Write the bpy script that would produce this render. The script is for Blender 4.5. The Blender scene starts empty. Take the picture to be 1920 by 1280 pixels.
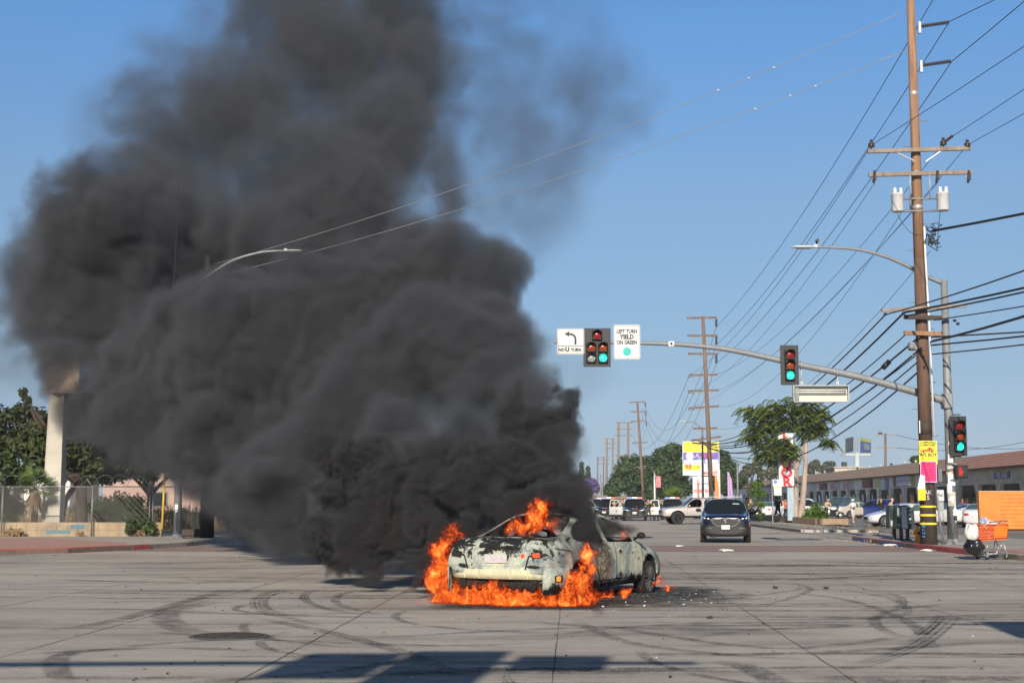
import bpy, bmesh, math, random
from mathutils import Vector, Matrix, noise as mnoise
from mathutils.bvhtree import BVHTree
R = math.radians
sc = bpy.context.scene
COL = sc.collection
# ------------------------------------------------------------------ camera
CAM_H, FPX, HORIZ = 1.6, 2667.0, 938.0
PITCH = math.atan((HORIZ - 640) / FPX)
cd = bpy.data.cameras.new('camera'); cam = bpy.data.objects.new('camera', cd); COL.objects.link(cam)
cd.sensor_width = 36; cd.lens = 36 * FPX / 1920; cd.clip_start = 0.1; cd.clip_end = 6000
cam.location = (0, 0, CAM_H); cam.rotation_euler = (R(90) + PITCH, 0, 0)
sc.camera = cam
# ------------------------------------------------------------------ sky and sun
SUN_EL, SUN_AZ_X = R(25), 0.12            # shadows run along (0.12, 1)
sdir = Vector((-SUN_AZ_X, -1, 0)).normalized() * math.cos(SUN_EL) + Vector((0, 0, math.sin(SUN_EL)))
w = bpy.data.worlds.new('World'); sc.world = w; w.use_nodes = True
wn = w.node_tree.nodes; wl = w.node_tree.links; wn.clear()
sky = wn.new('ShaderNodeTexSky'); sky.sky_type = 'NISHITA'; sky.sun_disc = False
sky.sun_elevation = SUN_EL; sky.sun_rotation = math.atan2(sdir.x, sdir.y)
sky.air_density = 1.0; sky.dust_density = 0.3; sky.ozone_density = 3.0; sky.altitude = 50
bg = wn.new('ShaderNodeBackground'); bg.inputs[1].default_value = 0.14
wo = wn.new('ShaderNodeOutputWorld')
# smoggy city sky: the haze bleaches towards the horizon instead of yellowing
wt = wn.new('ShaderNodeTexCoord'); wx = wn.new('ShaderNodeSeparateXYZ'); wl.new(wt.outputs['Generated'], wx.inputs[0])
wr = wn.new('ShaderNodeValToRGB'); wl.new(wx.outputs[2], wr.inputs[0])
SKYK = [(0.0, (.40, .50, .81)), (.014, (.40, .50, .81)), (.042, (.415, .47, .67)), (.098, (.505, .535, .625)), (.21, (.675, .73, .78)), (.327, (.62, .88, 1.06)), (.45, (.47, .64, .74)), (.75, (.31, .37, .41))]
wr.color_ramp.elements[0].position = 0; wr.color_ramp.elements[0].color = (*[c / 1.4 for c in SKYK[0][1]], 1)
wr.color_ramp.elements[1].position = SKYK[-1][0]; wr.color_ramp.elements[1].color = (*[c / 1.4 for c in SKYK[-1][1]], 1)
for p_, c_ in SKYK[1:-1]:
    e_ = wr.color_ramp.elements.new(p_); e_.color = (*[c / 1.4 for c in c_], 1)
wm = wn.new('ShaderNodeVectorMath'); wm.operation = 'MULTIPLY'; wl.new(sky.outputs[0], wm.inputs[0]); wl.new(wr.outputs[0], wm.inputs[1])
wl.new(wm.outputs[0], bg.inputs[0]); wl.new(bg.outputs[0], wo.inputs[0])
ld = bpy.data.lights.new('sun', 'SUN'); ld.energy = 5.0; ld.angle = R(0.53); ld.color = (1, 0.9, 0.77)
sun = bpy.data.objects.new('sun', ld); COL.objects.link(sun)
sun.rotation_euler = sdir.to_track_quat('Z', 'Y').to_euler()
# ------------------------------------------------------------------ render
sc.view_settings.view_transform = 'Standard'; sc.view_settings.look = 'None'
sc.view_settings.exposure = 0.3; sc.view_settings.gamma = 1
sc.cycles.use_denoising = True
sc.cycles.max_bounces = 6; sc.cycles.diffuse_bounces = 3; sc.cycles.glossy_bounces = 3
sc.cycles.transmission_bounces = 4; sc.cycles.volume_bounces = 1; sc.cycles.transparent_max_bounces = 24
sc.cycles.volume_max_steps = 768; sc.cycles.use_fast_gi = False
try: sc.cycles.volume_step_rate = 1.8
except Exception: pass
rnd = random.Random(7)
# ------------------------------------------------------------------ picture-to-place helpers
CP, SP = math.cos(PITCH), math.sin(PITCH)
def ray(px, py):
    a, b = (px - 960) / FPX, (640 - py) / FPX
    return Vector((a, CP - b * SP, SP + b * CP))
def P(px, py, Y):                         # the point seen at a pixel, at distance Y down the road
    r = ray(px, py); return Vector((0, 0, CAM_H)) + r * (Y / r.y)
def G(px, py, z=0.0):                     # the point of a level plane seen at a pixel
    r = ray(px, py); return Vector((0, 0, CAM_H)) + r * ((z - CAM_H) / r.z)
def XP(px, Y, z=0.0):                     # stand something at a column of the picture, distance Y
    return Vector(((px - 960) / FPX * Y * (CP + (z - CAM_H) / Y * SP), Y, z))
ROAD = 0.043                              # the street's drift to the right per metre
# ------------------------------------------------------------------ materials
def nm(name):
    m = bpy.data.materials.new(name); m.use_nodes = True
    t = m.node_tree; return m, t.nodes, t.links, t.nodes['Principled BSDF']
def mat(name, col, rough=0.6, metal=0.0, var=0.12, scale=6.0, bump=0.0, bscale=40.0, emit=0.0, coat=0.0, col2=None, stretch=None, spec=0.5):
    m, N, L, b = nm(name)
    b.inputs['Roughness'].default_value = rough; b.inputs['Metallic'].default_value = metal
    b.inputs['Specular IOR Level'].default_value = spec
    if coat: b.inputs['Coat Weight'].default_value = coat; b.inputs['Coat Roughness'].default_value = 0.05
    tc = N.new('ShaderNodeTexCoord'); src = tc.outputs['Object']
    if stretch:
        mp = N.new('ShaderNodeMapping'); mp.inputs['Scale'].default_value = stretch
        L.new(src, mp.inputs[0]); src = mp.outputs[0]
    n = N.new('ShaderNodeTexNoise'); n.inputs['Scale'].default_value = scale; n.inputs['Detail'].default_value = 5
    n.inputs['Roughness'].default_value = 0.65
    L.new(src, n.inputs['Vector'])
    r = N.new('ShaderNodeValToRGB'); L.new(n.outputs[0], r.inputs[0])
    c2 = col2 or tuple(min(1, c * (1 + var)) for c in col[:3])
    c1 = col[:3] if col2 else tuple(c * (1 - var) for c in col[:3])
    r.color_ramp.elements[0].color = (*c1, 1); r.color_ramp.elements[1].color = (*c2, 1)
    r.color_ramp.elements[0].position = 0.32; r.color_ramp.elements[1].position = 0.68
    L.new(r.outputs[0], b.inputs['Base Color'])
    if emit:
        L.new(r.outputs[0], b.inputs['Emission Color']); b.inputs['Emission Strength'].default_value = emit
    if bump:
        n2 = N.new('ShaderNodeTexNoise'); n2.inputs['Scale'].default_value = bscale; n2.inputs['Detail'].default_value = 4
        L.new(src, n2.inputs['Vector'])
        bp = N.new('ShaderNodeBump'); bp.inputs['Strength'].default_value = bump; bp.inputs['Distance'].default_value = 0.02
        L.new(n2.outputs[0], bp.inputs['Height']); L.new(bp.outputs[0], b.inputs['Normal'])
    return m
class NT:                                 # small shader-graph helper
    def __init__(s, tree): s.t = tree; s.N = tree.nodes; s.L = tree.links
    def new(s, ty, **kw):
        n = s.N.new(ty)
        for k, v in kw.items(): setattr(n, k, v)
        return n
    def put(s, sock, v):
        if v is None: return
        if hasattr(v, 'links') or isinstance(v, bpy.types.NodeSocket): s.L.new(v, sock)
        else: sock.default_value = v
    def m(s, op, a, b=None, c=None, clamp=False):
        n = s.new('ShaderNodeMath', operation=op); n.use_clamp = clamp
        s.put(n.inputs[0], a); s.put(n.inputs[1], b)
        if c is not None: s.put(n.inputs[2], c)
        return n.outputs[0]
    def v(s, op, a, b=None, sc_=None):
        n = s.new('ShaderNodeVectorMath', operation=op)
        s.put(n.inputs[0], a)
        if b is not None: s.put(n.inputs[1], b)
        if sc_ is not None: s.put(n.inputs[3], sc_)
        return n.outputs['Value'] if op in ('LENGTH', 'DISTANCE', 'DOT_PRODUCT') else n.outputs[0]
    def noise(s, vec, scale, detail=4, rough=0.6, dist=0.0, color=False, ntype='FBM'):
        n = s.new('ShaderNodeTexNoise'); n.noise_type = ntype
        s.put(n.inputs['Vector'], vec); n.inputs['Scale'].default_value = scale; n.inputs['Detail'].default_value = detail
        n.inputs['Roughness'].default_value = rough; n.inputs['Distortion'].default_value = dist
        return n.outputs['Color'] if color else n.outputs[0]
    def step(s, x, lo, hi, a=0.0, b=1.0, smooth=True):
        n = s.new('ShaderNodeMapRange'); n.interpolation_type = 'SMOOTHSTEP' if smooth else 'LINEAR'; n.clamp = True
        s.put(n.inputs[0], x)
        for i, v in enumerate((lo, hi, a, b)): s.put(n.inputs[i + 1], v)
        return n.outputs[0]
    def mix(s, f, a, b):
        n = s.new('ShaderNodeMix'); n.data_type = 'RGBA'
        s.put(n.inputs[0], f); s.put(n.inputs[6], a if hasattr(a, 'links') else (*a, 1)); s.put(n.inputs[7], b if hasattr(b, 'links') else (*b, 1))
        return n.outputs[2]
# ------------------------------------------------------------------ objects
def tag(o, label=None, cat=None, group=None, kind=None):
    if label: o['label'] = label
    if cat: o['category'] = cat
    if group: o['group'] = group
    if kind: o['kind'] = kind
    return o
def thing(name, label, cat, loc=(0, 0, 0), rz=0.0, group=None, parent=None):
    o = bpy.data.objects.new(name, None); COL.objects.link(o); o.empty_display_size = 0.2
    o.location = loc; o.rotation_euler = (0, 0, rz)
    tag(o, label, cat, group); return o
def kids(o): return [c for c in bpy.data.objects if c.parent == o]
def copy_tree(o, parent=None, label=None, group=None):
    c = o.copy(); COL.objects.link(c); c.parent = parent
    if label: c['label'] = label
    if group: c['group'] = group
    for ch in kids(o): copy_tree(ch, c)
    return c
def link(name, me, m, parent=None, smooth=None):
    o = bpy.data.objects.new(name, me); COL.objects.link(o)
    if m is not None:
        for x in (m if isinstance(m, (list, tuple)) else [m]): me.materials.append(x)
    if parent is not None: o.parent = parent
    return o
class MB:
    def __init__(s): s.v = []; s.f = []; s.sm = []; s.mi = []; s.cur = 0
    def add(s, vs, fs, smooth=False):
        o = len(s.v); s.v += [tuple(x) for x in vs]
        for f in fs: s.f.append([i + o for i in f]); s.sm.append(smooth); s.mi.append(s.cur)
        return s
    def box(s, c, d, rz=0.0, M=None):
        x, y, z = d[0] / 2, d[1] / 2, d[2] / 2
        vs = [Vector((a * x, b * y, e * z)) for e in (-1, 1) for b in (-1, 1) for a in (-1, 1)]
        M = M or Matrix.Rotation(rz, 3, 'Z')
        vs = [M @ q + Vector(c) for q in vs]
        return s.add(vs, [(0, 2, 3, 1), (4, 5, 7, 6), (0, 1, 5, 4), (2, 6, 7, 3), (0, 4, 6, 2), (1, 3, 7, 5)])
    def bbox(s, c, d, b=0.01, rz=0.0, M=None):      # box with chamfered edges
        x, y, z = d[0] / 2, d[1] / 2, d[2] / 2; b = min(b, x * .9, y * .9, z * .9)
        bm = bmesh.new(); bmesh.ops.create_cube(bm, size=1)
        for q in bm.verts: q.co = Vector((q.co.x * d[0], q.co.y * d[1], q.co.z * d[2]))
        bmesh.ops.bevel(bm, geom=bm.edges[:], offset=b, segments=1, affect='EDGES')
        M = M or Matrix.Rotation(rz, 3, 'Z')
        bm.verts.index_update()
        s.add([M @ q.co + Vector(c) for q in bm.verts], [[q.index for q in f.verts] for f in bm.faces]); bm.free(); return s
    def bar(s, a, b, w, h=None):                    # rectangular bar from a to b
        a, b = Vector(a), Vector(b); d = b - a; h = h or w
        q = d.to_track_quat('Z', 'Y').to_matrix()
        return s.box((a + b) / 2, (w, h, d.length), M=q)
    def tube(s, pts, r, n=8, cap=True, smooth=True):
        pts = [Vector(p) for p in pts]; rs = r if isinstance(r, (list, tuple)) else [r] * len(pts)
        vs = []; prev = None
        for i, p in enumerate(pts):
            d = (pts[min(i + 1, len(pts) - 1)] - pts[max(i - 1, 0)]).normalized()
            if prev is None:
                u = d.orthogonal().normalized()
            else:
                u = prev - d * prev.dot(d)
                u = u.normalized() if u.length > 1e-6 else d.orthogonal().normalized()
            prev = u; w_ = d.cross(u)
            vs += [p + (u * math.cos(2 * math.pi * k / n) + w_ * math.sin(2 * math.pi * k / n)) * rs[i] for k in range(n)]
        fs = [(i * n + k, i * n + (k + 1) % n, (i + 1) * n + (k + 1) % n, (i + 1) * n + k) for i in range(len(pts) - 1) for k in range(n)]
        s.add(vs, fs, smooth)
        if cap:
            o = len(s.v) - len(vs)
            s.f.append([o + k for k in reversed(range(n))]); s.sm.append(False); s.mi.append(s.cur)
            e = o + (len(pts) - 1) * n; s.f.append([e + k for k in range(n)]); s.sm.append(False); s.mi.append(s.cur)
        return s
    def cyl(s, a, b, r0, r1=None, n=12): return s.tube([a, b], [r0, r0 if r1 is None else r1], n)
    def lathe(s, c, prof, n=16, axis='Z', smooth=True, M=None):      # prof [(r,h)]
        vs = []
        for (r, h) in prof:
            for k in range(n):
                a = 2 * math.pi * k / n; x, y = r * math.cos(a), r * math.sin(a)
                q = Vector((x, y, h)) if axis == 'Z' else (Vector((h, x, y)) if axis == 'X' else Vector((y, h, x)))
                vs.append((M @ q if M else q) + Vector(c))
        m = len(prof)
        s.add(vs, [(i * n + k, i * n + (k + 1) % n, (i + 1) * n + (k + 1) % n, (i + 1) * n + k) for i in range(m - 1) for k in range(n)], smooth)
        return s
    def sphere(s, c, r, n=12, m=8, sc_=(1, 1, 1)):
        prof = [(max(1e-4, math.sin(math.pi * i / m)) , -math.cos(math.pi * i / m)) for i in range(m + 1)]
        vs = [];
        for (a, h) in prof:
            for k in range(n):
                t = 2 * math.pi * k / n
                vs.append((c[0] + r * sc_[0] * a * math.cos(t), c[1] + r * sc_[1] * a * math.sin(t), c[2] + r * sc_[2] * h))
        return s.add(vs, [(i * n + k, i * n + (k + 1) % n, (i + 1) * n + (k + 1) % n, (i + 1) * n + k) for i in range(m) for k in range(n)], True)
    def prism(s, poly, h0, h1, M=None):             # polygon in xy extruded from h0 to h1, M places it
        n = len(poly); vs = [Vector((x, y, h0)) for x, y in poly] + [Vector((x, y, h1)) for x, y in poly]
        if M: vs = [M @ q for q in vs]
        fs = [list(reversed(range(n))), [n + k for k in range(n)]] + [(k, (k + 1) % n, n + (k + 1) % n, n + k) for k in range(n)]
        return s.add(vs, fs)
    def quad(s, a, b, c, d): return s.add([a, b, c, d], [(0, 1, 2, 3)])
    def tri_soup(s, vs, fs, smooth=False): return s.add(vs, fs, smooth)
    def build(s, name, m, parent=None, loc=None):
        me = bpy.data.meshes.new(name); me.from_pydata(s.v, [], s.f)
        o = link(name, me, m, parent)
        me.polygons.foreach_set('use_smooth', s.sm); me.polygons.foreach_set('material_index', s.mi)
        me.update()
        if loc is not None: o.location = loc
        return o
def text_mesh(txt, size, M, ext=0.004, align='CENTER', spacing=1.0, bold=0.0, sx=1.0):
    """returns (verts, faces) of lettering laid in its own xy plane then placed with M (4x4)"""
    cu = bpy.data.curves.new('t', 'FONT'); cu.body = txt; cu.size = size; cu.align_x = align; cu.align_y = 'CENTER'
    cu.space_character = spacing; cu.offset = bold; cu.extrude = ext; cu.resolution_u = 2; cu.space_line = 0.85
    o = bpy.data.objects.new('t', cu); COL.objects.link(o)
    dg = bpy.context.evaluated_depsgraph_get(); me = bpy.data.meshes.new_from_object(o.evaluated_get(dg))
    S = Matrix.Diagonal((sx, 1, 1, 1))
    vs = [M @ (S @ v.co) for v in me.vertices]; fs = [list(p.vertices) for p in me.polygons]
    bpy.data.objects.remove(o); bpy.data.curves.remove(cu); bpy.data.meshes.remove(me)
    return vs, fs
def T(loc, rz=0.0): return Matrix.Translation(Vector(loc)) @ Matrix.Rotation(rz, 4, 'Z') @ Matrix.Rotation(R(90), 4, 'X')   # upright board facing -y at rz=0
# ------------------------------------------------------------------ ground, road, pavements
def road_material(name, base, dark, warm=1.0, fine=90, smear=1.0, rough=0.85):
    m, N, L, b = nm(name); g = NT(m.node_tree)
    tc = g.new('ShaderNodeTexCoord').outputs['Object']
    mp = g.new('ShaderNodeMapping'); mp.inputs['Scale'].default_value = (0.10, 0.55, 1); g.put(mp.inputs[0], tc)
    big = g.noise(tc, 0.16, 5, 0.6); streak = g.noise(mp.outputs[0], 1.3, 6, 0.62, 0.8); mid = g.noise(tc, 2.2, 5, 0.7); fn = g.noise(tc, fine, 2, 0.6)
    sp = g.new('ShaderNodeTexVoronoi'); sp.inputs['Scale'].default_value = 260; g.put(sp.inputs['Vector'], tc)
    k = g.m('ADD', g.m('MULTIPLY', g.step(big, 0.40, 0.62), 0.38 * smear), g.m('MULTIPLY', g.step(streak, 0.47, 0.66), 0.62 * smear))
    k = g.m('ADD', k, g.m('ADD', g.m('MULTIPLY', g.m('SUBTRACT', mid, 0.5), 0.75), g.m('MULTIPLY', g.m('SUBTRACT', g.noise(tc, 14, 4, 0.75), 0.5), 0.9)))
    c = g.mix(g.m('MULTIPLY', k, 1.0, clamp=True), base, dark)
    c2 = g.mix(g.m('MULTIPLY', g.step(fn, 0.35, 0.7), 0.5), c, tuple(x * 1.35 for x in base))
    c3 = g.mix(g.m('MULTIPLY', g.step(sp.outputs['Color'], 0.72, 0.9), 0.4), c2, tuple(x * 0.45 for x in base))
    L.new(c3, b.inputs['Base Color']); b.inputs['Roughness'].default_value = rough; b.inputs['Specular IOR Level'].default_value = 0.35
    bp = g.new('ShaderNodeBump'); bp.inputs['Strength'].default_value = 0.8; bp.inputs['Distance'].default_value = 0.008
    g.put(bp.inputs['Height'], g.m('ADD', fn, mid)); L.new(bp.outputs[0], b.inputs['Normal'])
    return m
M_ROAD = road_material('worn_concrete_road', (0.40, 0.363, 0.322), (0.115, 0.106, 0.097))
M_LOT = road_material('lot_asphalt', (0.19, 0.18, 0.17), (0.12, 0.115, 0.11), smear=0.7)
M_WALK = road_material('sidewalk_concrete', (0.37, 0.335, 0.29), (0.23, 0.21, 0.185), smear=0.6)
M_PINK = road_material('pink_sidewalk', (0.40, 0.235, 0.195), (0.27, 0.17, 0.145), smear=0.6)
M_XWALK = road_material('brick_crosswalk', (0.27, 0.185, 0.165), (0.15, 0.12, 0.115))
M_DIRT = road_material('dry_earth', (0.27, 0.225, 0.165), (0.17, 0.14, 0.10), smear=0.7)
M_KERB = mat('kerb_concrete', (0.30, 0.275, 0.24), 0.9, scale=3, var=0.3, bump=0.3)
M_REDK = mat('red_kerb_paint', (0.30, 0.035, 0.035), 0.75, scale=2.5, col2=(0.40, 0.10, 0.085), bump=0.2)
def sheet(name, poly, z, m, kind='structure'):
    b = MB(); b.add([(x, y, z) for x, y in poly], [tuple(range(len(poly)))])
    if name == 'sidewalk': n = len(poly); b.add([(x, y, k) for k in (z - .001, -.03) for x, y in poly], [(i, (i + 1) % n, n + (i + 1) % n, n + i) for i in range(n)])
    o = b.build(name, m); tag(o, kind=kind); return o
sheet('ground', [(-2500, -200), (2500, -200), (2500, 4500), (-2500, 4500)], -0.05, M_DIRT)
rx = lambda X, Y: X + ROAD * (Y - 45)
sheet('road', [(-90, -60), (90, -60), (90, 62), (rx(30, 62), 62), (rx(14, 700), 700), (rx(-12, 700), 700), (-11.5, 62), (-90, 62)], 0.0, M_ROAD)
sheet('crosswalk', [(-13.5, 46.6), (-12, 45.6), (14.2, 45.0), (14.2, 51.4), (-11.8, 51.6)], 0.004, M_XWALK)
def strip_prism(b, pts, w, z0, z1, side=1):
    """a kerb: closed band of width w on one side of a polyline"""
    n = len(pts); P2 = [Vector((p[0], p[1], 0)) for p in pts]; out = []
    for i, p in enumerate(P2):
        d = (P2[min(i + 1, n - 1)] - P2[max(i - 1, 0)]).normalized(); out.append(p + Vector((-d.y, d.x, 0)) * w * side)
    vs = []
    for p, q in zip(P2, out):
        vs += [(p.x, p.y, z0), (p.x, p.y, z1 - 0.02), (p.x + (q.x - p.x) * 0.12, p.y + (q.y - p.y) * 0.12, z1), (q.x, q.y, z1), (q.x, q.y, z0)]
    fs = []
    for i in range(n - 1):
        for k in range(5):
            a, c = i * 5 + k, i * 5 + (k + 1) % 5; fs.append((a, c, c + 5, a + 5))
    fs += [(0, 1, 2, 3, 4), tuple(5 * (n - 1) + k for k in (4, 3, 2, 1, 0))]
    b.add(vs, fs); return b
def arc(cx, cy, r, a0, a1, n=10): return [(cx + r * math.cos(R(a0 + (a1 - a0) * i / n)), cy + r * math.sin(R(a0 + (a1 - a0) * i / n))) for i in range(n + 1)]
# right corner: kerb comes along the cross street, turns, runs up the road
KR = [(60, 33.2), (22, 33.4)] + arc(20.0, 39.8, 6.4, -80, -180, 12) + [(13.55, 44), (13.5, 48), (13.6, 54), (13.75, 58.0)]
sheet('sidewalk', KR + [(15.5, 61.5), (19.2, 61.5), (19.5, 47), (60, 46.5)], 0.15, M_WALK)
sheet('sidewalk', [(60, 33.6), (22, 33.8)] + arc(20.0, 39.8, 6.0, -80, -180, 10) + [(14.0, 43.4), (60, 43.0)], 0.154, M_PINK)
b = MB(); strip_prism(b, KR[:15], 0.16, 0, 0.162, -1); tag(b.build('kerb', M_KERB), kind='structure')
b = MB(); strip_prism(b, [(13.55, 42.6), (13.52, 44), (13.5, 48), (13.6, 54), (13.75, 58.0)], 0.17, 0, 0.166, -1); tag(b.build('kerb', M_REDK), kind='structure')
for y0_, y1_, m_ in ((49.5, 52.8, mat('kerb_tag_blue', (.06, .12, .3), .8, scale=9, var=.6)), (55.2, 56.4, mat('kerb_tag_blue', (.06, .12, .3), .8, scale=9, var=.6)), (54.2, 54.9, M_KERB)):
    b = MB(); b.box((13.528 + .02 * (y0_ > 54), (y0_ + y1_) / 2, .085), (.03, y1_ - y0_, .10)); tag(b.build('kerb_paint_mark', m_), kind='structure')
# driveway apron and the pavement beyond it
sheet('driveway', [(13.8, 58.0), (14.45, 72.5), (19.6, 74), (19.3, 60)], 0.012, M_WALK)
KF = [(14.5, 72.0), (14.55, 74), (14.7, 80), (15.1, 92), (15.6, 105), (17.2, 140), (20.5, 220), (26, 350)]
sheet('sidewalk', KF + [(30.5, 350), (24.8, 220), (21, 140), (19.3, 105), (18.6, 86), (18.4, 72)], 0.15, M_WALK)
b = MB(); strip_prism(b, KF, 0.17, 0, 0.162, -1); tag(b.build('kerb', M_KERB), kind='structure')
b = MB(); b.add([(13.8, 58, 0.01), (15.5, 61.5, 0.01), (15.5, 61.5, .15), (14.0, 58.2, .15)], [(0, 1, 2, 3)]); tag(b.build('kerb_ramp', M_WALK), kind='structure')
sheet('parking_lot', [(19.3, 47), (90, 46.5), (90, 330), (33, 330), (24.8, 220), (21, 140), (19.4, 105), (18.7, 86), (18.4, 74), (19.2, 61.5)], 0.03, M_LOT)
# left corner
KL = [(-10.2, 200), (-10.6, 120), (-10.9, 80), (-11.0, 66), (-11.1, 56), (-11.4, 50.5), (-12.3, 46.8), (-13.6, 44), (-16, 42.0), (-20, 40.9), (-60, 40.0)]
sheet('sidewalk', [(x - 0.02, y) for x, y in KL] + [(-60, 58.4), (-19.5, 58.4), (-13.6, 62), (-13.3, 80), (-13.0, 200)], 0.15, M_WALK)
sheet('sidewalk', [(-12.6, 46.9), (-13.7, 44.3), (-16.1, 42.3), (-20, 41.2), (-60, 40.3), (-60, 55.8), (-18, 55.6), (-13.4, 50)], 0.154, M_PINK)
b = MB(); strip_prism(b, KL, 0.16, 0, 0.162, -1); tag(b.build('kerb', M_KERB), kind='structure')
b = MB(); strip_prism(b, [(-12.0, 47.7), (-12.3, 46.8), (-13.6, 44), (-16, 42.0), (-20, 40.9), (-26, 40.72)], 0.17, 0, 0.166, -1); tag(b.build('kerb', M_REDK), kind='structure')
sheet('vacant_lot', [(-60, 58.4), (-19.5, 58.4), (-13.6, 62), (-13.3, 80), (-13.0, 200), (-90, 200)], 0.10, road_material('old_lot', (0.30, 0.27, 0.23), (0.17, 0.155, 0.13)))
# ---- slab joints and the tyre marks, thin sheets on the road
def spline(pts, n=10):
    out = []
    for i in range(len(pts) - 1):
        p0, p1, p2, p3 = pts[max(i - 1, 0)], pts[i], pts[i + 1], pts[min(i + 2, len(pts) - 1)]
        for k in range(n):
            t = k / n
            out.append(0.5 * ((2 * p1) + (p2 - p0) * t + (2 * p0 - 5 * p1 + 4 * p2 - p3) * t * t + (3 * p1 - p0 - 3 * p2 + p3) * t ** 3))
    return out + [pts[-1]]
def band(pts, w, z, name, m, fade=True, jag=0.0):
    me = bpy.data.meshes.new(name); vs = []; uv = []; L_ = 0
    for i, p in enumerate(pts):
        d = (pts[min(i + 1, len(pts) - 1)] - pts[max(i - 1, 0)]).normalized(); s = Vector((-d.y, d.x, 0))
        if i: L_ += (pts[i] - pts[i - 1]).length
        j = rnd.uniform(-jag, jag); wi = w * (rnd.uniform(0.5, 1.5) if jag else 1)
        for k in (-0.5, 0.5): q = p + s * (k * wi + j); vs.append((q.x, q.y, z)); uv.append((k + 0.5, L_))
    fs = [(2 * i, 2 * i + 1, 2 * i + 3, 2 * i + 2) for i in range(len(pts) - 1)]
    me.from_pydata(vs, [], fs); l = me.uv_layers.new(name='UVMap')
    for lp in me.loops: l.data[lp.index].uv = (uv[lp.vertex_index][0], uv[lp.vertex_index][1] / (max(L_, .01) if fade else 1))
    return link(name, me, m)
def skid_material(name, strength, treads, seed=0.0):
    m, N, L, b = nm(name); g = NT(m.node_tree)
    uv = g.new('ShaderNodeUVMap').outputs[0]; s = g.new('ShaderNodeSeparateXYZ'); g.put(s.inputs[0], uv)
    u, v = s.outputs[0], s.outputs[1]
    tc = g.new('ShaderNodeTexCoord').outputs['Object']
    edge = g.m('MULTIPLY', g.step(u, 0.0, 0.2), g.step(u, 1.0, 0.8)); ends = g.m('MULTIPLY', g.step(v, 0.0, 0.25), g.step(v, 1.0, 0.72))
    n = g.step(g.noise(tc, 3.0, 5, 0.7), 0.3, 0.62); n2 = g.noise(tc, 45, 2, 0.6)
    a = g.m('MULTIPLY', g.m('MULTIPLY', edge, ends), g.m('MULTIPLY', n, g.step(n2, 0.25, 0.6)))
    if treads:
        w_ = g.m('SINE', g.m('MULTIPLY', u, treads * 6.283)); a = g.m('MULTIPLY', a, g.step(w_, -0.3, 0.6, 0.35, 1.0))
    a = g.m('MULTIPLY', a, strength)
    b.inputs['Base Color'].default_value = (0.035, 0.034, 0.036, 1); b.inputs['Roughness'].default_value = 0.7
    L.new(a, b.inputs['Alpha']); return m
SK1 = skid_material('rubber_dark', 0.75, 4); SK2 = skid_material('rubber_soft', 0.68, 3); SK3 = skid_material('rubber_faint', 0.52, 0)
SKIDS = [
 ([(560,1098),(500,1112),(480,1127),(492,1145),(560,1163),(640,1185)], .22, SK2), ([(566,1102),(512,1115),(497,1128),(510,1144),(575,1162)], .12, SK3),
 ([(450,1152),(600,1182),(700,1207),(775,1230),(880,1280)], .27, SK1),
 ([(640,1101),(585,1108),(570,1122),(600,1138),(660,1149),(760,1160)], .2, SK1),
 ([(710,1102),(650,1111),(628,1125),(652,1139),(720,1153),(800,1162)], .18, SK1),
 ([(425,1125),(330,1142),(310,1160),(350,1182),(450,1195)], .5, SK3), ([(0,1195),(150,1175),(250,1155),(450,1100)], .35, SK3),
 ([(190,1212),(120,1228),(103,1245),(120,1285)], .3, SK3), ([(0,1150),(200,1142),(420,1150),(700,1158),(900,1160)], .22, SK3),
 ([(0,1112),(220,1112),(480,1118)], .3, SK3), ([(60,1085),(300,1092),(560,1090)], .35, SK3), ([(220,1180),(520,1200),(860,1210),(1060,1200)], .2, SK3),
 ([(1790,1150),(1765,1175),(1725,1205),(1660,1232),(1560,1262)], .34, SK1), ([(1768,1152),(1740,1180),(1700,1205)], .2, SK2),
 ([(1240,1132),(1385,1120),(1510,1106),(1610,1110),(1685,1128),(1700,1150),(1640,1172)], .16, SK2),
 ([(1655,1108),(1690,1122),(1684,1140),(1640,1148)], .2, SK2), ([(1380,1090),(1480,1094),(1520,1104),(1475,1124),(1400,1140)], .16, SK3),
 ([(1120,1170),(1300,1200),(1500,1215),(1750,1185)], .25, SK3), ([(1310,1238),(1385,1247),(1440,1270),(1470,1290)], .35, SK3),
 ([(1250,1155),(1500,1162),(1800,1155),(1930,1150)], .22, SK2), ([(1070,1160),(1180,1205),(1420,1232),(1640,1240)], .22, SK2),
 ([(1240,1082),(1500,1086),(1800,1070)], .5, SK3), ([(1300,1062),(1600,1060),(1930,1068)], .9, SK3), ([(1500,1052),(1700,1056),(1930,1054)], .7, SK3),
 ([(1820,1128),(1700,1140),(1640,1160),(1680,1190),(1800,1200)], .2, SK3), ([(700,1195),(1000,1180),(1250,1172)], .18, SK3),
 ([(1180,1225),(1500,1225),(1920,1200)], .3, SK3), ([(0,1230),(300,1215),(560,1225)], .25, SK3), ([(560,1270),(800,1262),(1100,1250)], .25, SK3),
 ([(950,1160),(1120,1175),(1400,1180),(1700,1172)], .3, SK3), ([(1340,1105),(1560,1120),(1700,1165),(1760,1240)], .22, SK3),
]
for i, (pts, w_, m_) in enumerate(SKIDS):
    o = band(spline([G(x, y) for x, y in pts], 14), w_, 0.006 + 0.0007 * (i % 11), 'tyre_mark', m_); tag(o, kind='structure')
q = random.Random(15)
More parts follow.
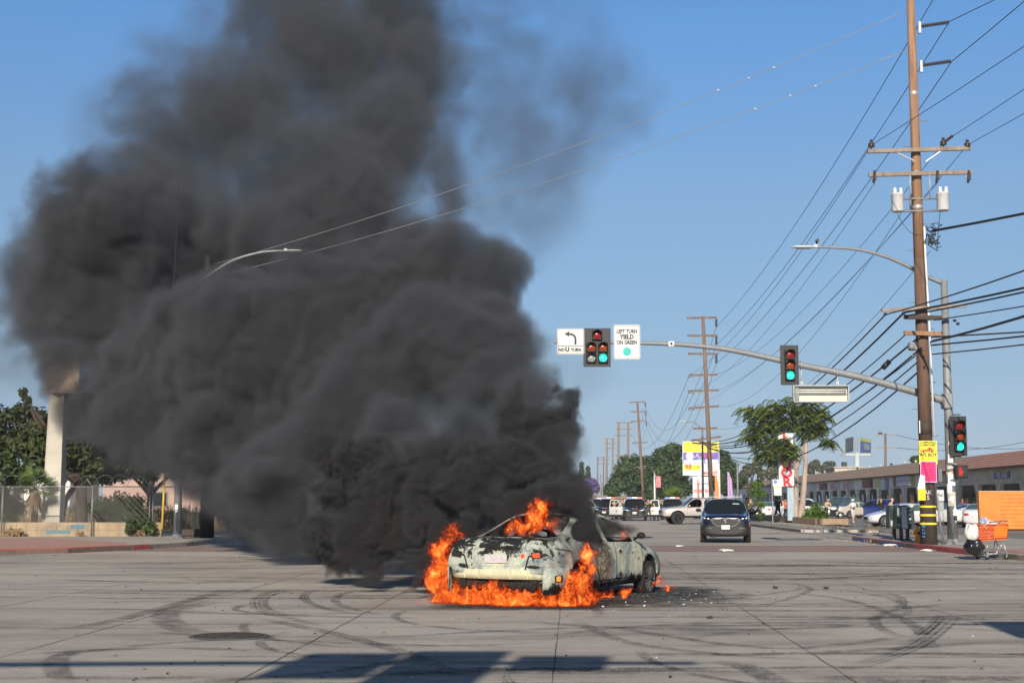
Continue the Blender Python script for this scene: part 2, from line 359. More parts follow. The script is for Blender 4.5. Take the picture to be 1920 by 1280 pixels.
for k in range(70):      # long faint streaks worn in by traffic along the cross street
    y0 = 11.5 + 30 * q.random() ** 1.2; x0 = q.uniform(-.42, .3) * y0; L_ = q.uniform(2.5, 9) * (y0 / 18); c_ = q.uniform(-.025, .025)
    o = band([Vector((x0 + L_ * i / 12, y0 + c_ * L_ * math.sin(i / 12 * 3.1) + .03 * L_ * c_ * i, 0)) for i in range(13)], q.choice((.12, .2, .3, .6)) , .0052 + .0001 * k, 'tyre_mark', q.choice((SK2, SK3, SK3))); tag(o, kind='structure')
for k in range(22):
    y0 = 12 + 22 * q.random(); x0 = q.uniform(-.33, .33) * y0; r_ = q.uniform(1.2, 3.2); a0 = q.random() * 6
    o = band([Vector((x0 + r_ * math.cos(a0 + i * .16), y0 + r_ * 1.2 * math.sin(a0 + i * .16), 0)) for i in range(q.randint(9, 22))], q.choice((.15, .2)), .012 + .0001 * k, 'tyre_mark', q.choice((SK2, SK3))); tag(o, kind='structure')
M_JOINT = mat('joint_tar', (0.085, 0.075, 0.066), 0.9)
M_JOINT2 = mat('joint_soft', (0.2, 0.175, 0.15), 0.9)
for X0 in (-8.7, -5.9, -3.0, -0.2, 2.5, 5.3, 8.2):
    pts = [Vector((X0 + ROAD * y + rnd.uniform(-.004, .004), y, 0)) for y in [8 + 0.5 * i for i in range(64 if abs(X0) < 6 else 80)]]
    o = band(pts, 0.011 if X0 > -3.5 else 0.016, 0.0045, 'slab_joint', M_JOINT if X0 in (-3.0, -.2, 2.5) else M_JOINT2, jag=0.004 if X0 != 2.5 else 0.008); tag(o, kind='structure')
for Y0 in (12.2, 20.5, 31, 41):
    pts = [Vector((-22 + 0.6 * i, Y0 + rnd.uniform(-.02, .02) + 0.002 * i, 0)) for i in range(75)]
    o = band(pts, 0.012, 0.0042, 'slab_joint', mat('joint_faint', (0.13, 0.12, 0.11), 0.9), jag=0.006); tag(o, kind='structure')
# faint worn white paint
M_WPAINT = skid_material('worn_white_paint', 0.65, 0); M_WPAINT.node_tree.nodes['Principled BSDF'].inputs['Base Color'].default_value = (.7, .7, .68, 1)
for pts, w_ in (([(1600,1104),(1700,1107),(1850,1104),(1890,1106)], .4), ([(1330,1130),(1480,1133)], .12), ([(100,1116),(180,1118)], .2), ([(190,1164),(260,1165)], .1), ([(0,1198),(60,1199)], .1), ([(1250,1032),(1330,1033),(1400,1031)], .2), ([(1420,1028),(1560,1033)], .2), ([(1240,1121),(1330,1125)], .3), ([(1090,1127),(1130,1122)], .4)):
    o = band(spline([G(x, y) for x, y in pts], 8), w_, 0.015, 'paint_line', M_WPAINT); tag(o, kind='structure')
for k in range(7):     # parking bay lines on the lot
    y = 76 + k * 9; o = band([Vector((21 + .05 * (y - 76), y, 0)), Vector((26, y + .4, 0))], .12, 0.036, 'paint_line', mat('bay_line', (.5, .5, .48), .9)); tag(o, kind='structure')
# manhole
M_IRON = mat('cast_iron', (0.055, 0.05, 0.046), 0.75, metal=0.3, scale=30, var=0.4, bump=0.6, bscale=60)
c = G(430, 1193); mh = thing('manhole_cover', 'round dark iron manhole cover set in the road by the skid marks', 'manhole cover', c)
b = MB(); b.lathe((0, 0, 0), [(0.001, 0.012), (0.40, 0.012), (0.405, 0.008)], 40, smooth=False)
for i in range(7):
    r = 0.06 + 0.052 * i; b.lathe((0, 0, 0), [(r, 0.012), (r + .008, 0.018), (r + .024, 0.018), (r + .03, 0.012)], 40, smooth=False)
for k in range(12):
    a = k * math.pi / 6; b.box((0.2 * math.cos(a), 0.2 * math.sin(a), 0.0165), (0.36, 0.02, 0.007), rz=a)
b.build('cover', M_IRON, mh)
b = MB(); b.lathe((0, 0, 0), [(0.415, 0.004), (0.415, 0.014), (0.46, 0.014), (0.475, 0.003)], 40, smooth=False); b.build('ring', mat('iron_ring', (.09, .08, .07), .8, bump=.4), mh)
# soot and ash around the burning car
def blot_material(name, col, strength, sc_=1.6, thr=(0.42, 0.6)):
    m, N, L, b = nm(name); g = NT(m.node_tree); uv = g.new('ShaderNodeUVMap').outputs[0]
    d = g.v('LENGTH', g.v('SUBTRACT', uv, (0.5, 0.5, 0))); tc = g.new('ShaderNodeTexCoord').outputs['Object']
    n = g.noise(tc, sc_, 6, 0.72, 0.4); n2 = g.noise(tc, 22, 3, 0.7)
    e = g.step(g.m('ADD', d, g.m('MULTIPLY', g.m('SUBTRACT', n, 0.5), 0.5)), 0.42, 0.16)
    a = g.m('MULTIPLY', g.m('MULTIPLY', e, g.step(n2, thr[0], thr[1])), strength)
    b.inputs['Base Color'].default_value = (*col, 1); b.inputs['Roughness'].default_value = 0.9; L.new(a, b.inputs['Alpha']); return m
def blot(cx, cy, sx, sy, m, z, rz=0):
    me = bpy.data.meshes.new('stain'); c_, s_ = math.cos(rz), math.sin(rz)
    me.from_pydata([(cx + c_ * a * sx - s_ * b_ * sy, cy + s_ * a * sx + c_ * b_ * sy, z) for a, b_ in ((-1, -1), (1, -1), (1, 1), (-1, 1))], [], [(0, 1, 2, 3)])
    l = me.uv_layers.new(name='UVMap')
    for i, q in enumerate(((0, 0), (1, 0), (1, 1), (0, 1))): l.data[i].uv = q
    o = link('stain', me, m); tag(o, kind='structure'); return o
M_SOOT = blot_material('soot', (0.012, 0.012, 0.012), 0.93, thr=(0.28, 0.5)); M_ASH = blot_material('ash', (0.55, 0.53, 0.5), 0.8, 3.0, (0.55, 0.66))
blot(1.5, 24.2, 3.4, 3.7, M_SOOT, 0.018, R(-30)); blot(2.6, 25.4, 1.6, 2.2, M_SOOT, 0.020, R(-20)); blot(0.2, 21.9, 2.1, 1.1, M_SOOT, 0.019)
blot(2.5, 24.4, 2.2, 2.6, M_ASH, 0.022); blot(3.2, 22.8, 1.8, 1.2, M_ASH, 0.021)
# ------------------------------------------------------------------ cars
def lerp_tab(tab, y):
    if y <= tab[0][0]: return tab[0][1]
    for (a, p), (b_, q) in zip(tab, tab[1:]):
        if y <= b_:
            t = (y - a) / (b_ - a) if b_ > a else 0
            if isinstance(p, (tuple, list)): return [p[i] + (q[i] - p[i]) * t for i in range(len(p))]
            return p + (q - p) * t
    return tab[-1][1]
def paint(name, col, rough=0.3, metal=0.0, coat=1.0, dirt=0.1):
    m, N, L, b = nm(name); g = NT(m.node_tree)
    tc = g.new('ShaderNodeTexCoord').outputs['Object']; s = g.new('ShaderNodeSeparateXYZ'); g.put(s.inputs[0], tc)
    n = g.noise(tc, 3, 4, 0.6); low = g.m('MULTIPLY', g.step(s.outputs[2], 0.75, 0.2), g.m('ADD', n, dirt), clamp=True)
    c = g.mix(g.m('MULTIPLY', low, 0.4), col, (0.22, 0.19, 0.16)); L.new(c, b.inputs['Base Color'])
    L.new(g.m('ADD', g.m('MULTIPLY', low, 0.3), rough), b.inputs['Roughness'])
    b.inputs['Metallic'].default_value = metal; b.inputs['Coat Weight'].default_value = coat; b.inputs['Coat Roughness'].default_value = 0.04
    return m
def glass_dark(name, col=(0.012, 0.016, 0.02)):
    m, N, L, b = nm(name); b.inputs['Base Color'].default_value = (*col, 1); b.inputs['Roughness'].default_value = 0.04
    b.inputs['Specular IOR Level'].default_value = 0.35; return m
M_GLASS = glass_dark('car_window_glass'); M_GLASSG = glass_dark('car_window_glass_green', (0.06, 0.10, 0.10))
M_TYRE = mat('tyre_rubber', (0.018, 0.018, 0.018), 0.85, scale=14, bump=0.3)
M_RIM = mat('alloy_rim', (0.52, 0.53, 0.54), 0.32, metal=0.8, scale=10); M_RIMD = mat('black_rim', (0.03, 0.03, 0.03), 0.4, metal=0.4)
M_WELL = mat('wheel_well_black', (0.012, 0.012, 0.012), 0.95); M_TRIM = mat('black_trim_plastic', (0.022, 0.022, 0.024), 0.6, scale=20)
M_CHROME = mat('chrome', (0.75, 0.76, 0.78), 0.15, metal=1.0, var=0.03); M_PLATE = mat('plate_white', (0.72, 0.72, 0.7), 0.5, scale=3)
M_HEAD = mat('headlight_lens', (0.62, 0.66, 0.70), 0.08, var=0.35, scale=28, coat=1.0); M_TAIL = mat('tail_lens', (0.38, 0.015, 0.015), 0.15, coat=1.0, var=0.25, scale=20)
M_AMBER = mat('amber_lens', (0.8, 0.22, 0.02), 0.2, coat=1.0); M_PTEXT = mat('plate_ink', (0.03, 0.04, 0.12), 0.6); M_GAP = mat('panel_gap', (0.006, 0.006, 0.006), 0.9)
ROWN = 10
def car_shell(S, arches, wr_arch, well=True, sub=2):
    """S: stations front(-y) to back: dict y, zl, hw, belt, zt, wr (rail half width), zr (rail height), wb, glass flags
       returns polygons split by material: 0 paint, 1 side glass, 2 screens, 3 lower trim, 4 wells"""
    n = len(S); bm = bmesh.new(); grid = []
    for s in S:
        hw, zl, be, zt = s['hw'], s['zl'], s['belt'], s['zt']
        wb = s.get('wb', hw * 0.93); g = s.get('g', False)
        wr = s.get('wr', wb * 0.86); zr = s.get('zr', be + (zt - be) * 0.62)
        wq = s.get('wq', wr - 0.07 if g else wr * 0.9); zq = s.get('zq', zr + (0.035 if g else (zt - be) * 0.16))
        zz = s.get('zs', zl + 0.14)
        prof = [(0, zl), (hw * 0.84, zl), (hw * 0.985, zz), (hw, zl + (be - zl) * 0.5), (hw * 0.985, be - 0.1), (wb, be), (wr, zr), (wq, zq), (wq * 0.55, zt - (zt - zq) * 0.12), (0, zt)]
        row = []
        for k, (x, z) in enumerate(prof): row.append(bm.verts.new((x, s['y'], z)))
        left = [row[0]] + [bm.verts.new((-v.co.x, v.co.y, v.co.z)) for v in row[1:-1]] + [row[-1]]
        grid.append((row, left))
    cl = bm.edges.layers.float.get('crease_edge') or bm.edges.layers.float.new('crease_edge')
    mat_of = {}
    for i in range(n - 1):
        for side in (0, 1):
            A, B = grid[i][side], grid[i + 1][side]
            for k in range(ROWN - 1):
                vs = (A[k], A[k + 1], B[k + 1], B[k]) if side == 0 else (A[k], B[k], B[k + 1], A[k + 1])
                try: f = bm.faces.new(vs)
                except ValueError: continue
                f.smooth = True
                mi = 0
                if k == 5 and S[i].get('side'): mi = 1
                if k in (7, 8) and S[i].get('screen'): mi = 2
                if k in (0, 1) or (k == 2 and S[i].get('clad')): mi = 3
                if S[i].get('bump') and k <= 2: mi = 3
                f.material_index = mi
    for i in (0, n - 1):
        a, l = grid[i]
        loop = a + list(reversed(l[1:-1]))
        if i == 0: loop = list(reversed(loop))
        # cap as quads between the two halves
        for k in range(ROWN - 1):
            if k == 0: q = [a[0], a[1], l[1]]
            elif k == ROWN - 2: q = [a[k], a[k + 1], l[k]]
            else: q = [a[k], a[k + 1], l[k + 1], l[k]]
            if i == 0: q = list(reversed(q))
            f = bm.faces.new(q); f.smooth = True; f.material_index = 3 if k < 2 else 0
    bmesh.ops.recalc_face_normals(bm, faces=bm.faces)
    for e in bm.edges:
        ms = {f.material_index for f in e.link_faces}
        if len(ms) > 1 and (1 in ms or 2 in ms): e[cl] = 1.0
    for (i0, k, val) in S[0].get('crease', []):
        pass
    for i in range(n - 1):
        for side in (0, 1):
            for k, val in ((5, 0.55), (2, 0.3)):
                e = bm.edges.get((grid[i][side][k], grid[i + 1][side][k]))
                if e: e[cl] = max(e[cl], val)
    for i in (0, n - 1):
        for side in (0, 1):
            for k in range(ROWN - 1):
                e = bm.edges.get((grid[i][side][k], grid[i][side][k + 1]))
                if e: e[cl] = 0.35
    me = bpy.data.meshes.new('shell'); bm.to_mesh(me); bm.free()
    for _ in range(5): me.materials.append(None)
    o = bpy.data.objects.new('shell_tmp', me); COL.objects.link(o)
    sb = o.modifiers.new('s', 'SUBSURF'); sb.levels = sb.render_levels = sub
    cut = None
    if arches:
        c = MB()
        for y in arches:
            for s in (-1, 1):
                c.cur = 4; c.lathe((s * 1.35, y, wr_arch[1]), [(0.001, -.62), (wr_arch[0], -.62), (wr_arch[0], .62), (0.001, .62)], 28, axis='X', smooth=False)
        cme = bpy.data.meshes.new('cut'); cme.from_pydata(c.v, [], c.f)
        for _ in range(5): cme.materials.append(None)
        cme.polygons.foreach_set('material_index', c.mi)
        bb = bmesh.new(); bb.from_mesh(cme); bmesh.ops.remove_doubles(bb, verts=bb.verts, dist=1e-4); bmesh.ops.recalc_face_normals(bb, faces=bb.faces); bb.to_mesh(cme); bb.free()
        cut = bpy.data.objects.new('cut_tmp', cme); COL.objects.link(cut)
        md = o.modifiers.new('b', 'BOOLEAN'); md.object = cut; md.solver = 'EXACT'; md.operation = 'DIFFERENCE'
        try: md.material_mode = 'INDEX'
        except Exception: pass
    dg = bpy.context.evaluated_depsgraph_get(); ev = bpy.data.meshes.new_from_object(o.evaluated_get(dg))
    res = {k: MB() for k in range(5)}
    maps = {k: {} for k in range(5)}
    for p in ev.polygons:
        mi = min(p.material_index, 4); r = res[mi]; mp = maps[mi]; f = []
        for vi in p.vertices:
            if vi not in mp: mp[vi] = len(r.v); r.v.append(tuple(ev.vertices[vi].co))
            f.append(mp[vi])
        r.f.append(f); r.sm.append(mi != 4); r.mi.append(0)
    bvh = BVHTree.FromPolygons([v.co.copy() for v in ev.vertices], [list(p.vertices) for p in ev.polygons])
    bpy.data.objects.remove(o); bpy.data.meshes.remove(me); bpy.data.meshes.remove(ev)
    if cut: cm = cut.data; bpy.data.objects.remove(cut); bpy.data.meshes.remove(cm)
    return res, bvh
AX = {'right': (Vector((1, 0, 0)), 0), 'left': (Vector((-1, 0, 0)), 0), 'front': (Vector((0, -1, 0)), 1), 'back': (Vector((0, 1, 0)), 1), 'top': (Vector((0, 0, 1)), 2)}
def cast(bvh, view, a, z):
    d = AX[view][0]
    o = {'right': (4, a, z), 'left': (-4, a, z), 'front': (a, -5, z), 'back': (a, 5, z), 'top': (a, z, 4)}[view]
    h = bvh.ray_cast(Vector(o), -d)
    return (h[0], h[1]) if h[0] else (None, None)
def decal(mb, bvh, view, poly, off=0.006, thick=0.01, rings=3, dens=0.06):
    """a patch that follows the shell under a 2-D outline"""
    P_ = [];
    for i in range(len(poly)):
        a, b_ = Vector(poly[i]), Vector(poly[(i + 1) % len(poly)]); k = max(1, int((b_ - a).length / dens))
        P_ += [a + (b_ - a) * (j / k) for j in range(k)]
    cx = sum((p for p in P_), Vector((0, 0))) / len(P_)
    n = len(P_); vs = []; d = AX[view][0]
    last = None
    for r in range(rings + 1):
        t = 1 - r / rings if rings else 1
        pts = P_ if r < rings else [cx]
        for p in pts:
            q = cx + (p - cx) * t
            h, nn = cast(bvh, view, q.x, q.y)
            if h is None: h, nn = (last if last else (Vector((0, 0, 0)), d))
            last = (h, nn); vs.append(h + d * off)
    fs = []
    for r in range(rings - 1):
        for k in range(n): fs.append((r * n + k, r * n + (k + 1) % n, (r + 1) * n + (k + 1) % n, (r + 1) * n + k))
    r = rings - 1
    for k in range(n): fs.append((r * n + k, r * n + (k + 1) % n, rings * n))
    o = len(vs); vs += [vs[k] - d * (thick + off) for k in range(n)]
    for k in range(n): fs.append((k, o + k, o + (k + 1) % n, (k + 1) % n))
    mb.add(vs, fs, False)
def seam(mb, bvh, view, pts, w=0.012, off=0.004, n=8):
    P_ = []
    for i in range(len(pts) - 1):
        for k in range(n): P_.append(Vector(pts[i]).lerp(Vector(pts[i + 1]), k / n))
    P_.append(Vector(pts[-1])); vs = []; d = AX[view][0]
    ok = True
    for i, p in enumerate(P_):
        t = (P_[min(i + 1, len(P_) - 1)] - P_[max(i - 1, 0)]).normalized(); s = Vector((-t.y, t.x)) * w / 2
        for q in (p - s, p + s):
            h, nn = cast(bvh, view, q.x, q.y)
            if h is None: return
            vs.append(h + d * off)
    mb.add(vs, [(2 * i, 2 * i + 1, 2 * i + 3, 2 * i + 2) for i in range(len(P_) - 1)])
def wheel(parent, x, y, r, wd, rim, spokes=5, side=1, tyre=None, name='wheel', rr=0.66, flat=0.0):
    t = MB(); pr = [(r * rr, -wd / 2), (r * 0.95, -wd / 2), (r, -wd * 0.36), (r, wd * 0.36), (r * 0.95, wd / 2), (r * rr, wd / 2)]
    t.lathe((0, 0, 0), pr, 28, axis='X')
    o = t.build(name, tyre or M_TYRE, parent, (x, y, r - flat))
    m = MB(); s = side; q = r * rr
    m.lathe((0, 0, 0), [(q * 1.02, s * wd * .46), (q * 0.93, s * wd * .5), (q * 0.88, s * wd * .44), (q * 0.86, s * wd * .1)], 28, axis='X')
    for k in range(spokes):
        a = 2 * math.pi * k / spokes; u = Vector((0, math.cos(a), math.sin(a))); w_ = Vector((0, -math.sin(a), math.cos(a)))
        for e in (-1, 1):
            p0 = u * q * .12 + w_ * e * q * .06 + Vector((s * wd * .40, 0, 0)); p1 = u * q * .9 + w_ * e * q * .2 + Vector((s * wd * .44, 0, 0))
            m.bar(p0, p1, q * .15, wd * .08)
    m.lathe((0, 0, 0), [(0.001, s * wd * .46), (q * .16, s * wd * .44), (q * .2, s * wd * .34)], 12, axis='X')
    m.build('rim', rim, o)
    d = MB(); d.lathe((0, 0, 0), [(0.001, s * wd * .12), (q * .98, s * wd * .12)], 20, axis='X'); d.build('hub', M_WELL, o)
    return o
def islands(mb):
    par = list(range(len(mb.v)))
    def fd(a):
        while par[a] != a: par[a] = par[par[a]]; a = par[a]
        return a
    for f in mb.f:
        for i in f[1:]: par[fd(i)] = fd(f[0])
    out = {}
    for f, s_ in zip(mb.f, mb.sm): out.setdefault(fd(f[0]), []).append((f, s_))
    res = []
    for fl in out.values():
        m = MB(); mp = {}
        for f, s_ in fl:
            g = []
            for i in f:
                if i not in mp: mp[i] = len(m.v); m.v.append(mb.v[i])
                g.append(mp[i])
            m.f.append(g); m.sm.append(s_); m.mi.append(0)
        res.append(m)
    return sorted(res, key=lambda m: -len(m.f))
def shell_parts(t, parts, body_m, glass, trim):
    parts[0].build('body', body_m, t)
    if glass:
        for m in islands(parts[1]): m.build('side_window', glass, t)
        for m in islands(parts[2]): m.build('windscreen' if m.v[0][1] < 0 else 'rear_window', glass, t)
    for m in islands(parts[3]): m.build('lower_trim', trim, t)
    for m in islands(parts[4]):
        if len(m.f) > 4: m.build('wheel_well', M_WELL, t)
def finish_car(t, parts, bvh, names_mats):
    for k, (nm_, m) in names_mats.items():
        if parts[k].f: parts[k].build(nm_, m, t)
# ---- station tables: y is measured back from the front bumper
def sedan(L=4.8, W=1.83, H=1.46, z0=0.2, hood=0.92, cowl=1.35, roof0=2.15, roof1=3.25, deck0=4.05, deck=1.08, belt=0.95, coupe=False):
    h = W / 2
    return [
        dict(y=0.0, zl=z0 + .08, hw=h * .60, belt=.56, zt=.62, wb=h * .5, bump=1),
        dict(y=.10, zl=z0 + .02, hw=h * .78, belt=.64, zt=.70, wb=h * .68, bump=1),
        dict(y=.35, zl=z0, hw=h * .93, belt=.72, zt=.79, wb=h * .83),
        dict(y=.75, zl=z0, hw=h * .985, belt=.80, zt=.88, wb=h * .90),
        dict(y=cowl, zl=z0, hw=h, belt=belt - .04, zt=hood + .04, wb=h * .93, wr=h * .84, zr=belt + .015, wq=h * .80, zq=belt + .03, g=1, screen=1),
        dict(y=cowl + .22, zl=z0, hw=h, belt=belt - .02, zt=1.09, wb=h * .93, wr=h * .80, zr=belt + .14, g=1, side=1, screen=1),
        dict(y=roof0, zl=z0, hw=h, belt=belt, zt=H - .03, wb=h * .935, wr=h * .69, zr=H - .10, g=1, side=1),
        dict(y=(roof0 + roof1) / 2 - .04, zl=z0, hw=h, belt=belt + .01, zt=H, wb=h * .935, wr=h * .665, zr=H - .065, g=1),
        dict(y=(roof0 + roof1) / 2 + .05, zl=z0, hw=h, belt=belt + .01, zt=H, wb=h * .935, wr=h * .665, zr=H - .065, g=1, side=1),
        dict(y=roof1, zl=z0, hw=h, belt=belt + .03, zt=H - .03, wb=h * .93, wr=h * .67, zr=H - .11, g=1, side=1, screen=1),
        dict(y=(roof1 + deck0) / 2 + .05, zl=z0, hw=h * .995, belt=belt + .05, zt=(H + deck) / 2 - .01, wb=h * .92, wr=h * .75, zr=(H + deck) / 2 - .10, g=1, screen=1),
        dict(y=deck0, zl=z0, hw=h * .985, belt=belt + .05, zt=deck, wb=h * .91, wr=h * .83, zr=deck - .03, wq=h * .78, zq=deck - .015, g=1),
        dict(y=L - .22, zl=z0 + .02, hw=h * .95, belt=belt + .02, zt=deck + .01, wb=h * .87, wr=h * .80, zr=deck - .02, wq=h * .74, zq=deck),
        dict(y=L - .08, zl=z0 + .04, hw=h * .90, belt=belt - .06, zt=deck - .06, wb=h * .80, wr=h * .74, zr=deck - .09, wq=h * .70, zq=deck - .075, bump=0),
        dict(y=L, zl=z0 + .08, hw=h * .80, belt=.74, zt=.80, wb=h * .74, wr=h * .70, zr=.77, wq=h * .6, zq=.785, bump=0),
    ]
def suv(L=4.75, W=1.92, H=1.66, z0=0.24, hood=1.06, belt=1.06, cowl=1.25, roof0=1.95, roof1=3.9, tail=4.55, clad=1):
    h = W / 2
    return [
        dict(y=0.0, zl=z0 + .10, hw=h * .72, belt=.80, zt=.88, wb=h * .66, bump=1),
        dict(y=.08, zl=z0 + .03, hw=h * .86, belt=.88, zt=.96, wb=h * .80, bump=1),
        dict(y=.30, zl=z0, hw=h * .96, belt=.93, zt=1.01, wb=h * .88, clad=clad),
        dict(y=.75, zl=z0, hw=h * .99, belt=.97, zt=hood + .01, wb=h * .92, clad=clad),
        dict(y=cowl, zl=z0, hw=h, belt=belt - .04, zt=hood + .05, wb=h * .93, wr=h * .87, zr=belt + .02, wq=h * .82, zq=belt + .04, g=1, screen=1, clad=clad),
        dict(y=cowl + .2, zl=z0, hw=h, belt=belt - .02, zt=1.27, wb=h * .93, wr=h * .83, zr=belt + .17, g=1, side=1, screen=1, clad=clad),
        dict(y=roof0, zl=z0, hw=h, belt=belt, zt=H - .03, wb=h * .94, wr=h * .74, zr=H - .10, g=1, side=1, clad=clad),
        dict(y=2.5, zl=z0, hw=h, belt=belt + .01, zt=H, wb=h * .94, wr=h * .72, zr=H - .07, g=1, clad=clad),
        dict(y=2.58, zl=z0, hw=h, belt=belt + .01, zt=H, wb=h * .94, wr=h * .72, zr=H - .07, g=1, side=1, clad=clad),
        dict(y=3.35, zl=z0, hw=h, belt=belt + .03, zt=H, wb=h * .935, wr=h * .715, zr=H - .07, g=1, clad=clad),
        dict(y=3.44, zl=z0, hw=h, belt=belt + .03, zt=H, wb=h * .935, wr=h * .715, zr=H - .07, g=1, side=1, clad=clad),
        dict(y=roof1, zl=z0, hw=h * .99, belt=belt + .05, zt=H - .04, wb=h * .92, wr=h * .70, zr=H - .11, g=1, screen=1, clad=clad),
        dict(y=tail - .05, zl=z0, hw=h * .96, belt=belt + .03, zt=belt + .12, wb=h * .90, wr=h * .82, zr=belt + .07, wq=h * .78, zq=belt + .09, g=1, clad=clad),
        dict(y=L - .1, zl=z0 + .04, hw=h * .92, belt=belt - .1, zt=belt, wb=h * .86, bump=1),
        dict(y=L, zl=z0 + .1, hw=h * .84, belt=.8, zt=.86, wb=h * .78, bump=1),
    ]
def shift(S, yo):
    for s in S: s['y'] -= yo
    return S
def basic_car(name, label, cat, loc, rz, S, Lc, axles, body, glass=None, rim=None, wheel_r=0.33, trim=None, group=None, well_r=0.40, spokes=5, sub=2, tail=True, plate=None, doors=True, lights=True, handle=True, mirror=None):
    """generic finished car, nose to -y, origin under its middle"""
    t = thing(name, label, cat, loc, rz, group)
    shift(S, Lc / 2); ax = [a - Lc / 2 for a in axles]
    parts, bvh = car_shell(S, ax, (well_r, wheel_r), sub=sub)
    body_m = body; H = max(s['zt'] for s in S); W2 = max(s['hw'] for s in S)
    shell_parts(t, parts, body_m, glass or M_GLASS, trim or body_m)
    for y in ax:
        for s in (-1, 1): wheel(t, s * (W2 - 0.115), y, wheel_r, 0.22, rim or M_RIM, spokes, s)
    belt = S[7]['belt']
    if lights:
        f = 'front'; zz = S[2]['belt']
        for s in (-1, 1):
            m = MB(); decal(m, bvh, f, [(s * W2 * .52, zz - .13), (s * W2 * .86, zz - .07), (s * W2 * .88, zz - .0), (s * W2 * .55, zz - .05)], dens=.08); m.build('headlight', M_HEAD, t)
            zb = S[-2]['belt']
            m = MB(); decal(m, bvh, 'back', [(s * W2 * .50, zb - .16), (s * W2 * .84, zb - .2), (s * W2 * .84, zb - .04), (s * W2 * .5, zb - .04)], dens=.08); m.build('tail_light', M_TAIL, t)
        m = MB(); decal(m, bvh, f, [(-W2 * .45, zz - .30), (W2 * .45, zz - .30), (W2 * .50, zz - .12), (-W2 * .50, zz - .12)], dens=.1); m.build('grille', M_TRIM, t)
        m = MB(); decal(m, bvh, 'back', [(-.16, zb - .28), (.16, zb - .28), (.16, zb - .13), (-.16, zb - .13)], off=.012, dens=.1); m.build('licence_plate', M_PLATE, t)
    if doors:
        m = MB()
        for v in ('right', 'left'):
            for yy in (S[5]['y'] - .02, (S[7]['y'] + S[8]['y']) / 2, S[9]['y'] + .1): seam(m, bvh, v, [(yy, S[7]['zl'] + .12), (yy, belt - .03)])
            seam(m, bvh, v, [(S[5]['y'], S[7]['zl'] + .13), (S[9]['y'] + .05, S[7]['zl'] + .13)])
        m.build('door_seams', M_GAP, t)
        for v, s in (('right', 1), ('left', -1)):
            for yy in (S[7]['y'] - .12, S[9]['y'] - .12):
                h, _ = cast(bvh, v, yy, belt - .13)
                if h is not None: MB().bbox((h.x + s * .02, h.y, h.z), (.035, .17, .028), .008).build('door_handle', body_m, t)
    for s in (-1, 1):
        b = MB(); yy = S[5]['y'] + .12
        b.lathe((s * (W2 + .07), yy, belt + .09), [(.001, -.07), (.075, -.06), (.085, .0), (.07, .05), (.001, .06)], 10, axis='Y', M=Matrix.Diagonal((1.25, 1, .85)))
        b.bar((s * (W2 - .06), yy, belt + .03), (s * (W2 + .04), yy, belt + .06), .05, .04)
        b.build('wing_mirror', mirror or body_m, t)
    return t, bvh, S
def plate_text(t, txt, loc, rz=0.0, h=.09):
    vs, fs = text_mesh(txt, h, T(loc, rz), ext=.001)
    MB().add(vs, fs).build('plate_text', M_PTEXT, t)
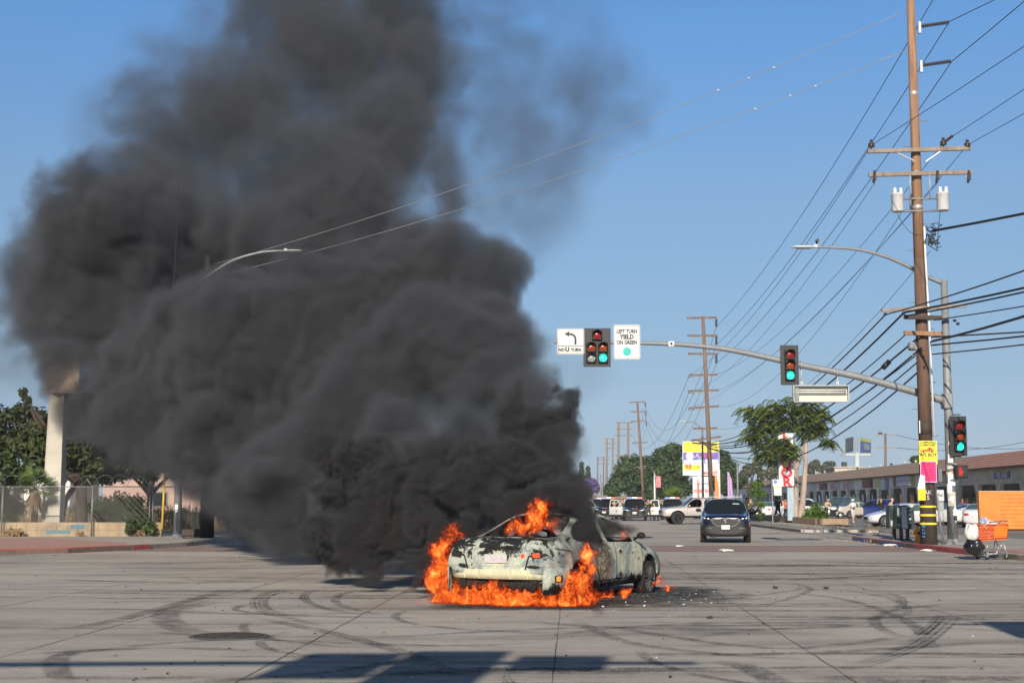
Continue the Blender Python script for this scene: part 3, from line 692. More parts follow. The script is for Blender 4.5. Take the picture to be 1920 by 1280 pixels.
# ------------------------------------------------------------------ the burning sedan
def burned_metal():
    m, N, L, b = nm('burned_paint_and_ash'); g = NT(m.node_tree)
    p = g.new('ShaderNodeTexCoord').outputs['Object']; s = g.new('ShaderNodeSeparateXYZ'); g.put(s.inputs[0], p); x, y, z = s.outputs
    n1 = g.noise(p, 1.6, 5, 0.65, 0.6); n2 = g.noise(p, 4.5, 8, 0.74, 0.7); n3 = g.noise(p, 16, 5, 0.7, 0.4); n4 = g.noise(p, 60, 3, 0.7)
    c = g.mix(g.step(n1, 0.40, 0.56), (0.17, 0.20, 0.205), (0.38, 0.405, 0.34))
    c = g.mix(g.step(g.m('ADD', n2, g.m('MULTIPLY', g.m('SUBTRACT', n1, .5), .6)), 0.53, 0.64), c, (0.56, 0.54, 0.38))
    c = g.mix(g.m('MULTIPLY', g.step(n3, 0.56, 0.66), 0.55), c, (0.17, 0.185, 0.18))
    c = g.mix(g.m('MULTIPLY', g.step(n4, 0.55, 0.7), 0.35), c, (0.72, 0.71, 0.66))
    # rust bloom in the middle of the rear door
    r = g.v('DISTANCE', p, (-0.93, 0.50, 0.66)); rust = g.step(g.m('ADD', r, g.m('MULTIPLY', g.m('SUBTRACT', n2, .5), .55)), 0.46, 0.25)
    c = g.mix(g.m('MULTIPLY', rust, g.step(n3, .34, .56)), c, (0.115, 0.065, 0.035))
    sw = g.m('MULTIPLY', g.step(g.m('ABSOLUTE', g.m('SUBTRACT', y, 1.28)), .75, .3), g.step(z, .55, .95)); c = g.mix(g.m('MULTIPLY', g.m('MULTIPLY', sw, g.step(n2, .36, .6)), .8), c, (.05, .042, .036))
    # charred paint: along the boot edge, boot lid, lower doors and sills
    deck = g.m('MULTIPLY', g.step(y, 1.75, 2.15), g.step(z, 0.62, 0.95)); sill = g.step(z, 0.50, 0.26); cr = g.m('MULTIPLY', g.step(y, 1.2, 1.7), g.step(z, .95, 1.05))
    bias = g.m('ADD', g.m('ADD', g.m('MULTIPLY', deck, 0.125), g.m('MULTIPLY', sill, 0.19)), g.m('MULTIPLY', cr, 0.07))
    char = g.step(g.m('ADD', g.m('ADD', n2, bias), g.m('MULTIPLY', g.m('SUBTRACT', n3, .5), .22)), 0.60, 0.645)
    c = g.mix(char, c, (0.012, 0.012, 0.012))
    L.new(c, b.inputs['Base Color']); b.inputs['Roughness'].default_value = 0.82; b.inputs['Specular IOR Level'].default_value = 0.3
    bp = g.new('ShaderNodeBump'); bp.inputs['Strength'].default_value = 0.8; bp.inputs['Distance'].default_value = 0.012
    g.put(bp.inputs['Height'], g.m('ADD', g.m('ADD', n2, g.m('MULTIPLY', n3, 0.5)), g.m('MULTIPLY', char, -0.25))); L.new(bp.outputs[0], b.inputs['Normal'])
    return m
M_BURN = burned_metal(); M_CHAR = mat('charcoal', (0.014, 0.013, 0.012), 0.95, scale=9, var=0.6, bump=0.6)
M_CREAM = mat('bare_bumper_beam', (0.62, 0.57, 0.36), 0.75, scale=5, col2=(0.42, 0.40, 0.28), bump=0.3)
M_GLOW = mat('burning_lens', (0.9, 0.08, 0.02), 0.5, emit=1.1, scale=25, col2=(0.25, 0.01, 0.005)); M_GLOWA = mat('fire_seen_through_gap', (1.0, 0.28, 0.03), 0.5, emit=1.4, scale=20, col2=(.8, .1, .01))
M_ASHW = mat('white_ash_plate', (0.62, 0.58, 0.57), 0.9, scale=14, bump=0.5, stretch=(1, 1, 6), col2=(.42, .37, .38))
LB = 4.82
BS = sedan(LB, 1.86, 1.47, z0=0.19, hood=0.90, cowl=1.30, roof0=2.12, roof1=3.22, deck0=4.12, deck=1.07, belt=0.95)
BS[-3].update(y=LB - .26, zt=1.10, zr=1.06, wr=.79, zq=1.085, wq=.72); BS[-2].update(y=LB - .10, zl=.50, belt=.86, zt=1.05, zr=1.0, zq=1.03, hw=.905, wb=.85, wr=.77, wq=.70)
BS[-1].update(y=LB - .02, zl=.52, hw=.865, belt=.84, zt=.98, wb=.82, wr=.75, zr=.93, wq=.64, zq=.96)
BS[-3].update(hw=.925)
BS[-3]['zl'] = .24
for s in BS: s.pop('bump', None)
BC = Vector((0.90, 24.05, -0.03)); BR = R(151.5)
car = thing('burning_sedan', 'burned-out sedan in flames, its paint gone to pale ash and black char', 'car', BC, BR)
car.rotation_euler = (R(-.3), 0, BR)
shift(BS, LB / 2); bax = [.95 - LB / 2, 3.75 - LB / 2]
parts, bvh = car_shell(BS, bax, (.385, .33), sub=2)
me_b = parts[0].build('body', M_BURN, car)
for m_ in islands(parts[3]): m_.build('sill', M_BURN, car)
for m_ in islands(parts[4]):
    if len(m_.f) > 4: m_.build('wheel_well', M_CHAR, car)
so = me_b.modifiers.new('sol', 'SOLIDIFY'); so.thickness = 0.03; so.offset = -1; so.use_rim = True
for y in bax:
    for s in (-1, 1): wheel(car, s * .80, y, .295, .2, mat('burnt_rim', (.07, .07, .068), .8, scale=20, var=.5), 7, s, tyre=M_CHAR, rr=.78)
# seams and broken panels
m_ = MB()
for v in ('left', 'right'):
    for pts in ([(-1.12, .30), (-1.10, .93)], [(-.02, .30), (.0, .95)], [(1.02, .62), (.92, .80), (.95, .96)], [(-1.12, .30), (.55, .30)], [(.55, .30), (.75, .55), (1.02, .62)]): seam(m_, bvh, v, pts, w=.020)
    seam(m_, bvh, v, [(1.75, .50), (1.52, .60), (1.62, .86), (2.1, .92)], w=.018)
[i_.build('panel_gap', M_GAP, car) for i_ in islands(m_)]
m_ = MB()
for pts in ([(-.74, .86), (-.56, .80), (-.50, .60)], [(.74, .86), (.56, .80), (.50, .60)]): seam(m_, bvh, 'back', pts, w=.025)
[i_.build('boot_lid_gap', M_GAP, car) for i_ in islands(m_)]
# soot-edged holes: door handle, tail lamps
m_ = MB(); decal(m_, bvh, 'left', [(-.28, .80), (-.17, .86), (-.08, .80), (-.17, .745)], off=.008, dens=.05); m_.build('handle_hole', M_CREAM, car)
m_ = MB(); decal(m_, bvh, 'left', [(-.24, .80), (-.17, .84), (-.115, .80), (-.17, .76)], off=.014, dens=.05); m_.build('handle_hole', M_RIMD, car)
m_ = MB(); decal(m_, bvh, 'back', [(-.80, .79), (-.62, .77), (-.60, .86), (-.78, .90)], off=.012, dens=.05); m_.build('tail_light', M_CHAR, car)
m_ = MB(); decal(m_, bvh, 'back', [(-.76, .795), (-.65, .785), (-.62, .83), (-.65, .855), (-.74, .86)], off=.02, dens=.03); m_.build('tail_light_glow', M_GLOW, car)
m_ = MB(); decal(m_, bvh, 'back', [(.80, .79), (.62, .77), (.60, .86), (.78, .90)], off=.012, dens=.05); m_.build('tail_light', M_CHAR, car)
m_ = MB(); decal(m_, bvh, 'back', [(-.50, .80), (-.44, .78), (-.43, .83), (-.48, .85)], off=.016, dens=.03); m_.build('tail_light_glow', M_GLOW, car)
m_ = MB(); decal(m_, bvh, 'back', [(-.19, .70), (.19, .70), (.19, .83), (-.19, .83)], off=.02, dens=.06); m_.build('licence_plate', M_ASHW, car)
# char scabs on the boot lid
for k in range(16):
    a, z = rnd.uniform(-.7, .7), rnd.choice((.93, .95, .90, .60, .64)) + rnd.uniform(-.02, .02); w_, h_ = rnd.uniform(.05, .16), rnd.uniform(.015, .035)
    m_ = MB(); decal(m_, bvh, 'back', [(a - w_, z - h_ * rnd.random()), (a - w_ * .4, z - h_), (a + w_ * .5, z - h_ * .7), (a + w_, z + h_ * .2), (a + w_ * .3, z + h_), (a - w_ * .6, z + h_ * .6)], off=.012, thick=.01, dens=.03); m_.build('char_scab', M_CHAR, car)
# exposed bumper beam, crash corner pieces, hanging burnt foam
b = MB()
pr = []
for i in range(13):
    t_ = -1 + i / 6; pr.append((t_ * .82, LB / 2 + .03 - .12 * t_ * t_ * t_ * t_ - .05 * t_ * t_))
for i in range(12):
    (x0, y0), (x1, y1) = pr[i], pr[i + 1]
    b.add([(x0, y0, .46), (x1, y1, .46), (x1, y1 + .0, .60), (x0, y0, .60), (x0, y0 - .1, .62), (x1, y1 - .1, .62), (x0, y0 - .1, .45), (x1, y1 - .1, .45)], [(0, 1, 2, 3), (3, 2, 5, 4), (6, 7, 1, 0)], True)
for i in (2, 4, 8, 10): b.box((pr[i][0], pr[i][1] + .005, .53), (.02, .02, .13))
b.build('bumper_beam', M_CREAM, car)
for s in (-1, 1):
    b = MB()      # the corner of the bumper cover that still hangs on the quarter panel
    outer = [(s * .94, 1.78), (s * .95, 2.0), (s * .935, 2.2), (s * .90, 2.33), (s * .82, 2.41)]
    for (x0, y0), (x1, y1) in zip(outer, outer[1:]):
        zt0 = .63; zb0 = .20 + .05 * rnd.random()
        b.add([(x0, y0, zb0), (x1, y1, zb0), (x1, y1, zt0), (x0, y0, zt0), (x0 * .97, y0 - .02, zb0), (x1 * .97, y1 - .02, zb0), (x1 * .97, y1 - .02, zt0), (x0 * .97, y0 - .02, zt0)], [(0, 1, 2, 3), (7, 6, 5, 4), (3, 2, 6, 7), (0, 4, 5, 1)], True)
    cb = b.build('bumper_corner', M_BURN, car)
    if s < 0:
        b = MB(); b.bbox((-.935, 2.14, .47), (.05, .20, .10), .012, rz=R(-6)); b.build('side_reflector_hole', M_CHAR, cb)
        b = MB(); b.bbox((-.952, 2.17, .47), (.03, .11, .075), .01, rz=R(-6)); b.build('side_reflector_glow', M_GLOWA, cb)
b = MB()
for i in range(26):
    x = -.62 + i * .05; b.tube([(x, 2.28, .47), (x + rnd.uniform(-.03, .03), 2.32, .38), (x + rnd.uniform(-.05, .05), 2.30, .30 + rnd.uniform(-.05, .03))], [.045, .055, .03], 6)
b.build('burnt_bumper_foam', M_CHAR, car)
b = MB(); b.bbox((0, 0, .27), (1.5, 3.9, .08), .02); b.bbox((0, 1.55, .52), (1.5, .06, .5), .02); b.bbox((0, -1.05, .6), (1.5, .08, .6), .02); b.build('floor_pan', M_CHAR, car)
for sx in (-.4, .4):
    b = MB()
    b.tube([(sx - .22, -.05, .45), (sx - .23, .12, .8), (sx - .2, .26, 1.12), (sx, .30, 1.18), (sx + .2, .26, 1.12), (sx + .23, .12, .8), (sx + .22, -.05, .45)], .028, 8)
    for k in range(5): b.tube([(sx - .22, .02 + .05 * k, .55 + .12 * k), (sx + .22, .02 + .05 * k, .55 + .12 * k)], .012, 6)
    b.tube([(sx - .08, .28, 1.15), (sx - .08, .31, 1.27), (sx + .08, .31, 1.27), (sx + .08, .28, 1.15)], .015, 6)
    b.bbox((sx, -.28, .42), (.48, .5, .07), .02); b.build('seat_frame', M_CHAR, car)
b = MB(); b.tube([(-.6, 1.25, .5), (-.62, 1.42, .95), (.62, 1.42, .95), (.6, 1.25, .5)], .03, 8); b.bbox((0, 1.1, .46), (1.25, .5, .08), .03); b.bbox((0, 1.62, .92), (1.3, .35, .03), .01); b.build('rear_bench_frame', M_CHAR, car)
b = MB(); b.tube([(.6, -.95, .85), (.3, -.98, .93), (-.3, -.98, .93), (-.6, -.95, .85)], .07, 8); b.lathe((.38, -.72, .88), [(.18, 0), (.19, .012), (.18, .024)], 20, axis='Y'); b.build('dashboard_remains', M_CHAR, car)
for s in (-1, 1):
    b = MB(); b.tube([(s * .86, -.88, .97), (s * .97, -.84, 1.02)], .02, 6); b.lathe((s * 1.02, -.82, 1.04), [(.001, -.05), (.06, -.045), (.085, 0), (.05, .04), (.001, .05)], 8, axis='Y', M=Matrix.Diagonal((1.0, .7, .7))); b.build('mirror_stub', M_CHAR, car)
# ------------------------------------------------------------------ street furniture
M_GALV = mat('galvanised_steel', (0.22, 0.23, 0.235), 0.6, metal=0.2, scale=7, var=0.16, bump=0.15)
M_DKMET = mat('dark_green_black_metal', (0.028, 0.03, 0.03), 0.55); M_BACK = mat('signal_backplate', (0.022, 0.023, 0.025), 0.6, scale=12)
M_SIGHOOD = mat('signal_visor', (0.012, 0.012, 0.013), 0.6); M_WHITE = mat('sign_white', (0.62, 0.62, 0.60), 0.5, scale=4, var=0.04)
M_BLACK = mat('sign_black', (0.012, 0.012, 0.013), 0.5); M_SIGNBK = mat('sign_back_aluminium', (0.35, 0.36, 0.37), 0.45, metal=0.5)
M_WOOD = mat('weathered_pole_wood', (0.21, 0.115, 0.065), 0.85, scale=3.5, col2=(0.36, 0.21, 0.125), bump=0.8, bscale=30, stretch=(3, 3, 0.22))
M_WOODG = mat('grey_weathered_wood', (0.20, 0.15, 0.115), 0.85, scale=4, col2=(0.30, 0.25, 0.2), bump=0.5, stretch=(1, 1, .3))
M_TAR = mat('creosoted_wood', (0.035, 0.025, 0.02), 0.8, scale=4, col2=(0.075, 0.052, 0.04), bump=0.6, stretch=(3, 3, .3))
M_WIRE = mat('wire_black', (0.015, 0.015, 0.016), 0.6); M_WIREG = mat('wire_pale', (0.26, 0.27, 0.28), 0.5, metal=.3); M_GREENT = mat('teal_disc', (0.0, 0.42, 0.34), 0.4)
M_CERAM = mat('insulator_brown', (0.055, 0.04, 0.038), 0.3); M_XF = mat('transformer_grey', (0.50, 0.51, 0.51), 0.5, scale=3); M_ALU = mat('aluminium_strip', (0.42, 0.42, 0.41), 0.5, metal=.4)
def lens(name, col, e, scale=0, spec=.5):
    m, N, L, b = nm(name); b.inputs['Base Color'].default_value = (*[c * .35 for c in col], 1); b.inputs['Roughness'].default_value = .25
    if e: b.inputs['Emission Color'].default_value = (*col, 1); b.inputs['Emission Strength'].default_value = e
    return m
M_RED = lens('red_lens_unlit', (0.75, 0.03, 0.03), 0.0); M_AMB = lens('amber_lens_unlit', (1.0, 0.20, 0.04), 0.0); M_GRN = lens('green_lens_lit', (0.03, 0.85, 0.62), 1.0); M_CLR = mat('arrow_lens_unlit', (0.28, 0.29, 0.28), 0.2, scale=25, var=.4, coat=1)
M_RED.node_tree.nodes['Principled BSDF'].inputs['Base Color'].default_value = (0.20, 0.006, 0.008, 1); M_AMB.node_tree.nodes['Principled BSDF'].inputs['Base Color'].default_value = (0.24, 0.036, 0.008, 1)
def signal_head(name, label, loc, cells, bw, bh, rz=0, group=None):
    """cells [(x,z,material)] 12-inch sections; faces -y"""
    t = thing(name, label, 'traffic light', loc, rz, group)
    b = MB(); b.bbox((0, .06, 0), (bw, .012, bh), .005); pl = b.build('backplate', M_BACK, t)
    b = MB(); b.bbox((0, .058, 0), (bw - .02, .010, bh - .02), .004)
    h = MB()
    xs = sorted({c[0] for c in cells})
    for (x, z, m) in cells: h.bbox((x, .03, z), (.335, .17, .335), .02)
    hs = h.build('housing', M_SIGHOOD, t)
    for (x, z, m) in cells:
        l = MB(); l.lathe((x, 0, z), [(.001, -.088), (.08, -.082), (.138, -.062)], 20, axis='Y'); l.build('lens', m, t)
        v = MB(); n = 20; vs = []
        for j, (yy, rr) in enumerate(((-.055, .150), (-.30, .158), (-.30, .152), (-.055, .144))):
            for k in range(n + 1):
                a = R(-28) + R(236) * k / n; y2 = yy if j in (0, 3) else yy + .13 * (1 - math.sin(max(0.0, min(math.pi, a)))) * .9
                vs.append((x + rr * math.cos(a), y2, z + rr * math.sin(a)))
        fs = []
        for j in range(4):
            for k in range(n): a0 = j * (n + 1) + k; c0 = ((j + 1) % 4) * (n + 1) + k; fs.append((a0, a0 + 1, c0 + 1, c0))
        v.add(vs, fs, True); v.build('visor', M_SIGHOOD, t)
    return t
def board(name, label, cat, loc, w_, h_, m, rz=0, r=.05, th=.004, texts=(), border=True, group=None, kind='sign', parent=None):
    t = thing(name, label, cat, loc, rz, group) if parent is None else bpy.data.objects.new('panel', None)
    b = MB(); poly = []
    for (cx, cy, a0) in ((w_ / 2 - r, h_ / 2 - r, 0), (-w_ / 2 + r, h_ / 2 - r, 90), (-w_ / 2 + r, -h_ / 2 + r, 180), (w_ / 2 - r, -h_ / 2 + r, 270)):
        for k in range(5): a = R(a0 + 22.5 * k); poly.append((cx + r * math.cos(a), cy + r * math.sin(a)))
    MX = T((0, 0, 0)); b.prism(poly, 0, th, MX); b.build('panel', m, t)
    b = MB(); b.prism(poly, -th - .001, -.0005, MX); b.build('panel_back', M_SIGNBK, t)
    if border:
        b = MB(); s1, s2 = 1 - .03 / max(w_, h_) * 1.3, 1 - .055 / max(w_, h_) * 1.3
        n = len(poly); vs = [MX @ Vector((x * s, y * s, th + .002)) for s in (s1, s2) for x, y in poly]
        b.add(vs, [(k, (k + 1) % n, n + (k + 1) % n, n + k) for k in range(n)]); b.build('border', M_BLACK, t)
    for tx in texts:
        s, x, z, size, mm = tx[:5]; kw = tx[5] if len(tx) > 5 else {}
        vs, fs = text_mesh(s, size, T((x, -th - .001, z)), ext=.001, **kw); MB().add(vs, fs).build('lettering', mm, t)
    return t
def mast_arm(x0, Y0, px_tip=1040, label='', label_l='', group=None, mirror=1, build_heads=True):
    pass
# pole and arm at the right-hand corner
SY = 48.3; SX = XP(1787, SY).x
def sp(px, py, dY=0): return P(px, py, SY + dY)
base = Vector((SX, SY, .15))
t = thing('signal_pole', 'tall grey steel signal pole plastered with stickers on the corner beside the shopping cart', 'signal pole', base)
topz = P(1770, 527, SY).z - .15
b = MB(); b.tube([(0, 0, 0), (0, 0, topz)], [.17, .118], 20); b.lathe((0, 0, topz), [(.12, -.02), (.125, .0), (.09, .05), (.001, .07)], 20)
b.build('pole', M_GALV, t)
b = MB(); b.bbox((0, 0, .02), (.62, .62, .05), .01); b.lathe((0, 0, .04), [(.22, 0), (.23, .05), (.175, .14)], 20)
for a in (-1, 1):
    for c_ in (-1, 1): b.cyl((a * .24, c_ * .24, .04), (a * .24, c_ * .24, .12), .025, n=8)
b.build('base_plate', M_GALV, t)
rr = random.Random(5)
M_STK = [mat('sticker_white', (.72, .72, .7), .6, var=.2, scale=14), mat('sticker_grey', (.48, .47, .44), .7, var=.4, scale=9), mat('sticker_blue', (.08, .1, .3), .6), mat('sticker_tan', (.45, .33, .22), .7, var=.3, scale=8)]
def wrap_patch(mb, a0, a1, z0, z1, rfun, off=.006, n=6, jag=.03):
    vs = []
    for j, z in enumerate((z0, (z0 + z1) / 2, z1)):
        for k in range(n + 1):
            a = a0 + (a1 - a0) * k / n; q = rfun(z) + off; zz = z + (rr.uniform(-jag, jag) if j != 1 else 0)
            vs.append((q * math.cos(a), q * math.sin(a), zz))
    mb.add(vs, [(j * (n + 1) + k, j * (n + 1) + k + 1, (j + 1) * (n + 1) + k + 1, (j + 1) * (n + 1) + k) for j in range(2) for k in range(n)], True)
rf = lambda z: .17 - .052 * z / topz
for (z0, z1, a0, a1, mi) in ((1.25, 1.75, -150, -50, 1), (1.72, 2.02, -160, -95, 0), (1.95, 2.35, -140, -40, 0), (2.0, 2.12, -80, -25, 0), (2.14, 2.18, -85, -25, 2), (2.3, 2.42, -170, -30, 3), (1.5, 1.58, -120, -60, 0), (.95, 1.22, -80, -48, 0), (2.5, 2.62, -150, -70, 1), (2.7, 3.0, -130, -70, 0), (2.85, 2.92, -80, -40, 2), (3.3, 3.42, -120, -80, 0), (.7, .8, -75, -50, 1), (1.9, 1.97, -60, -20, 2)):
    m_ = MB(); wrap_patch(m_, R(a0), R(a1), z0, z1, rf, .004 + .002 * rr.random()); m_.build('sticker', M_STK[mi], t)
m_ = MB()
for k in range(9):     # drawn tag running down the pole
    a = R(-70 + rr.uniform(-14, 14)); z = .30 + k * .075; q = rf(z) + .005
    p0 = Vector((q * math.cos(a), q * math.sin(a), z)); a2 = a + R(rr.choice((-22, 22))); p1 = Vector((q * math.cos(a2), q * math.sin(a2), z + .05)); p2 = Vector((q * math.cos(a), q * math.sin(a), z + .09)); m_.tube([p0, p1, p2], .008, 5)
m_.build('spray_tag', M_BLACK, t)
b = MB(); b.bbox((.05, -.19, 1.05), (.14, .05, .22), .01); b.build('push_button_box', M_WHITE, t)
b = MB(); b.lathe((.05, -.21, .86), [(.001, -.03), (.05, -.02), (.055, .03)], 12, axis='Y'); b.build('push_button', M_DKMET, t)
# mast arm
armpts = [(1772, 751), (1700, 730), (1600, 704), (1500, 684), (1420, 666), (1350, 653), (1260, 645), (1150, 642), (1042, 640)]
n_ = len(armpts); pts = spline([sp(x, y, -.0) - base for x, y in armpts], 5); rs = [.14 - (.14 - .05) * i / (len(pts) - 1) for i in range(len(pts))]
b = MB(); b.tube(pts, rs, 16); b.build('mast_arm', M_GALV, t)
b = MB(); q = pts[0]; b.bbox((q.x + .06, 0, q.z - .02), (.30, .42, .52), .03); b.cyl((q.x - .12, 0, q.z), (q.x + .1, 0, q.z), .2, n=16); b.build('arm_bracket', M_GALV, t)
b = MB(); q = pts[-1]; b.bbox((q.x, 0, q.z), (.05, .16, .14), .01); b.cyl((q.x - .02, -.1, q.z + .0), (q.x - .02, .05, q.z), .06, n=10); b.build('arm_end_cap', M_GALV, t)
q = sp(1258, 645) - base
b = MB(); b.bbox((q.x, -.10, q.z), (.20, .06, .17), .01); h_ = b.build('arm_junction_box', M_WHITE, t); b = MB(); b.lathe((q.x, -.14, q.z), [(.001, -.01), (.04, -.01), (.045, .02)], 12, axis='Y'); b.build('box_port', M_BLACK, h_)
# street lamp arm on the same pole
la = [(1765, 530), (1735, 517), (1700, 498), (1660, 481), (1620, 470), (1580, 465), (1532, 463)]
pl_ = spline([sp(x, y) - base for x, y in la], 5); b = MB(); b.tube(pl_, [.075 - .035 * i / (len(pl_) - 1) for i in range(len(pl_))], 12); b.build('lamp_arm', M_GALV, t)
def cobra_head(t, q, s, L_=.62):
    b = MB(); vs = []; n = 10; m = 12
    for i in range(n + 1):
        u = i / n; w_ = .17 * math.sin(min(1, u * 1.9 + .15) * math.pi / 2) * (1 if u < .8 else math.cos((u - .8) / .2 * 1.35)); h_ = .055 * math.sin(min(1, u * 1.6 + .25) * math.pi / 2) * (1 if u < .75 else math.cos((u - .75) / .25 * 1.3))
        for k in range(m): a = 2 * math.pi * k / m; vs.append((q.x + s * u * L_, q.y + w_ * math.cos(a), q.z - .01 + h_ * math.sin(a) * (1 if math.sin(a) > 0 else .7)))
    b.add(vs, [(i * m + k, i * m + (k + 1) % m, (i + 1) * m + (k + 1) % m, (i + 1) * m + k) for i in range(n) for k in range(m)], True)
    b.bbox((q.x + s * .08, q.y, q.z + .05), (.14, .12, .07), .02)
    h = b.build('lamp_head', mat('lamp_head_white', (.62, .62, .6), .5, scale=5), t)
    b = MB(); b.bbox((q.x + s * L_ * .55, q.y, q.z - .052), (L_ * .5, .2, .012), .004); b.build('lamp_glass', mat('lamp_glass', (.3, .3, .28), .2), h)
cobra_head(t, sp(1534, 463) - base, -1, .92)
q = sp(1532, 463) - base; b = MB(); b.cyl(q + Vector((0, 0, 0)), q + Vector((0, 0, .18)), .03, n=8); b.tube([q + Vector((0, .05, .2)), q + Vector((0, -.14, .22))], .055, 10); b.build('camera_sensor', M_BLACK, t)
# hanging lit street-name box, its panel gone and the tubes showing
q = sp(1539, 738, -.12)
bx = thing('street_name_box', 'open white light box with its sign panel gone, hung under the signal arm', 'light box', q)
w_, h_ = 1.86, .54
b = MB()
for (cx, cz, sx, sz) in ((0, h_ / 2, w_, .035), (0, -h_ / 2, w_, .035), (-w_ / 2, 0, .035, h_ - .03), (w_ / 2, 0, .035, h_ - .03)): b.bbox((cx, 0, cz), (sx, .2, sz), .004)
b.build('frame', M_ALU, bx)
b = MB(); b.bbox((0, .085, 0), (w_ - .04, .01, h_ - .04), .002); b.build('back_panel', mat('box_inside', (.52, .50, .42), .6, scale=2), bx)
for dz in (.09, .02):
    b = MB(); b.cyl((-w_ / 2 + .06, 0.0, dz + .03), (w_ / 2 - .06, 0.0, dz + .03), .022, n=10); b.build('tube_lamp', mat('tube_white', (.7, .7, .66), .3), bx)
b = MB(); b.bbox((0, .03, -.0), (w_ - .1, .05, .03), .004); b.bbox((0, .03, .17), (w_ - .1, .05, .03), .004); b.bbox((-w_ / 2 + .12, .02, 0), (.14, .08, .46), .01); b.build('ballast', mat('ballast_grey', (.18, .2, .19), .5), bx)
for dx in (-.62, .6):
    b = MB(); zt = (sp(1539 + dx * 55, 0) * 0 + Vector((0, 0, 0))).z; 
    za = [p for p in pts]; wx = q.x + dx - base.x; zz = min(za, key=lambda p: abs(p.x - wx)).z + base.z - q.z
    b.tube([(dx, 0.1, h_ / 2), (dx, 0.12, zz)], .022, 8); b.bbox((dx, .1, h_ / 2 + .1), (.1, .03, .14), .01); b.tube([(dx - .02, .12 + .15 * math.cos(a), zz + .15 * math.sin(a)) for a in [R(30 * k) for k in range(13)]], .012, 6); b.build('hanger', M_ALU, bx)
# signal heads and signs on the arm
r_, a_, g_ = M_RED, M_AMB, M_GRN
signal_head('traffic_light', 'three-lamp traffic light showing green, partway along the overhead arm', sp(1481, 684, -.22), [(0, .355, r_), (0, 0, a_), (0, -.355, g_)], .62, 1.36, group='traffic lights')
signal_head('traffic_light', 'five-lamp left-turn traffic light near the tip of the overhead arm', sp(1119.5, 651, -.2), [(0, .42, r_), (-.2, .0, a_), (.2, 0, a_), (-.2, -.36, M_CLR), (.2, -.36, g_)], .93, 1.32, group='traffic lights')
W_, K_ = M_WHITE, M_BLACK
tb = board('no_u_turn_sign', 'square white sign with a curved left arrow over NO U TURN', 'sign', sp(1070, 640, -.16), .92, .88, W_, texts=[('NO', -.31, -.29, .145, K_, dict(sx=.9, bold=.009)), ('U', -.115, -.28, .20, K_, dict(bold=.014)), ('TURN', .185, -.29, .145, K_, dict(sx=.9, bold=.009))])
b = MB(); b.box((0, -.006, -.155), (.86, .003, .02))
ap = spline([Vector((.16, 0, -.11)), Vector((.16, 0, .12)), Vector((.09, 0, .22)), Vector((-.02, 0, .255)), Vector((-.06, 0, .255))], 5)
for p_, q_ in zip(ap, ap[1:]):
    d = (q_ - p_).normalized(); s_ = Vector((-d.z, 0, d.x)) * .036; b.add([(v.x, -.007, v.z) for v in (p_ - s_, q_ - s_, q_ + s_, p_ + s_)], [(0, 1, 2, 3)])
b.add([(-.05, -.007, .35), (-.05, -.007, .16), (-.22, -.007, .255)], [(0, 1, 2)]); b.build('arrow', K_, tb)
tb = board('left_turn_yield_sign', 'tall white sign reading LEFT TURN YIELD ON GREEN with a teal disc', 'sign', sp(1175.5, 641, -.16), .90, 1.18, W_, texts=[('LEFT TURN', 0, .36, .18, K_, dict(sx=.78, bold=.009)), ('YIELD', 0, .17, .21, K_, dict(sx=.85, bold=.012)), ('ON GREEN', 0, -.02, .18, K_, dict(sx=.78, bold=.009))])
b = MB(); b.lathe((0, -.006, -.33), [(.001, 0), (.145, 0)], 28, axis='Y', smooth=False); b.build('disc', M_GREENT, tb)
# side signal and pedestrian signal on the pole
signal_head('traffic_light', 'three-lamp traffic light showing green, bracketed low on the corner pole', sp(1798, 817, -.35), [(0, .355, r_), (0, 0, a_), (0, -.355, g_)], .60, 1.34, rz=R(6), group='traffic lights')
for o_ in [thing('signal_bracket', 'grey pipe bracket carrying the low traffic light on the corner pole', 'bracket', sp(1787, 817))]:
    b = MB()
    for dz in (.72, -.70): b.tube([(-.05, 0, dz), (.2, -.1, dz), (.2, -.3, dz)], .025, 8)
    b.build('pipe', M_GALV, o_)
pt = thing('pedestrian_signal', 'black pedestrian signal box with a red hand on the corner pole', 'pedestrian signal', sp(1802, 884, -.35), R(8))
b = MB(); b.bbox((0, 0, 0), (.44, .2, .44), .03); b.build('housing', M_SIGHOOD, pt)
b = MB(); b.bbox((0, -.105, 0), (.38, .01, .38), .004); b.build('face', mat('ped_face', (.03, .03, .03), .3, coat=.5), pt)
M_HAND = lens('red_hand', (.8, .03, .02), .5)
def hand_icon(parent, x, y, z, s):
    b = MB(); b.box((x, y, z - .03 * s), (.10 * s, .004, .13 * s))
    for k, h in enumerate((.10, .13, .12, .09)): b.box((x - .038 * s + .025 * s * k, y, z + (.03 + h / 2) * s), (.019 * s, .004, h * s))
    b.bar((x + .045 * s, y, z - .04 * s), (x + .085 * s, y, z + .035 * s), .02 * s, .004); b.build('hand_symbol', M_HAND, parent)
hand_icon(pt, -.07, -.113, -.02, 1.15)
b = MB(); b.tube([(-.1, .05, -.24), (-.3, .3, -.3)], .03, 8); b.tube([(-.1, .05, .24), (-.3, .3, .3)], .03, 8); b.build('bracket', M_GALV, pt)
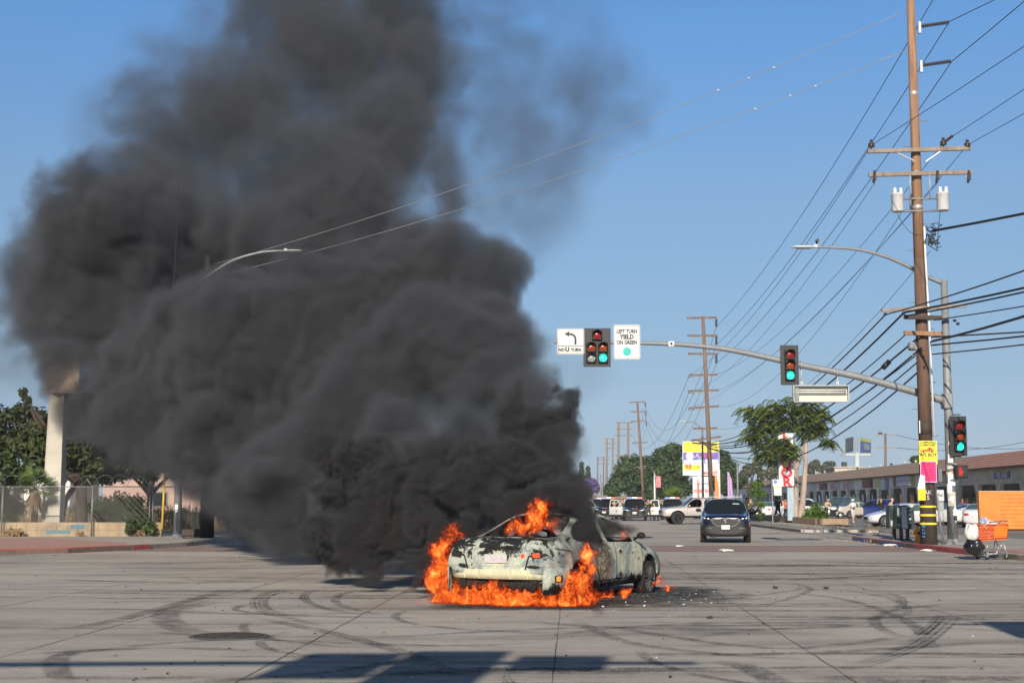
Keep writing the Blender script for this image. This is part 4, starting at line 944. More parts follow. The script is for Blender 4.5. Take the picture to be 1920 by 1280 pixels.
# the matching arm over the camera: out of view, its shadow lies in the foreground
t2 = thing('offscreen_shadow_arm', 'near signal arm over the junction whose shadow crosses the foreground', 'signal pole', (-13.5, 0, 0))
b = MB(); b.tube([(0, 0, 0), (0, 0, 8.6)], [.2, .14], 14); b.build('pole', M_GALV, t2)
b = MB(); b.tube([(0, 0, 6.3), (4, 0, 6.62), (9, 0, 6.75), (13.6, 0, 6.75)], [.15, .12, .08, .06], 12); b.build('mast_arm', M_GALV, t2)
for dx, w_, zz, hh in ((10.05, 1.02, 6.68, 1.02), (11.12, 1.04, 6.58, 1.42), (12.25, .95, 6.75, .62)):
    b = MB(); b.bbox((dx, 0, zz), (w_, .04, hh), .02); b.build('offscreen_panel', M_SIGNBK, t2)
t3 = thing('offscreen_shadow_arm', 'unseen arm and panel added on the right to cast the right-edge shadow', 'signal pole', (11, 5.2, 0))  # added out of view only to throw the right-edge shadow
b = MB(); b.tube([(0, 0, 0), (0, 0, 6.6)], [.17, .12], 12); b.tube([(0, 0, 6.2), (-3.2, 0, 6.35), (-6.3, 0, 6.3)], .06, 8); b.build('pole', M_GALV, t3)
b = MB(); b.bbox((-6.0, 0, 6.05), (.95, .05, 1.1), .02); b.bbox((-6.6, 0, 6.4), (.6, .04, .1), .01); b.build('offscreen_panel', M_SIGNBK, t3)  # blank panels shaped for that shadow
# ------------------------------------------------------------------ utility poles
def pole_tube(b, p0, p1, r0, r1, n=14, bend=0.0):
    b.tube([p0, p0.lerp(p1, .35) + Vector((bend, 0, 0)), p0.lerp(p1, .7) + Vector((bend * .8, 0, 0)), p1], [r0, r0 + (r1 - r0) * .35, r0 + (r1 - r0) * .7, r1], n)
def pin_insulator(parent, q, s=1.0):
    b = MB(); b.lathe(q, [(.03 * s, 0), (.03 * s, .05 * s), (.11 * s, .06 * s), (.12 * s, .10 * s), (.07 * s, .12 * s), (.11 * s, .14 * s), (.11 * s, .18 * s), (.05 * s, .21 * s), (.06 * s, .30 * s), (.001, .33 * s)], 12); b.build('insulator', M_CERAM, parent)
def string_insulator(parent, a, b_, n=12, r=.075):
    b = MB(); a, b_ = Vector(a), Vector(b_); d = b_ - a; pts = []; rs = []
    for i in range(n):
        for t_, q in ((.1, .03), (.35, r), (.55, r), (.9, .03)): pts.append(a + d * ((i + t_) / n)); rs.append(q)
    b.tube(pts, rs, 10, smooth=False); b.build('insulator', M_CERAM, parent)
UY = 47.7; ub = XP(1742, UY, .15)
up = thing('utility_pole', 'tall leaning wooden utility pole at the right corner with posters and yellow bands', 'utility pole', ub)
def uv_(px, py, dY=0): return P(px, py, UY + dY) - ub
ptop = uv_(1705, -60); axis = lambda z: Vector((ptop.x * z / ptop.z, 0, z))
M_WOODL = mat('dark_stained_wood', (0.095, 0.055, 0.038), 0.85, scale=3.5, col2=(0.17, 0.10, 0.07), bump=0.8, bscale=30, stretch=(3, 3, 0.22))
rp = lambda z: .25 - .0068 * z
b = MB(); b.tube([axis(9.6), axis(14), ptop], [rp(9.6), rp(14), rp(18)], 18); b.build('pole', M_WOOD, up)
b = MB(); b.tube([axis(3.3), axis(6.5), axis(9.6)], [rp(3.3) , rp(6.5), rp(9.6) + .001], 18); b.build('lower_pole', M_WOODL, up)
b = MB(); b.tube([Vector((0, 0, 0)), axis(1.8), axis(3.32)], [rp(0) + .03, rp(1.8) + .005, rp(3.3) + .004], 18); b.build('tarred_butt', M_TAR, up)
M_YEL = mat('yellow_band', (.85, .62, .02), .5)
for py in (951, 967, 983):
    z = uv_(1745, py).z; q = axis(z); b = MB(); b.tube([q, q + Vector((0, 0, .065))], [rp(z) + .042, rp(z) + .038], 18, cap=False); b.build('yellow_band', M_YEL, up)
for py in (178, 391): 
    z = uv_(1720, py).z; q = axis(z); b = MB(); b.tube([q, q + Vector((0, 0, .1))], [rp(z) + .006] * 2, 16, cap=False); b.build('metal_band', M_ALU, up)
z = uv_(1735, 815).z; b = MB(); b.tube([axis(z), axis(z + .5)], [rp(z) + .004] * 2, 18); b.build('dark_band', M_TAR, up)
M_XARM = M_WOODG
arms = []
def crossarm(parent, a, b_, w_=.11, h_=.14, m=None):
    m_ = MB(); a, b_ = Vector(a), Vector(b_); m_.bar(a, b_, w_, h_); return m_.build('crossarm', m or M_XARM, parent)
# two high crossarms
a0, a1 = uv_(1627, 284, -.3), uv_(1820, 278, -.3); crossarm(up, a0, a1, .12, .13)
for px in (1634, 1814): pin_insulator(up, uv_(px, 279, -.3))
pin_insulator(up, uv_(1769, 275, -.3)); b = MB(); b.tube([uv_(1764, 272, -.3), uv_(1786, 255, -.3)], .05, 8); b.build('cutout_switch', M_CERAM, up)
crossarm(up, uv_(1629, 328, -.3), uv_(1822, 323, -.3), .12, .13)
for px in (1640, 1758, 1817):
    b = MB(); b.tube([uv_(px, 320, -.42), uv_(px - 2, 343, -.42)], .045, 8); b.bbox(uv_(px + 1, 331, -.45), (.08, .06, .28), .02); b.build('fuse_cutout', M_CERAM, up)
for (x0, y0, x1, y1) in ((1683, 287, 1715, 302), (1764, 283, 1736, 303), (1705, 327, 1720, 320)):
    b = MB(); b.bar(uv_(x0, y0, -.32), uv_(x1, y1, -.26), .03, .04); b.build('arm_brace', M_ALU, up)
for (x, y) in ((1683, 381), (1768, 379)):
    q = uv_(x, y, -.1); b = MB(); b.lathe(q, [(.001, -.30), (.19, -.30), (.205, -.27), (.205, .27), (.215, .28), (.215, .31), (.19, .33), (.001, .35)], 20); tf = b.build('transformer', M_XF, up)
    for dx in (-.08, .12):
        b = MB(); b.lathe(q + Vector((dx, 0, .33)), [(.05, 0), (.075, .03), (.05, .06), (.075, .09), (.05, .12), (.06, .18), (.001, .22)], 10); b.build('bushing', M_WHITE, tf)
q = uv_(1716, 380, .35); b = MB(); b.lathe(q, [(.001, -.30), (.19, -.30), (.2, .28), (.001, .34)], 18); b.build('transformer', M_XF, up)
for py in (373, 396):
    b = MB(); b.tube([uv_(1692, py, -.15), uv_(1762, py - 1, -.15)], .035, 8); b.build('transformer_bracket', M_GALV, up)
for px in (1706, 1743): b = MB(); b.tube([uv_(px, 328, -.35), uv_(px + 1, 375, -.2)], .02, 6); b.build('transformer_hanger', M_ALU, up)
for py, dx in ((50, 0), (123, 3)):
    a = uv_(1725 + dx, py, -.1); e = uv_(1780 + (0 if py == 50 else 3), py - 8, -.1); string_insulator(up, a, e, 13)
    b = MB(); b.bbox(uv_(1724 + dx, py + 2, -.15), (.1, .1, .42), .01); b.build('insulator_base', M_ALU, up)
# low telephone crossarms
crossarm(up, uv_(1653, 582, -.35), uv_(1813, 573, -.35), .10, .10); crossarm(up, uv_(1695, 594, -.35), uv_(1765, 596, -.35), .12, .14, M_TAR); crossarm(up, uv_(1695, 624, -.35), uv_(1766, 626, -.35), .12, .14, M_WOOD)
for k, (px, py) in enumerate(((1660, 589), (1694, 587), (1790, 601), (1796, 607))):
    b = MB(); b.lathe(uv_(px, py, -.45), [(.001, -.05), (.06, -.03), (.06, .03), (.001, .06)], 10); b.build('spool_insulator', M_BLACK, up)
b = MB(); b.tube([uv_(1733, 425, -.27), uv_(1735, 480, -.27), uv_(1742, 600, -.30), uv_(1752, 820, -.36)], .035, 8); b.build('conduit', mat('white_conduit', (.66, .66, .64), .5), up)
b = MB(); b.tube([uv_(1757, 925, -.28), uv_(1763, 985, -.3), uv_(1770, 1018, -.3)], .035, 8); b.build('conduit', M_GALV, up)
b = MB(); b.bbox(uv_(1712, 649, -.1), (.3, .25, .28), .04); b.lathe(uv_(1710, 650, -.3), [(.001, -.05), (.09, -.05), (.1, .08)], 12, axis='Y'); b.build('wifi_box', M_GALV, up)
b = MB()
for k in range(26):
    a = k * .7; p_ = uv_(1742 + rr.uniform(-7, 9), 432 + rr.uniform(-12, 24), -.3); b.tube([p_, p_ + Vector((rr.uniform(-.12, .3), -.05, rr.uniform(-.25, .05))), p_ + Vector((rr.uniform(-.05, .35), -.04, rr.uniform(-.4, .1)))], .016, 5)
b.build('wire_splices', M_WIRE, up)
for k in range(14):
    z = 3.6 + .9 * k; q = axis(z); b = MB(); b.cyl(q + Vector(((-1) ** k * .2, 0, 0)), q + Vector(((-1) ** k * .42, 0, 0)), .014, n=6); b.build('step_bolt', M_GALV, up)
q = uv_(1763, 941, -.12); b = MB(); b.bbox(q + Vector((0, 0, .22)), (.24, .12, .38), .015); b.build('meter_box', mat('meter_grey', (.5, .5, .5), .5, scale=9, var=.2), up)
b = MB(); b.lathe(q + Vector((0, -.08, .3)), [(.001, -.07), (.07, -.07), (.085, -.02), (.085, .02)], 16, axis='Y'); b.build('meter_glass', mat('meter_dome', (.6, .62, .62), .15, coat=1), up)
b = MB(); b.bbox(q + Vector((.0, 0, -.14)), (.2, .12, .3), .015); b.build('switch_box', mat('switch_grey', (.27, .31, .3), .5), up)
b = MB(); b.bbox(uv_(1762, 890, -.25), (.14, .1, .45), .01); b.build('grey_box', mat('dark_box', (.12, .13, .13), .5), up)
b = MB(); b.bbox(uv_(1726, 800, -.1), (.1, .03, .42), .004); b.build('small_white_plate', M_WHITE, up)
m_ = MB()
for k in range(5): z = .25 + k * .11; wrap_patch(m_, R(-155), R(-135 + rr.uniform(-5, 8)), z, z + .05, lambda z: rp(z) + .02, .01, 3, .02)
m_.build('blue_spray_tag', mat('blue_spray', (.02, .25, .6), .6), up)
vs, fs = text_mesh('AK\nS', .2, T(uv_(1740, 928, -.27), R(-8)), ext=.001); MB().add(vs, fs).build('white_spray_tag', M_WHITE, up)
# posters
M_PYEL = mat('poster_yellow', (.82, .74, .03), .55, scale=3, var=.06); M_PPINK = mat('poster_pink', (.82, .02, .22), .55, scale=3, var=.06); M_INK = mat('poster_ink', (.03, .02, .03), .6); M_INKR = mat('poster_dark_red', (.42, .02, .03), .6); M_OR = mat('poster_orange', (.72, .13, .04), .6)
yp = board('yellow_poster', 'yellow poster on the leaning pole advertising COMPRAMOS CAMIONES WE BUY trucks', 'poster', P(1740, 848, UY - .34), .60, .78, M_PYEL, r=.01, border=False,
  texts=[('COMPRAMOS', 0, .33, .088, M_INK, dict(bold=.004)), ('CAMIONES', 0, .245, .105, M_INK, dict(bold=.004)), ('WE BUY', 0, -.08, .155, M_INK, dict(bold=.006)), ('SEMI TRUCKS', 0, -.19, .075, M_INK), ('909', 0, -.33, .12, M_INK, dict(bold=.005, spacing=1.3))])
b = MB(); b.add([(x, -.006, z) for x, z in ((-.22, .02), (.18, .02), (.2, .08), (.15, .12), (.12, .16), (.0, .17), (-.03, .11), (-.2, .09), (-.23, .05))], [tuple(range(9))]); b.build('truck_picture', M_OR, yp)
b = MB()
for cx in (-.15, .13): b.lathe((cx, -.009, .025), [(.001, 0), (.032, 0)], 12, axis='Y', smooth=False)
b.add([(x, -.0085, z) for x, z in ((.02, .10), (.1, .10), (.09, .145), (.03, .15))], [(0, 1, 2, 3)]); b.build('truck_picture_dark', M_INK, yp)
pk = board('pink_poster', 'bright pink poster full of dark lettering pinned below the yellow one', 'poster', P(1741, 884, UY - .36), .51, .66, M_PPINK, r=.01, border=False,
  texts=[('SE RENTA', 0, .26, .085, M_INKR, dict(bold=.005)), ('CUARTOS', 0, .165, .085, M_INKR, dict(bold=.005)), ('BAJO PRECIO', 0, .07, .07, M_INKR, dict(bold=.004)), ('LLAME', 0, -.02, .08, M_INKR, dict(bold=.005)), ('INFORMES', 0, -.12, .085, M_INKR, dict(bold=.005)), ('323 555 01', 0, -.22, .085, M_INKR, dict(bold=.005))])
b = MB(); b.bbox((0, .004, 0), (.54, .003, .70), .001); b.build('white_backing', M_WHITE, pk)
yb = thing('torn_yellow_board', 'torn white and yellow board hanging on the left of the leaning pole', 'poster', P(1728, 915, UY - .42))
b = MB(); b.add([(-.14, 0, -.02), (.12, 0, -.02), (.12, 0, .42), (-.03, 0, .45)], [(0, 1, 2, 3)]); b.add([(-.14, .01, -.02), (-.03, .01, .45), (.12, .01, .42), (.12, .01, -.02)], [(0, 1, 2, 3)]); b.build('torn_paper', M_WHITE, yb)
b = MB(); b.bbox((0, .0, -.21), (.25, .015, .38), .004); b.build('yellow_board', mat('safety_yellow', (.85, .5, .01), .5), yb)
# ------------------------------------------------------------------ wires
def wire(a, b_, sag, r, m=None, label='black power line sagging between the poles', group='overhead lines', n=18, name='power_line'):
    a, b_ = Vector(a), Vector(b_); pts = [a.lerp(b_, i / n) - Vector((0, 0, sag * 4 * (i / n) * (1 - i / n))) for i in range(n + 1)]
    o = MB().tube(pts, r, 5).build(name, m or M_WIRE); tag(o, label, 'power line', group); return o
def level_to(A, px, py, sag=1.2, reach=70):
    """carry a wire from A out through a column and row of the frame to its next pole, beyond the frame; returns the far end"""
    z = A.z; E = None
    for _ in range(6):
        Y = (z - CAM_H) * FPX / (HORIZ - py); B = XP(px, Y, z); d = Vector((B.x - A.x, B.y - A.y, 0)); k = max(1.2, reach / max(.5, d.length)); z = A.z - 4 * sag * (1 / k) * (1 - 1 / k)
    return A + d * k
UW = lambda px, py, dY=-.1: P(px, py, UY + dY)
U2 = 120.0
def U(px, py, Y=U2): return P(px, py, Y)
LB_ = 'black power line crossing the sky beside the leaning wooden pole'
LT = 'thick black telephone cable running off the leaning pole'
GP, GT = 'power lines on the tall pole', 'telephone cables on the leaning pole'
T0 = UW(1770, -36); T1 = UW(1780, 41); T2 = UW(1784, 116)
for A, (ex, ey), (fx, fy), off in ((T0, (1800, -75), (1343, 613), 0), (T1, (1815, 0), (1343, 646), 0), (T2, (1895, 0), (1343, 681), 0)):
    wire(A, level_to(A, ex, ey, 1.2), 1.2, .015, label=LB_, group=GP); wire(A, U(fx, fy), 1.0, .015, label=LB_, group=GP)
for (ax, ay), (ex, ey), (fx, fy), s in (((1634, 272), (1920, 67), (1291, 703), 1.2), ((1770, 266), (1920, 152), (1341, 702), 1.4), ((1814, 272), (1920, 200), (1345, 733), 1.2)):
    A = UW(ax, ay, -.3); wire(A, level_to(A, ex, ey, .9), .9, .011, label=LB_, group=GP); wire(A, U(fx, fy), s, .011, label=LB_, group=GP)
for (ax, ay), (fx, fy), s in (((1640, 343), (1290, 735), 1.5), ((1758, 343), (1300, 762), 1.2), ((1690, 400), (1345, 762), 1.8), ((1745, 470), (1340, 803), 1.8)):
    wire(UW(ax, ay, -.35), U(fx, fy), s, .009, label=LB_, group=GP)
for (ax, ay), (ex, ey), r in (((1660, 590), (1920, 505), .022), ((1694, 586), (1920, 538), .034), ((1700, 592), (1920, 546), .026), ((1752, 600), (1920, 573), .02), ((1746, 640), (1920, 592), .04), ((1746, 632), (1920, 622), .026), ((1747, 647), (1920, 630), .028), ((1748, 664), (1920, 646), .022)):
    A = UW(ax, ay, -.4); wire(A, level_to(A, ex, ey, .9, 60), .9, r, label=LT, group=GT)
for (ax, ay), (fx, fy), s, r in (((1660, 590), (1300, 824), 1.6, .026), ((1694, 587), (1308, 826), 1.7, .036), ((1697, 628), (1318, 828), 1.6, .022), ((1723, 632), (1312, 829), 1.7, .034), ((1728, 652), (1318, 832), 1.9, .03), ((1730, 656), (1324, 838), 1.6, .022), ((1733, 668), (1330, 838), 2.0, .024), ((1735, 685), (1340, 838), 2.3, .03)):
    wire(UW(ax, ay, -.4), U(fx, fy), s, r, label=LT, group=GT)
for (x0, y0, x1, y1) in ((1668, 677, 1655, 690),):
    o = MB().tube([P(x0, y0, 52), P(x1, y1, 52)], .1, 8).build('cable_splice_box', M_BLACK); tag(o, 'black splice case hanging on the telephone cable beside the leaning pole', 'splice case')
A = UW(1748, 433, -.2); o = wire(A, level_to(A, 1920, 395, .6, 40), .6, .045, label='twisted black service cable leaving the leaning pole to the right', name='service_cable')
# pale span wires to the pole hidden in the smoke
LP = P(390, 470, 57)
for i, (a, b_) in enumerate((((1700, 20), P(392, 498, 57)), ((1703, 93), P(388, 522, 57)))):
    A = UW(*a); o = wire(A, b_, .55, .0115, M_WIREG, 'pale span wire with small beads crossing the sky into the smoke', 'pale span wires', 30, 'span_wire')
    for k in ((.167, .2, .24) if i == 0 else (.115, .147, .192)):
        q = A.lerp(b_, k) - Vector((0, 0, .55 * 4 * k * (1 - k))); MB().sphere((0, 0, 0), .032, 8, 6, (1.6, 1, .8)).build('strain_bead', M_WHITE, o, q)
wire(UW(1765, 380, 0), UW(1757, 470, -.2), -.15, .012, label='thin black loop of wire hanging below the transformer', group='wire loops on the leaning pole', n=8)
wire(UW(1683, 402, 0), UW(1728, 440, -.2), .25, .010, label='thin black loop of wire hanging below the transformer', group='wire loops on the leaning pole', n=8)
# ------------------------------------------------------------------ the row of far poles
M_FWOOD = mat('far_pole_wood', (0.125, 0.08, 0.062), .9, col2=(.20, .145, .115), scale=1.5, stretch=(2, 2, .3)); M_FWOODP = mat('far_pole_pale', (0.20, 0.165, 0.14), .9, scale=1)
def far_pole(label, Y, base, top, arms, m, r=.2, strings=(), extra=()):
    b0 = XP(base, Y, 0); t = thing('utility_pole', label, 'utility pole', b0, 0, 'row of far utility poles'); q = lambda x, y: P(x, y, Y) - b0
    b = MB(); b.tube([Vector((0, 0, 0)), q(*top)], [r, r * .65], 10); b.build('pole', m, t)
    for (x0, y0, x1, y1) in arms:
        b = MB(); b.bar(q(x0, y0), q(x1, y1), .14, .16); b.build('crossarm', m, t)
        if Y < 230:
            cx = top[0] + (base - top[0]) * (y0 - top[1]) / (936 - top[1]); b = MB()
            for s in (-1, 1): b.bar(q(cx + s * (x1 - x0) * .24, y0), q(cx, y0 + 8 * 120 / Y), .05, .05)
            b.build('arm_brace', M_GALV, t)
    for (x, y0, y1) in strings: string_insulator(t, q(x, y0), q(x, y1), 7, .13)
    return t, q
t, q = far_pole('tall brown far pole carrying eight crossarms right of the yellow price sign', U2, 1336, (1318, 593), [(1288, 596, 1344, 595), (1289, 629, 1345, 629), (1290, 663, 1346, 663), (1292, 703, 1346, 702), (1290, 733, 1347, 731), (1291, 765, 1348, 761), (1300, 803, 1345, 802), (1295, 826, 1352, 818), (1298, 830, 1344, 833)], M_FWOOD, .22, [(1343, 598, 613), (1343, 631, 646), (1343, 665, 681)])
for x, y in ((1293, 705), (1300, 704), (1293, 735), (1300, 736), (1293, 767), (1300, 766)):
    b = MB(); b.lathe(q(x, y), [(.001, -.14), (.09, -.08), (.09, .08), (.001, .14)], 8); b.build('insulator', M_GALV, t)
t, q = far_pole('leaning brown pole with three hanging insulators behind the police SUVs', 222, 1208, (1195, 753), [(1180, 754, 1210, 753), (1182, 772, 1212, 771), (1183, 790, 1212, 788), (1185, 830, 1214, 829), (1188, 876, 1218, 873)], M_FWOOD, .26, [(1210, 754, 762), (1211, 772, 780), (1212, 790, 798)])
for (Y, xa, xb, tp, xs, ys, m, lb) in ((278, 1160, 1178, 791, (1154, 1187), (792, 804, 816, 854), M_FWOODP, 'pair of pale poles joined by long crossarms, nearest of its kind'), (355, 1138, 1149, 822, (1133, 1154), (822, 831, 840), M_FWOODP, 'second pair of far poles joined by crossarms'), (500, 1121, 1132, 857, (1118, 1143), (857, 862, 869), M_FWOOD, 'farthest pair of dark poles near the purple tree')):
    b0 = XP(xa, Y, 0); t = thing('twin_utility_pole', lb, 'utility pole', b0, 0, 'row of far utility poles'); q = lambda x, y: P(x, y, Y) - b0
    for x in (xa, xb): b = MB(); b.tube([q(x - 1, 937), q(x, tp)], [.3, .2], 8); b.build('pole', m, t)
    for y in ys: b = MB(); b.bar(q(xs[0], y), q(xs[1], y), .2, .22); b.build('crossarm', m, t)
for (x0, y0), (x1, y1), s in (((1343, 613), (1210, 762), 6), ((1343, 646), (1211, 780), 6), ((1343, 681), (1212, 798), 6), ((1292, 703), (1188, 829), 3), ((1292, 733), (1190, 873), 3)):
    wire(U(x0, y0), P(x1, y1, 222), s, .016, label='far power line sagging between the tall brown pole and the next', group='far power lines', name='power_line')
for (x0, y0), (x1, y1) in (((1210, 762), (1187, 792)), ((1211, 780), (1187, 804)), ((1212, 798), (1187, 816))):
    wire(P(x0, y0, 222), P(x1, y1, 278), 2, .016, label='far power line between the leaning brown pole and the paired poles', group='far power lines', name='power_line')
# ------------------------------------------------------------------ trees and shrubs
def leaf_mat(name, c1, c2, sc_=0.9, tr=0.25):
    m, N, L, b = nm(name); g = NT(m.node_tree); p = g.new('ShaderNodeTexCoord').outputs['Object']
    n = g.noise(p, sc_, 3, 0.6); n2 = g.noise(p, sc_ * 9, 2, 0.6)
    c = g.mix(g.step(g.m('ADD', g.m('MULTIPLY', n, .6), g.m('MULTIPLY', n2, .4)), .38, .62), c1, c2); L.new(c, b.inputs['Base Color']); b.inputs['Roughness'].default_value = .55
    t = g.new('ShaderNodeBsdfTranslucent'); L.new(c, t.inputs[0]); mx = g.new('ShaderNodeMixShader'); mx.inputs[0].default_value = tr
    L.new(b.outputs[0], mx.inputs[1]); L.new(t.outputs[0], mx.inputs[2]); L.new(mx.outputs[0], N['Material Output'].inputs[0]); return m
M_BARK = mat('bark', (0.05, 0.036, 0.026), .9, scale=4, var=.35, bump=.6, stretch=(2, 2, .4)); M_BARKP = mat('pale_bark', (0.37, 0.30, 0.25), .85, scale=2.5, var=.25, bump=.4, stretch=(2, 2, .5))
def leaves(blobs, n, size, r, seed=1, shell=.55, up=.3, drop=0.12, flat=1.0, asp=.5):
    """leaf-sized faces through the volume of several blobs, thinned by noise so that gaps show"""
    q = random.Random(seed); m = MB(); W = [b[1] ** 2 for b in blobs]; tot = sum(W)
    made = 0; tries = 0
    while made < n and tries < n * 6:
        tries += 1
        (c, rad, *sq) = q.choices(blobs, W)[0]; sq = sq[0] if sq else (1, 1, 1)
        d = Vector((q.gauss(0, 1), q.gauss(0, 1), q.gauss(0, 1))).normalized(); k = rad * (shell + (1 - shell) * q.random()) * q.uniform(.86, 1.12)
        p = Vector(c) + Vector((d.x * sq[0], d.y * sq[1], d.z * sq[2])) * k
        if mnoise.noise(p * (1.3 / max(rad, .3)) * 1.6 + Vector((seed * 7.1, 0, 0))) < -drop: continue
        made += 1; s = size * q.uniform(.6, 1.4); nn = (d + Vector((q.gauss(0, .6), q.gauss(0, .6), q.gauss(0, .6) + up))).normalized()
        u = nn.orthogonal().normalized(); u = (Matrix.Rotation(q.random() * 6.28, 3, nn) @ u); v = nn.cross(u); bend = nn * s * .18
        o = len(m.v); m.v += [tuple(p - u * s), tuple(p + v * s * asp + bend * .3), tuple(p + u * s - bend), tuple(p - v * s * asp + bend * .3)]; m.f.append([o, o + 1, o + 2, o + 3]); m.sm.append(False); m.mi.append(0)
    return m
def limbs(m, base, targets, r0, seed=1, fork=None):
    q = random.Random(seed); fork = fork or Vector((0, 0, 0))
    for t_ in targets:
        t_ = Vector(t_); mid = fork.lerp(t_, .5) + Vector((q.uniform(-.3, .3), q.uniform(-.3, .3), q.uniform(.0, .4))) * (t_ - fork).length * .2
        pts = spline([fork, mid, t_], 5); m.tube(pts, [r0 * .7 * (1 - .8 * i / (len(pts) - 1)) for i in range(len(pts))], 7)
def tree(name, label, loc, trunk_h, r0, blobs, n, size, lm, bm_=None, group=None, seed=1, cat='tree', **kw):
    t = thing(name, label, cat, loc, 0, group)
    m = MB(); fk = Vector((0, 0, trunk_h)); m.tube([Vector((0, 0, -.1)), Vector((.03, 0, trunk_h * .5)), fk], [r0 * 1.3, r0, r0 * .85], 10)
    limbs(m, None, [b[0] for b in blobs], r0, seed, fk); m.build('trunk', bm_ or M_BARK, t)
    leaves(blobs, n, size, 0, seed, **kw).build('crown', lm, t); return t
LM_DARK = leaf_mat('leaves_dark_green', (0.022, 0.036, 0.010), (0.075, 0.095, 0.022)); LM_MID = leaf_mat('leaves_mid_green', (0.028, 0.055, 0.014), (0.085, 0.125, 0.035))
LM_FAR = leaf_mat('leaves_far_green', (0.024, 0.05, 0.016), (0.075, 0.12, 0.036), .35); LM_GREY = leaf_mat('leaves_grey_green', (0.07, 0.082, 0.05), (0.145, 0.155, 0.105), .4)
LM_AIL = leaf_mat('leaves_ailanthus', (0.075, 0.115, 0.024), (0.25, 0.32, 0.08), 1.2, .35); LM_PURP = leaf_mat('jacaranda_blossom', (0.11, 0.08, 0.22), (0.24, 0.18, 0.42), 1.0); LM_BUSH = leaf_mat('leaves_bright_bush', (0.045, 0.10, 0.012), (0.16, 0.27, 0.04), 2.0, .35)
LM_DRY = leaf_mat('dry_weeds', (0.25, 0.15, 0.07), (0.42, 0.30, 0.16), 1.0); LM_CON = leaf_mat('leaves_conifer', (0.035, 0.055, 0.025), (0.075, 0.10, 0.05), 1.0)
GRP_T = 'trees beyond the far road'
def pxblobs(loc, Y, L_):          # (px, py, rpx) blobs at distance Y, relative to loc
    return [(P(x, y, Y) - Vector(loc) + Vector((0, rnd.uniform(-.5, .5) * r / FPX * Y, 0)), r / FPX * Y, (1, 1, .85)) for x, y, r in L_]
FT = [ # far trees: label, Y, base px, blobs, n, leaf, material
 ('big round green tree directly behind the leaning brown pole', 250, 1215, [(1180, 880, 26), (1165, 905, 22), (1195, 905, 30), (1215, 878, 22), (1150, 920, 16), (1225, 905, 22), (1200, 925, 24)], 15000, .30, LM_FAR),
 ('tall green tree left of the yellow price sign', 215, 1255, [(1245, 860, 20), (1262, 850, 18), (1240, 885, 26), (1268, 885, 24), (1250, 912, 26), (1278, 915, 22), (1228, 925, 18)], 15000, .27, LM_FAR),
 ('green tree right of the yellow price sign', 225, 1360, [(1350, 862, 18), (1362, 880, 18), (1345, 885, 20), (1372, 900, 18), (1352, 908, 22), (1335, 900, 18), (1385, 905, 14)], 12000, .27, LM_FAR),
 ('grey green tree behind the left end of the shops roof', 235, 1410, [(1405, 880, 13), (1418, 876, 12), (1395, 890, 10), (1430, 888, 10), (1448, 884, 12)], 7000, .28, LM_GREY),
 ('grey green tree seen left through the leaning trunks', 235, 1455, [(1455, 876, 14), (1470, 882, 12), (1444, 890, 10)], 5000, .28, LM_GREY),
 ('dull green tree above the shops roof right of the trunks', 230, 1528, [(1524, 872, 8), (1530, 868, 7), (1518, 880, 8), (1536, 878, 7)], 4000, .26, LM_GREY),
 ('second dull green tree above the shops roof by the small cream building', 232, 1556, [(1550, 872, 8), (1558, 870, 7), (1545, 880, 8), (1563, 880, 8), (1572, 884, 6)], 4000, .26, LM_GREY),
 ('small green tree above the roof behind the leaning pole', 150, 1722, [(1716, 862, 8), (1724, 860, 7)], 500, .3, LM_MID),
]
for i, (lb, Y, bx_, L_, n, s, lm) in enumerate(FT):
    loc = XP(bx_, Y, 0); L_ = [(x, y - (3 if i < 3 else 0), r * (1.13 if i < 3 else 1)) for x, y, r in L_]; tree('tree', lb, loc, 2.2, .3, pxblobs(loc, Y, L_), n, s, lm, group=GRP_T, seed=20 + i, shell=.4, drop=.25)
for i, (px, tp, w_) in enumerate(((1091, 858, 7), (1103, 866, 6))):
    Y = 330; loc = XP(px, Y, 0); h = P(px, tp, Y).z; bl = [(Vector((0, 0, h * (.25 + .12 * k))), (w_ * (1 - k / 6.5)) / FPX * Y + .4, (1, 1, 1.5)) for k in range(6)]
    tree('conifer', ('dark pointed conifer at the smoke edge beyond the road' if i == 0 else 'shorter dark conifer beside the purple tree'), loc, 1.5, .3, bl, 2600, .3, LM_CON, group='far conifers', seed=50 + i, shell=.3, drop=.5)
loc = XP(1106, 250, 0); tree('jacaranda_tree', 'purple flowering tree beside the brown wall at the smoke edge', loc, 2, .25, pxblobs(loc, 250, [(1098, 908, 12), (1110, 905, 11), (1116, 914, 10), (1102, 918, 12)]), 4500, .2, LM_PURP, seed=60, drop=.4)
loc = XP(1148, 262, 0); tree('tree', 'low light green shrub tree above the brown wall', loc, 1, .15, pxblobs(loc, 262, [(1142, 915, 10), (1152, 918, 9), (1133, 920, 8)]), 2200, .25, LM_MID, seed=61, drop=.4)
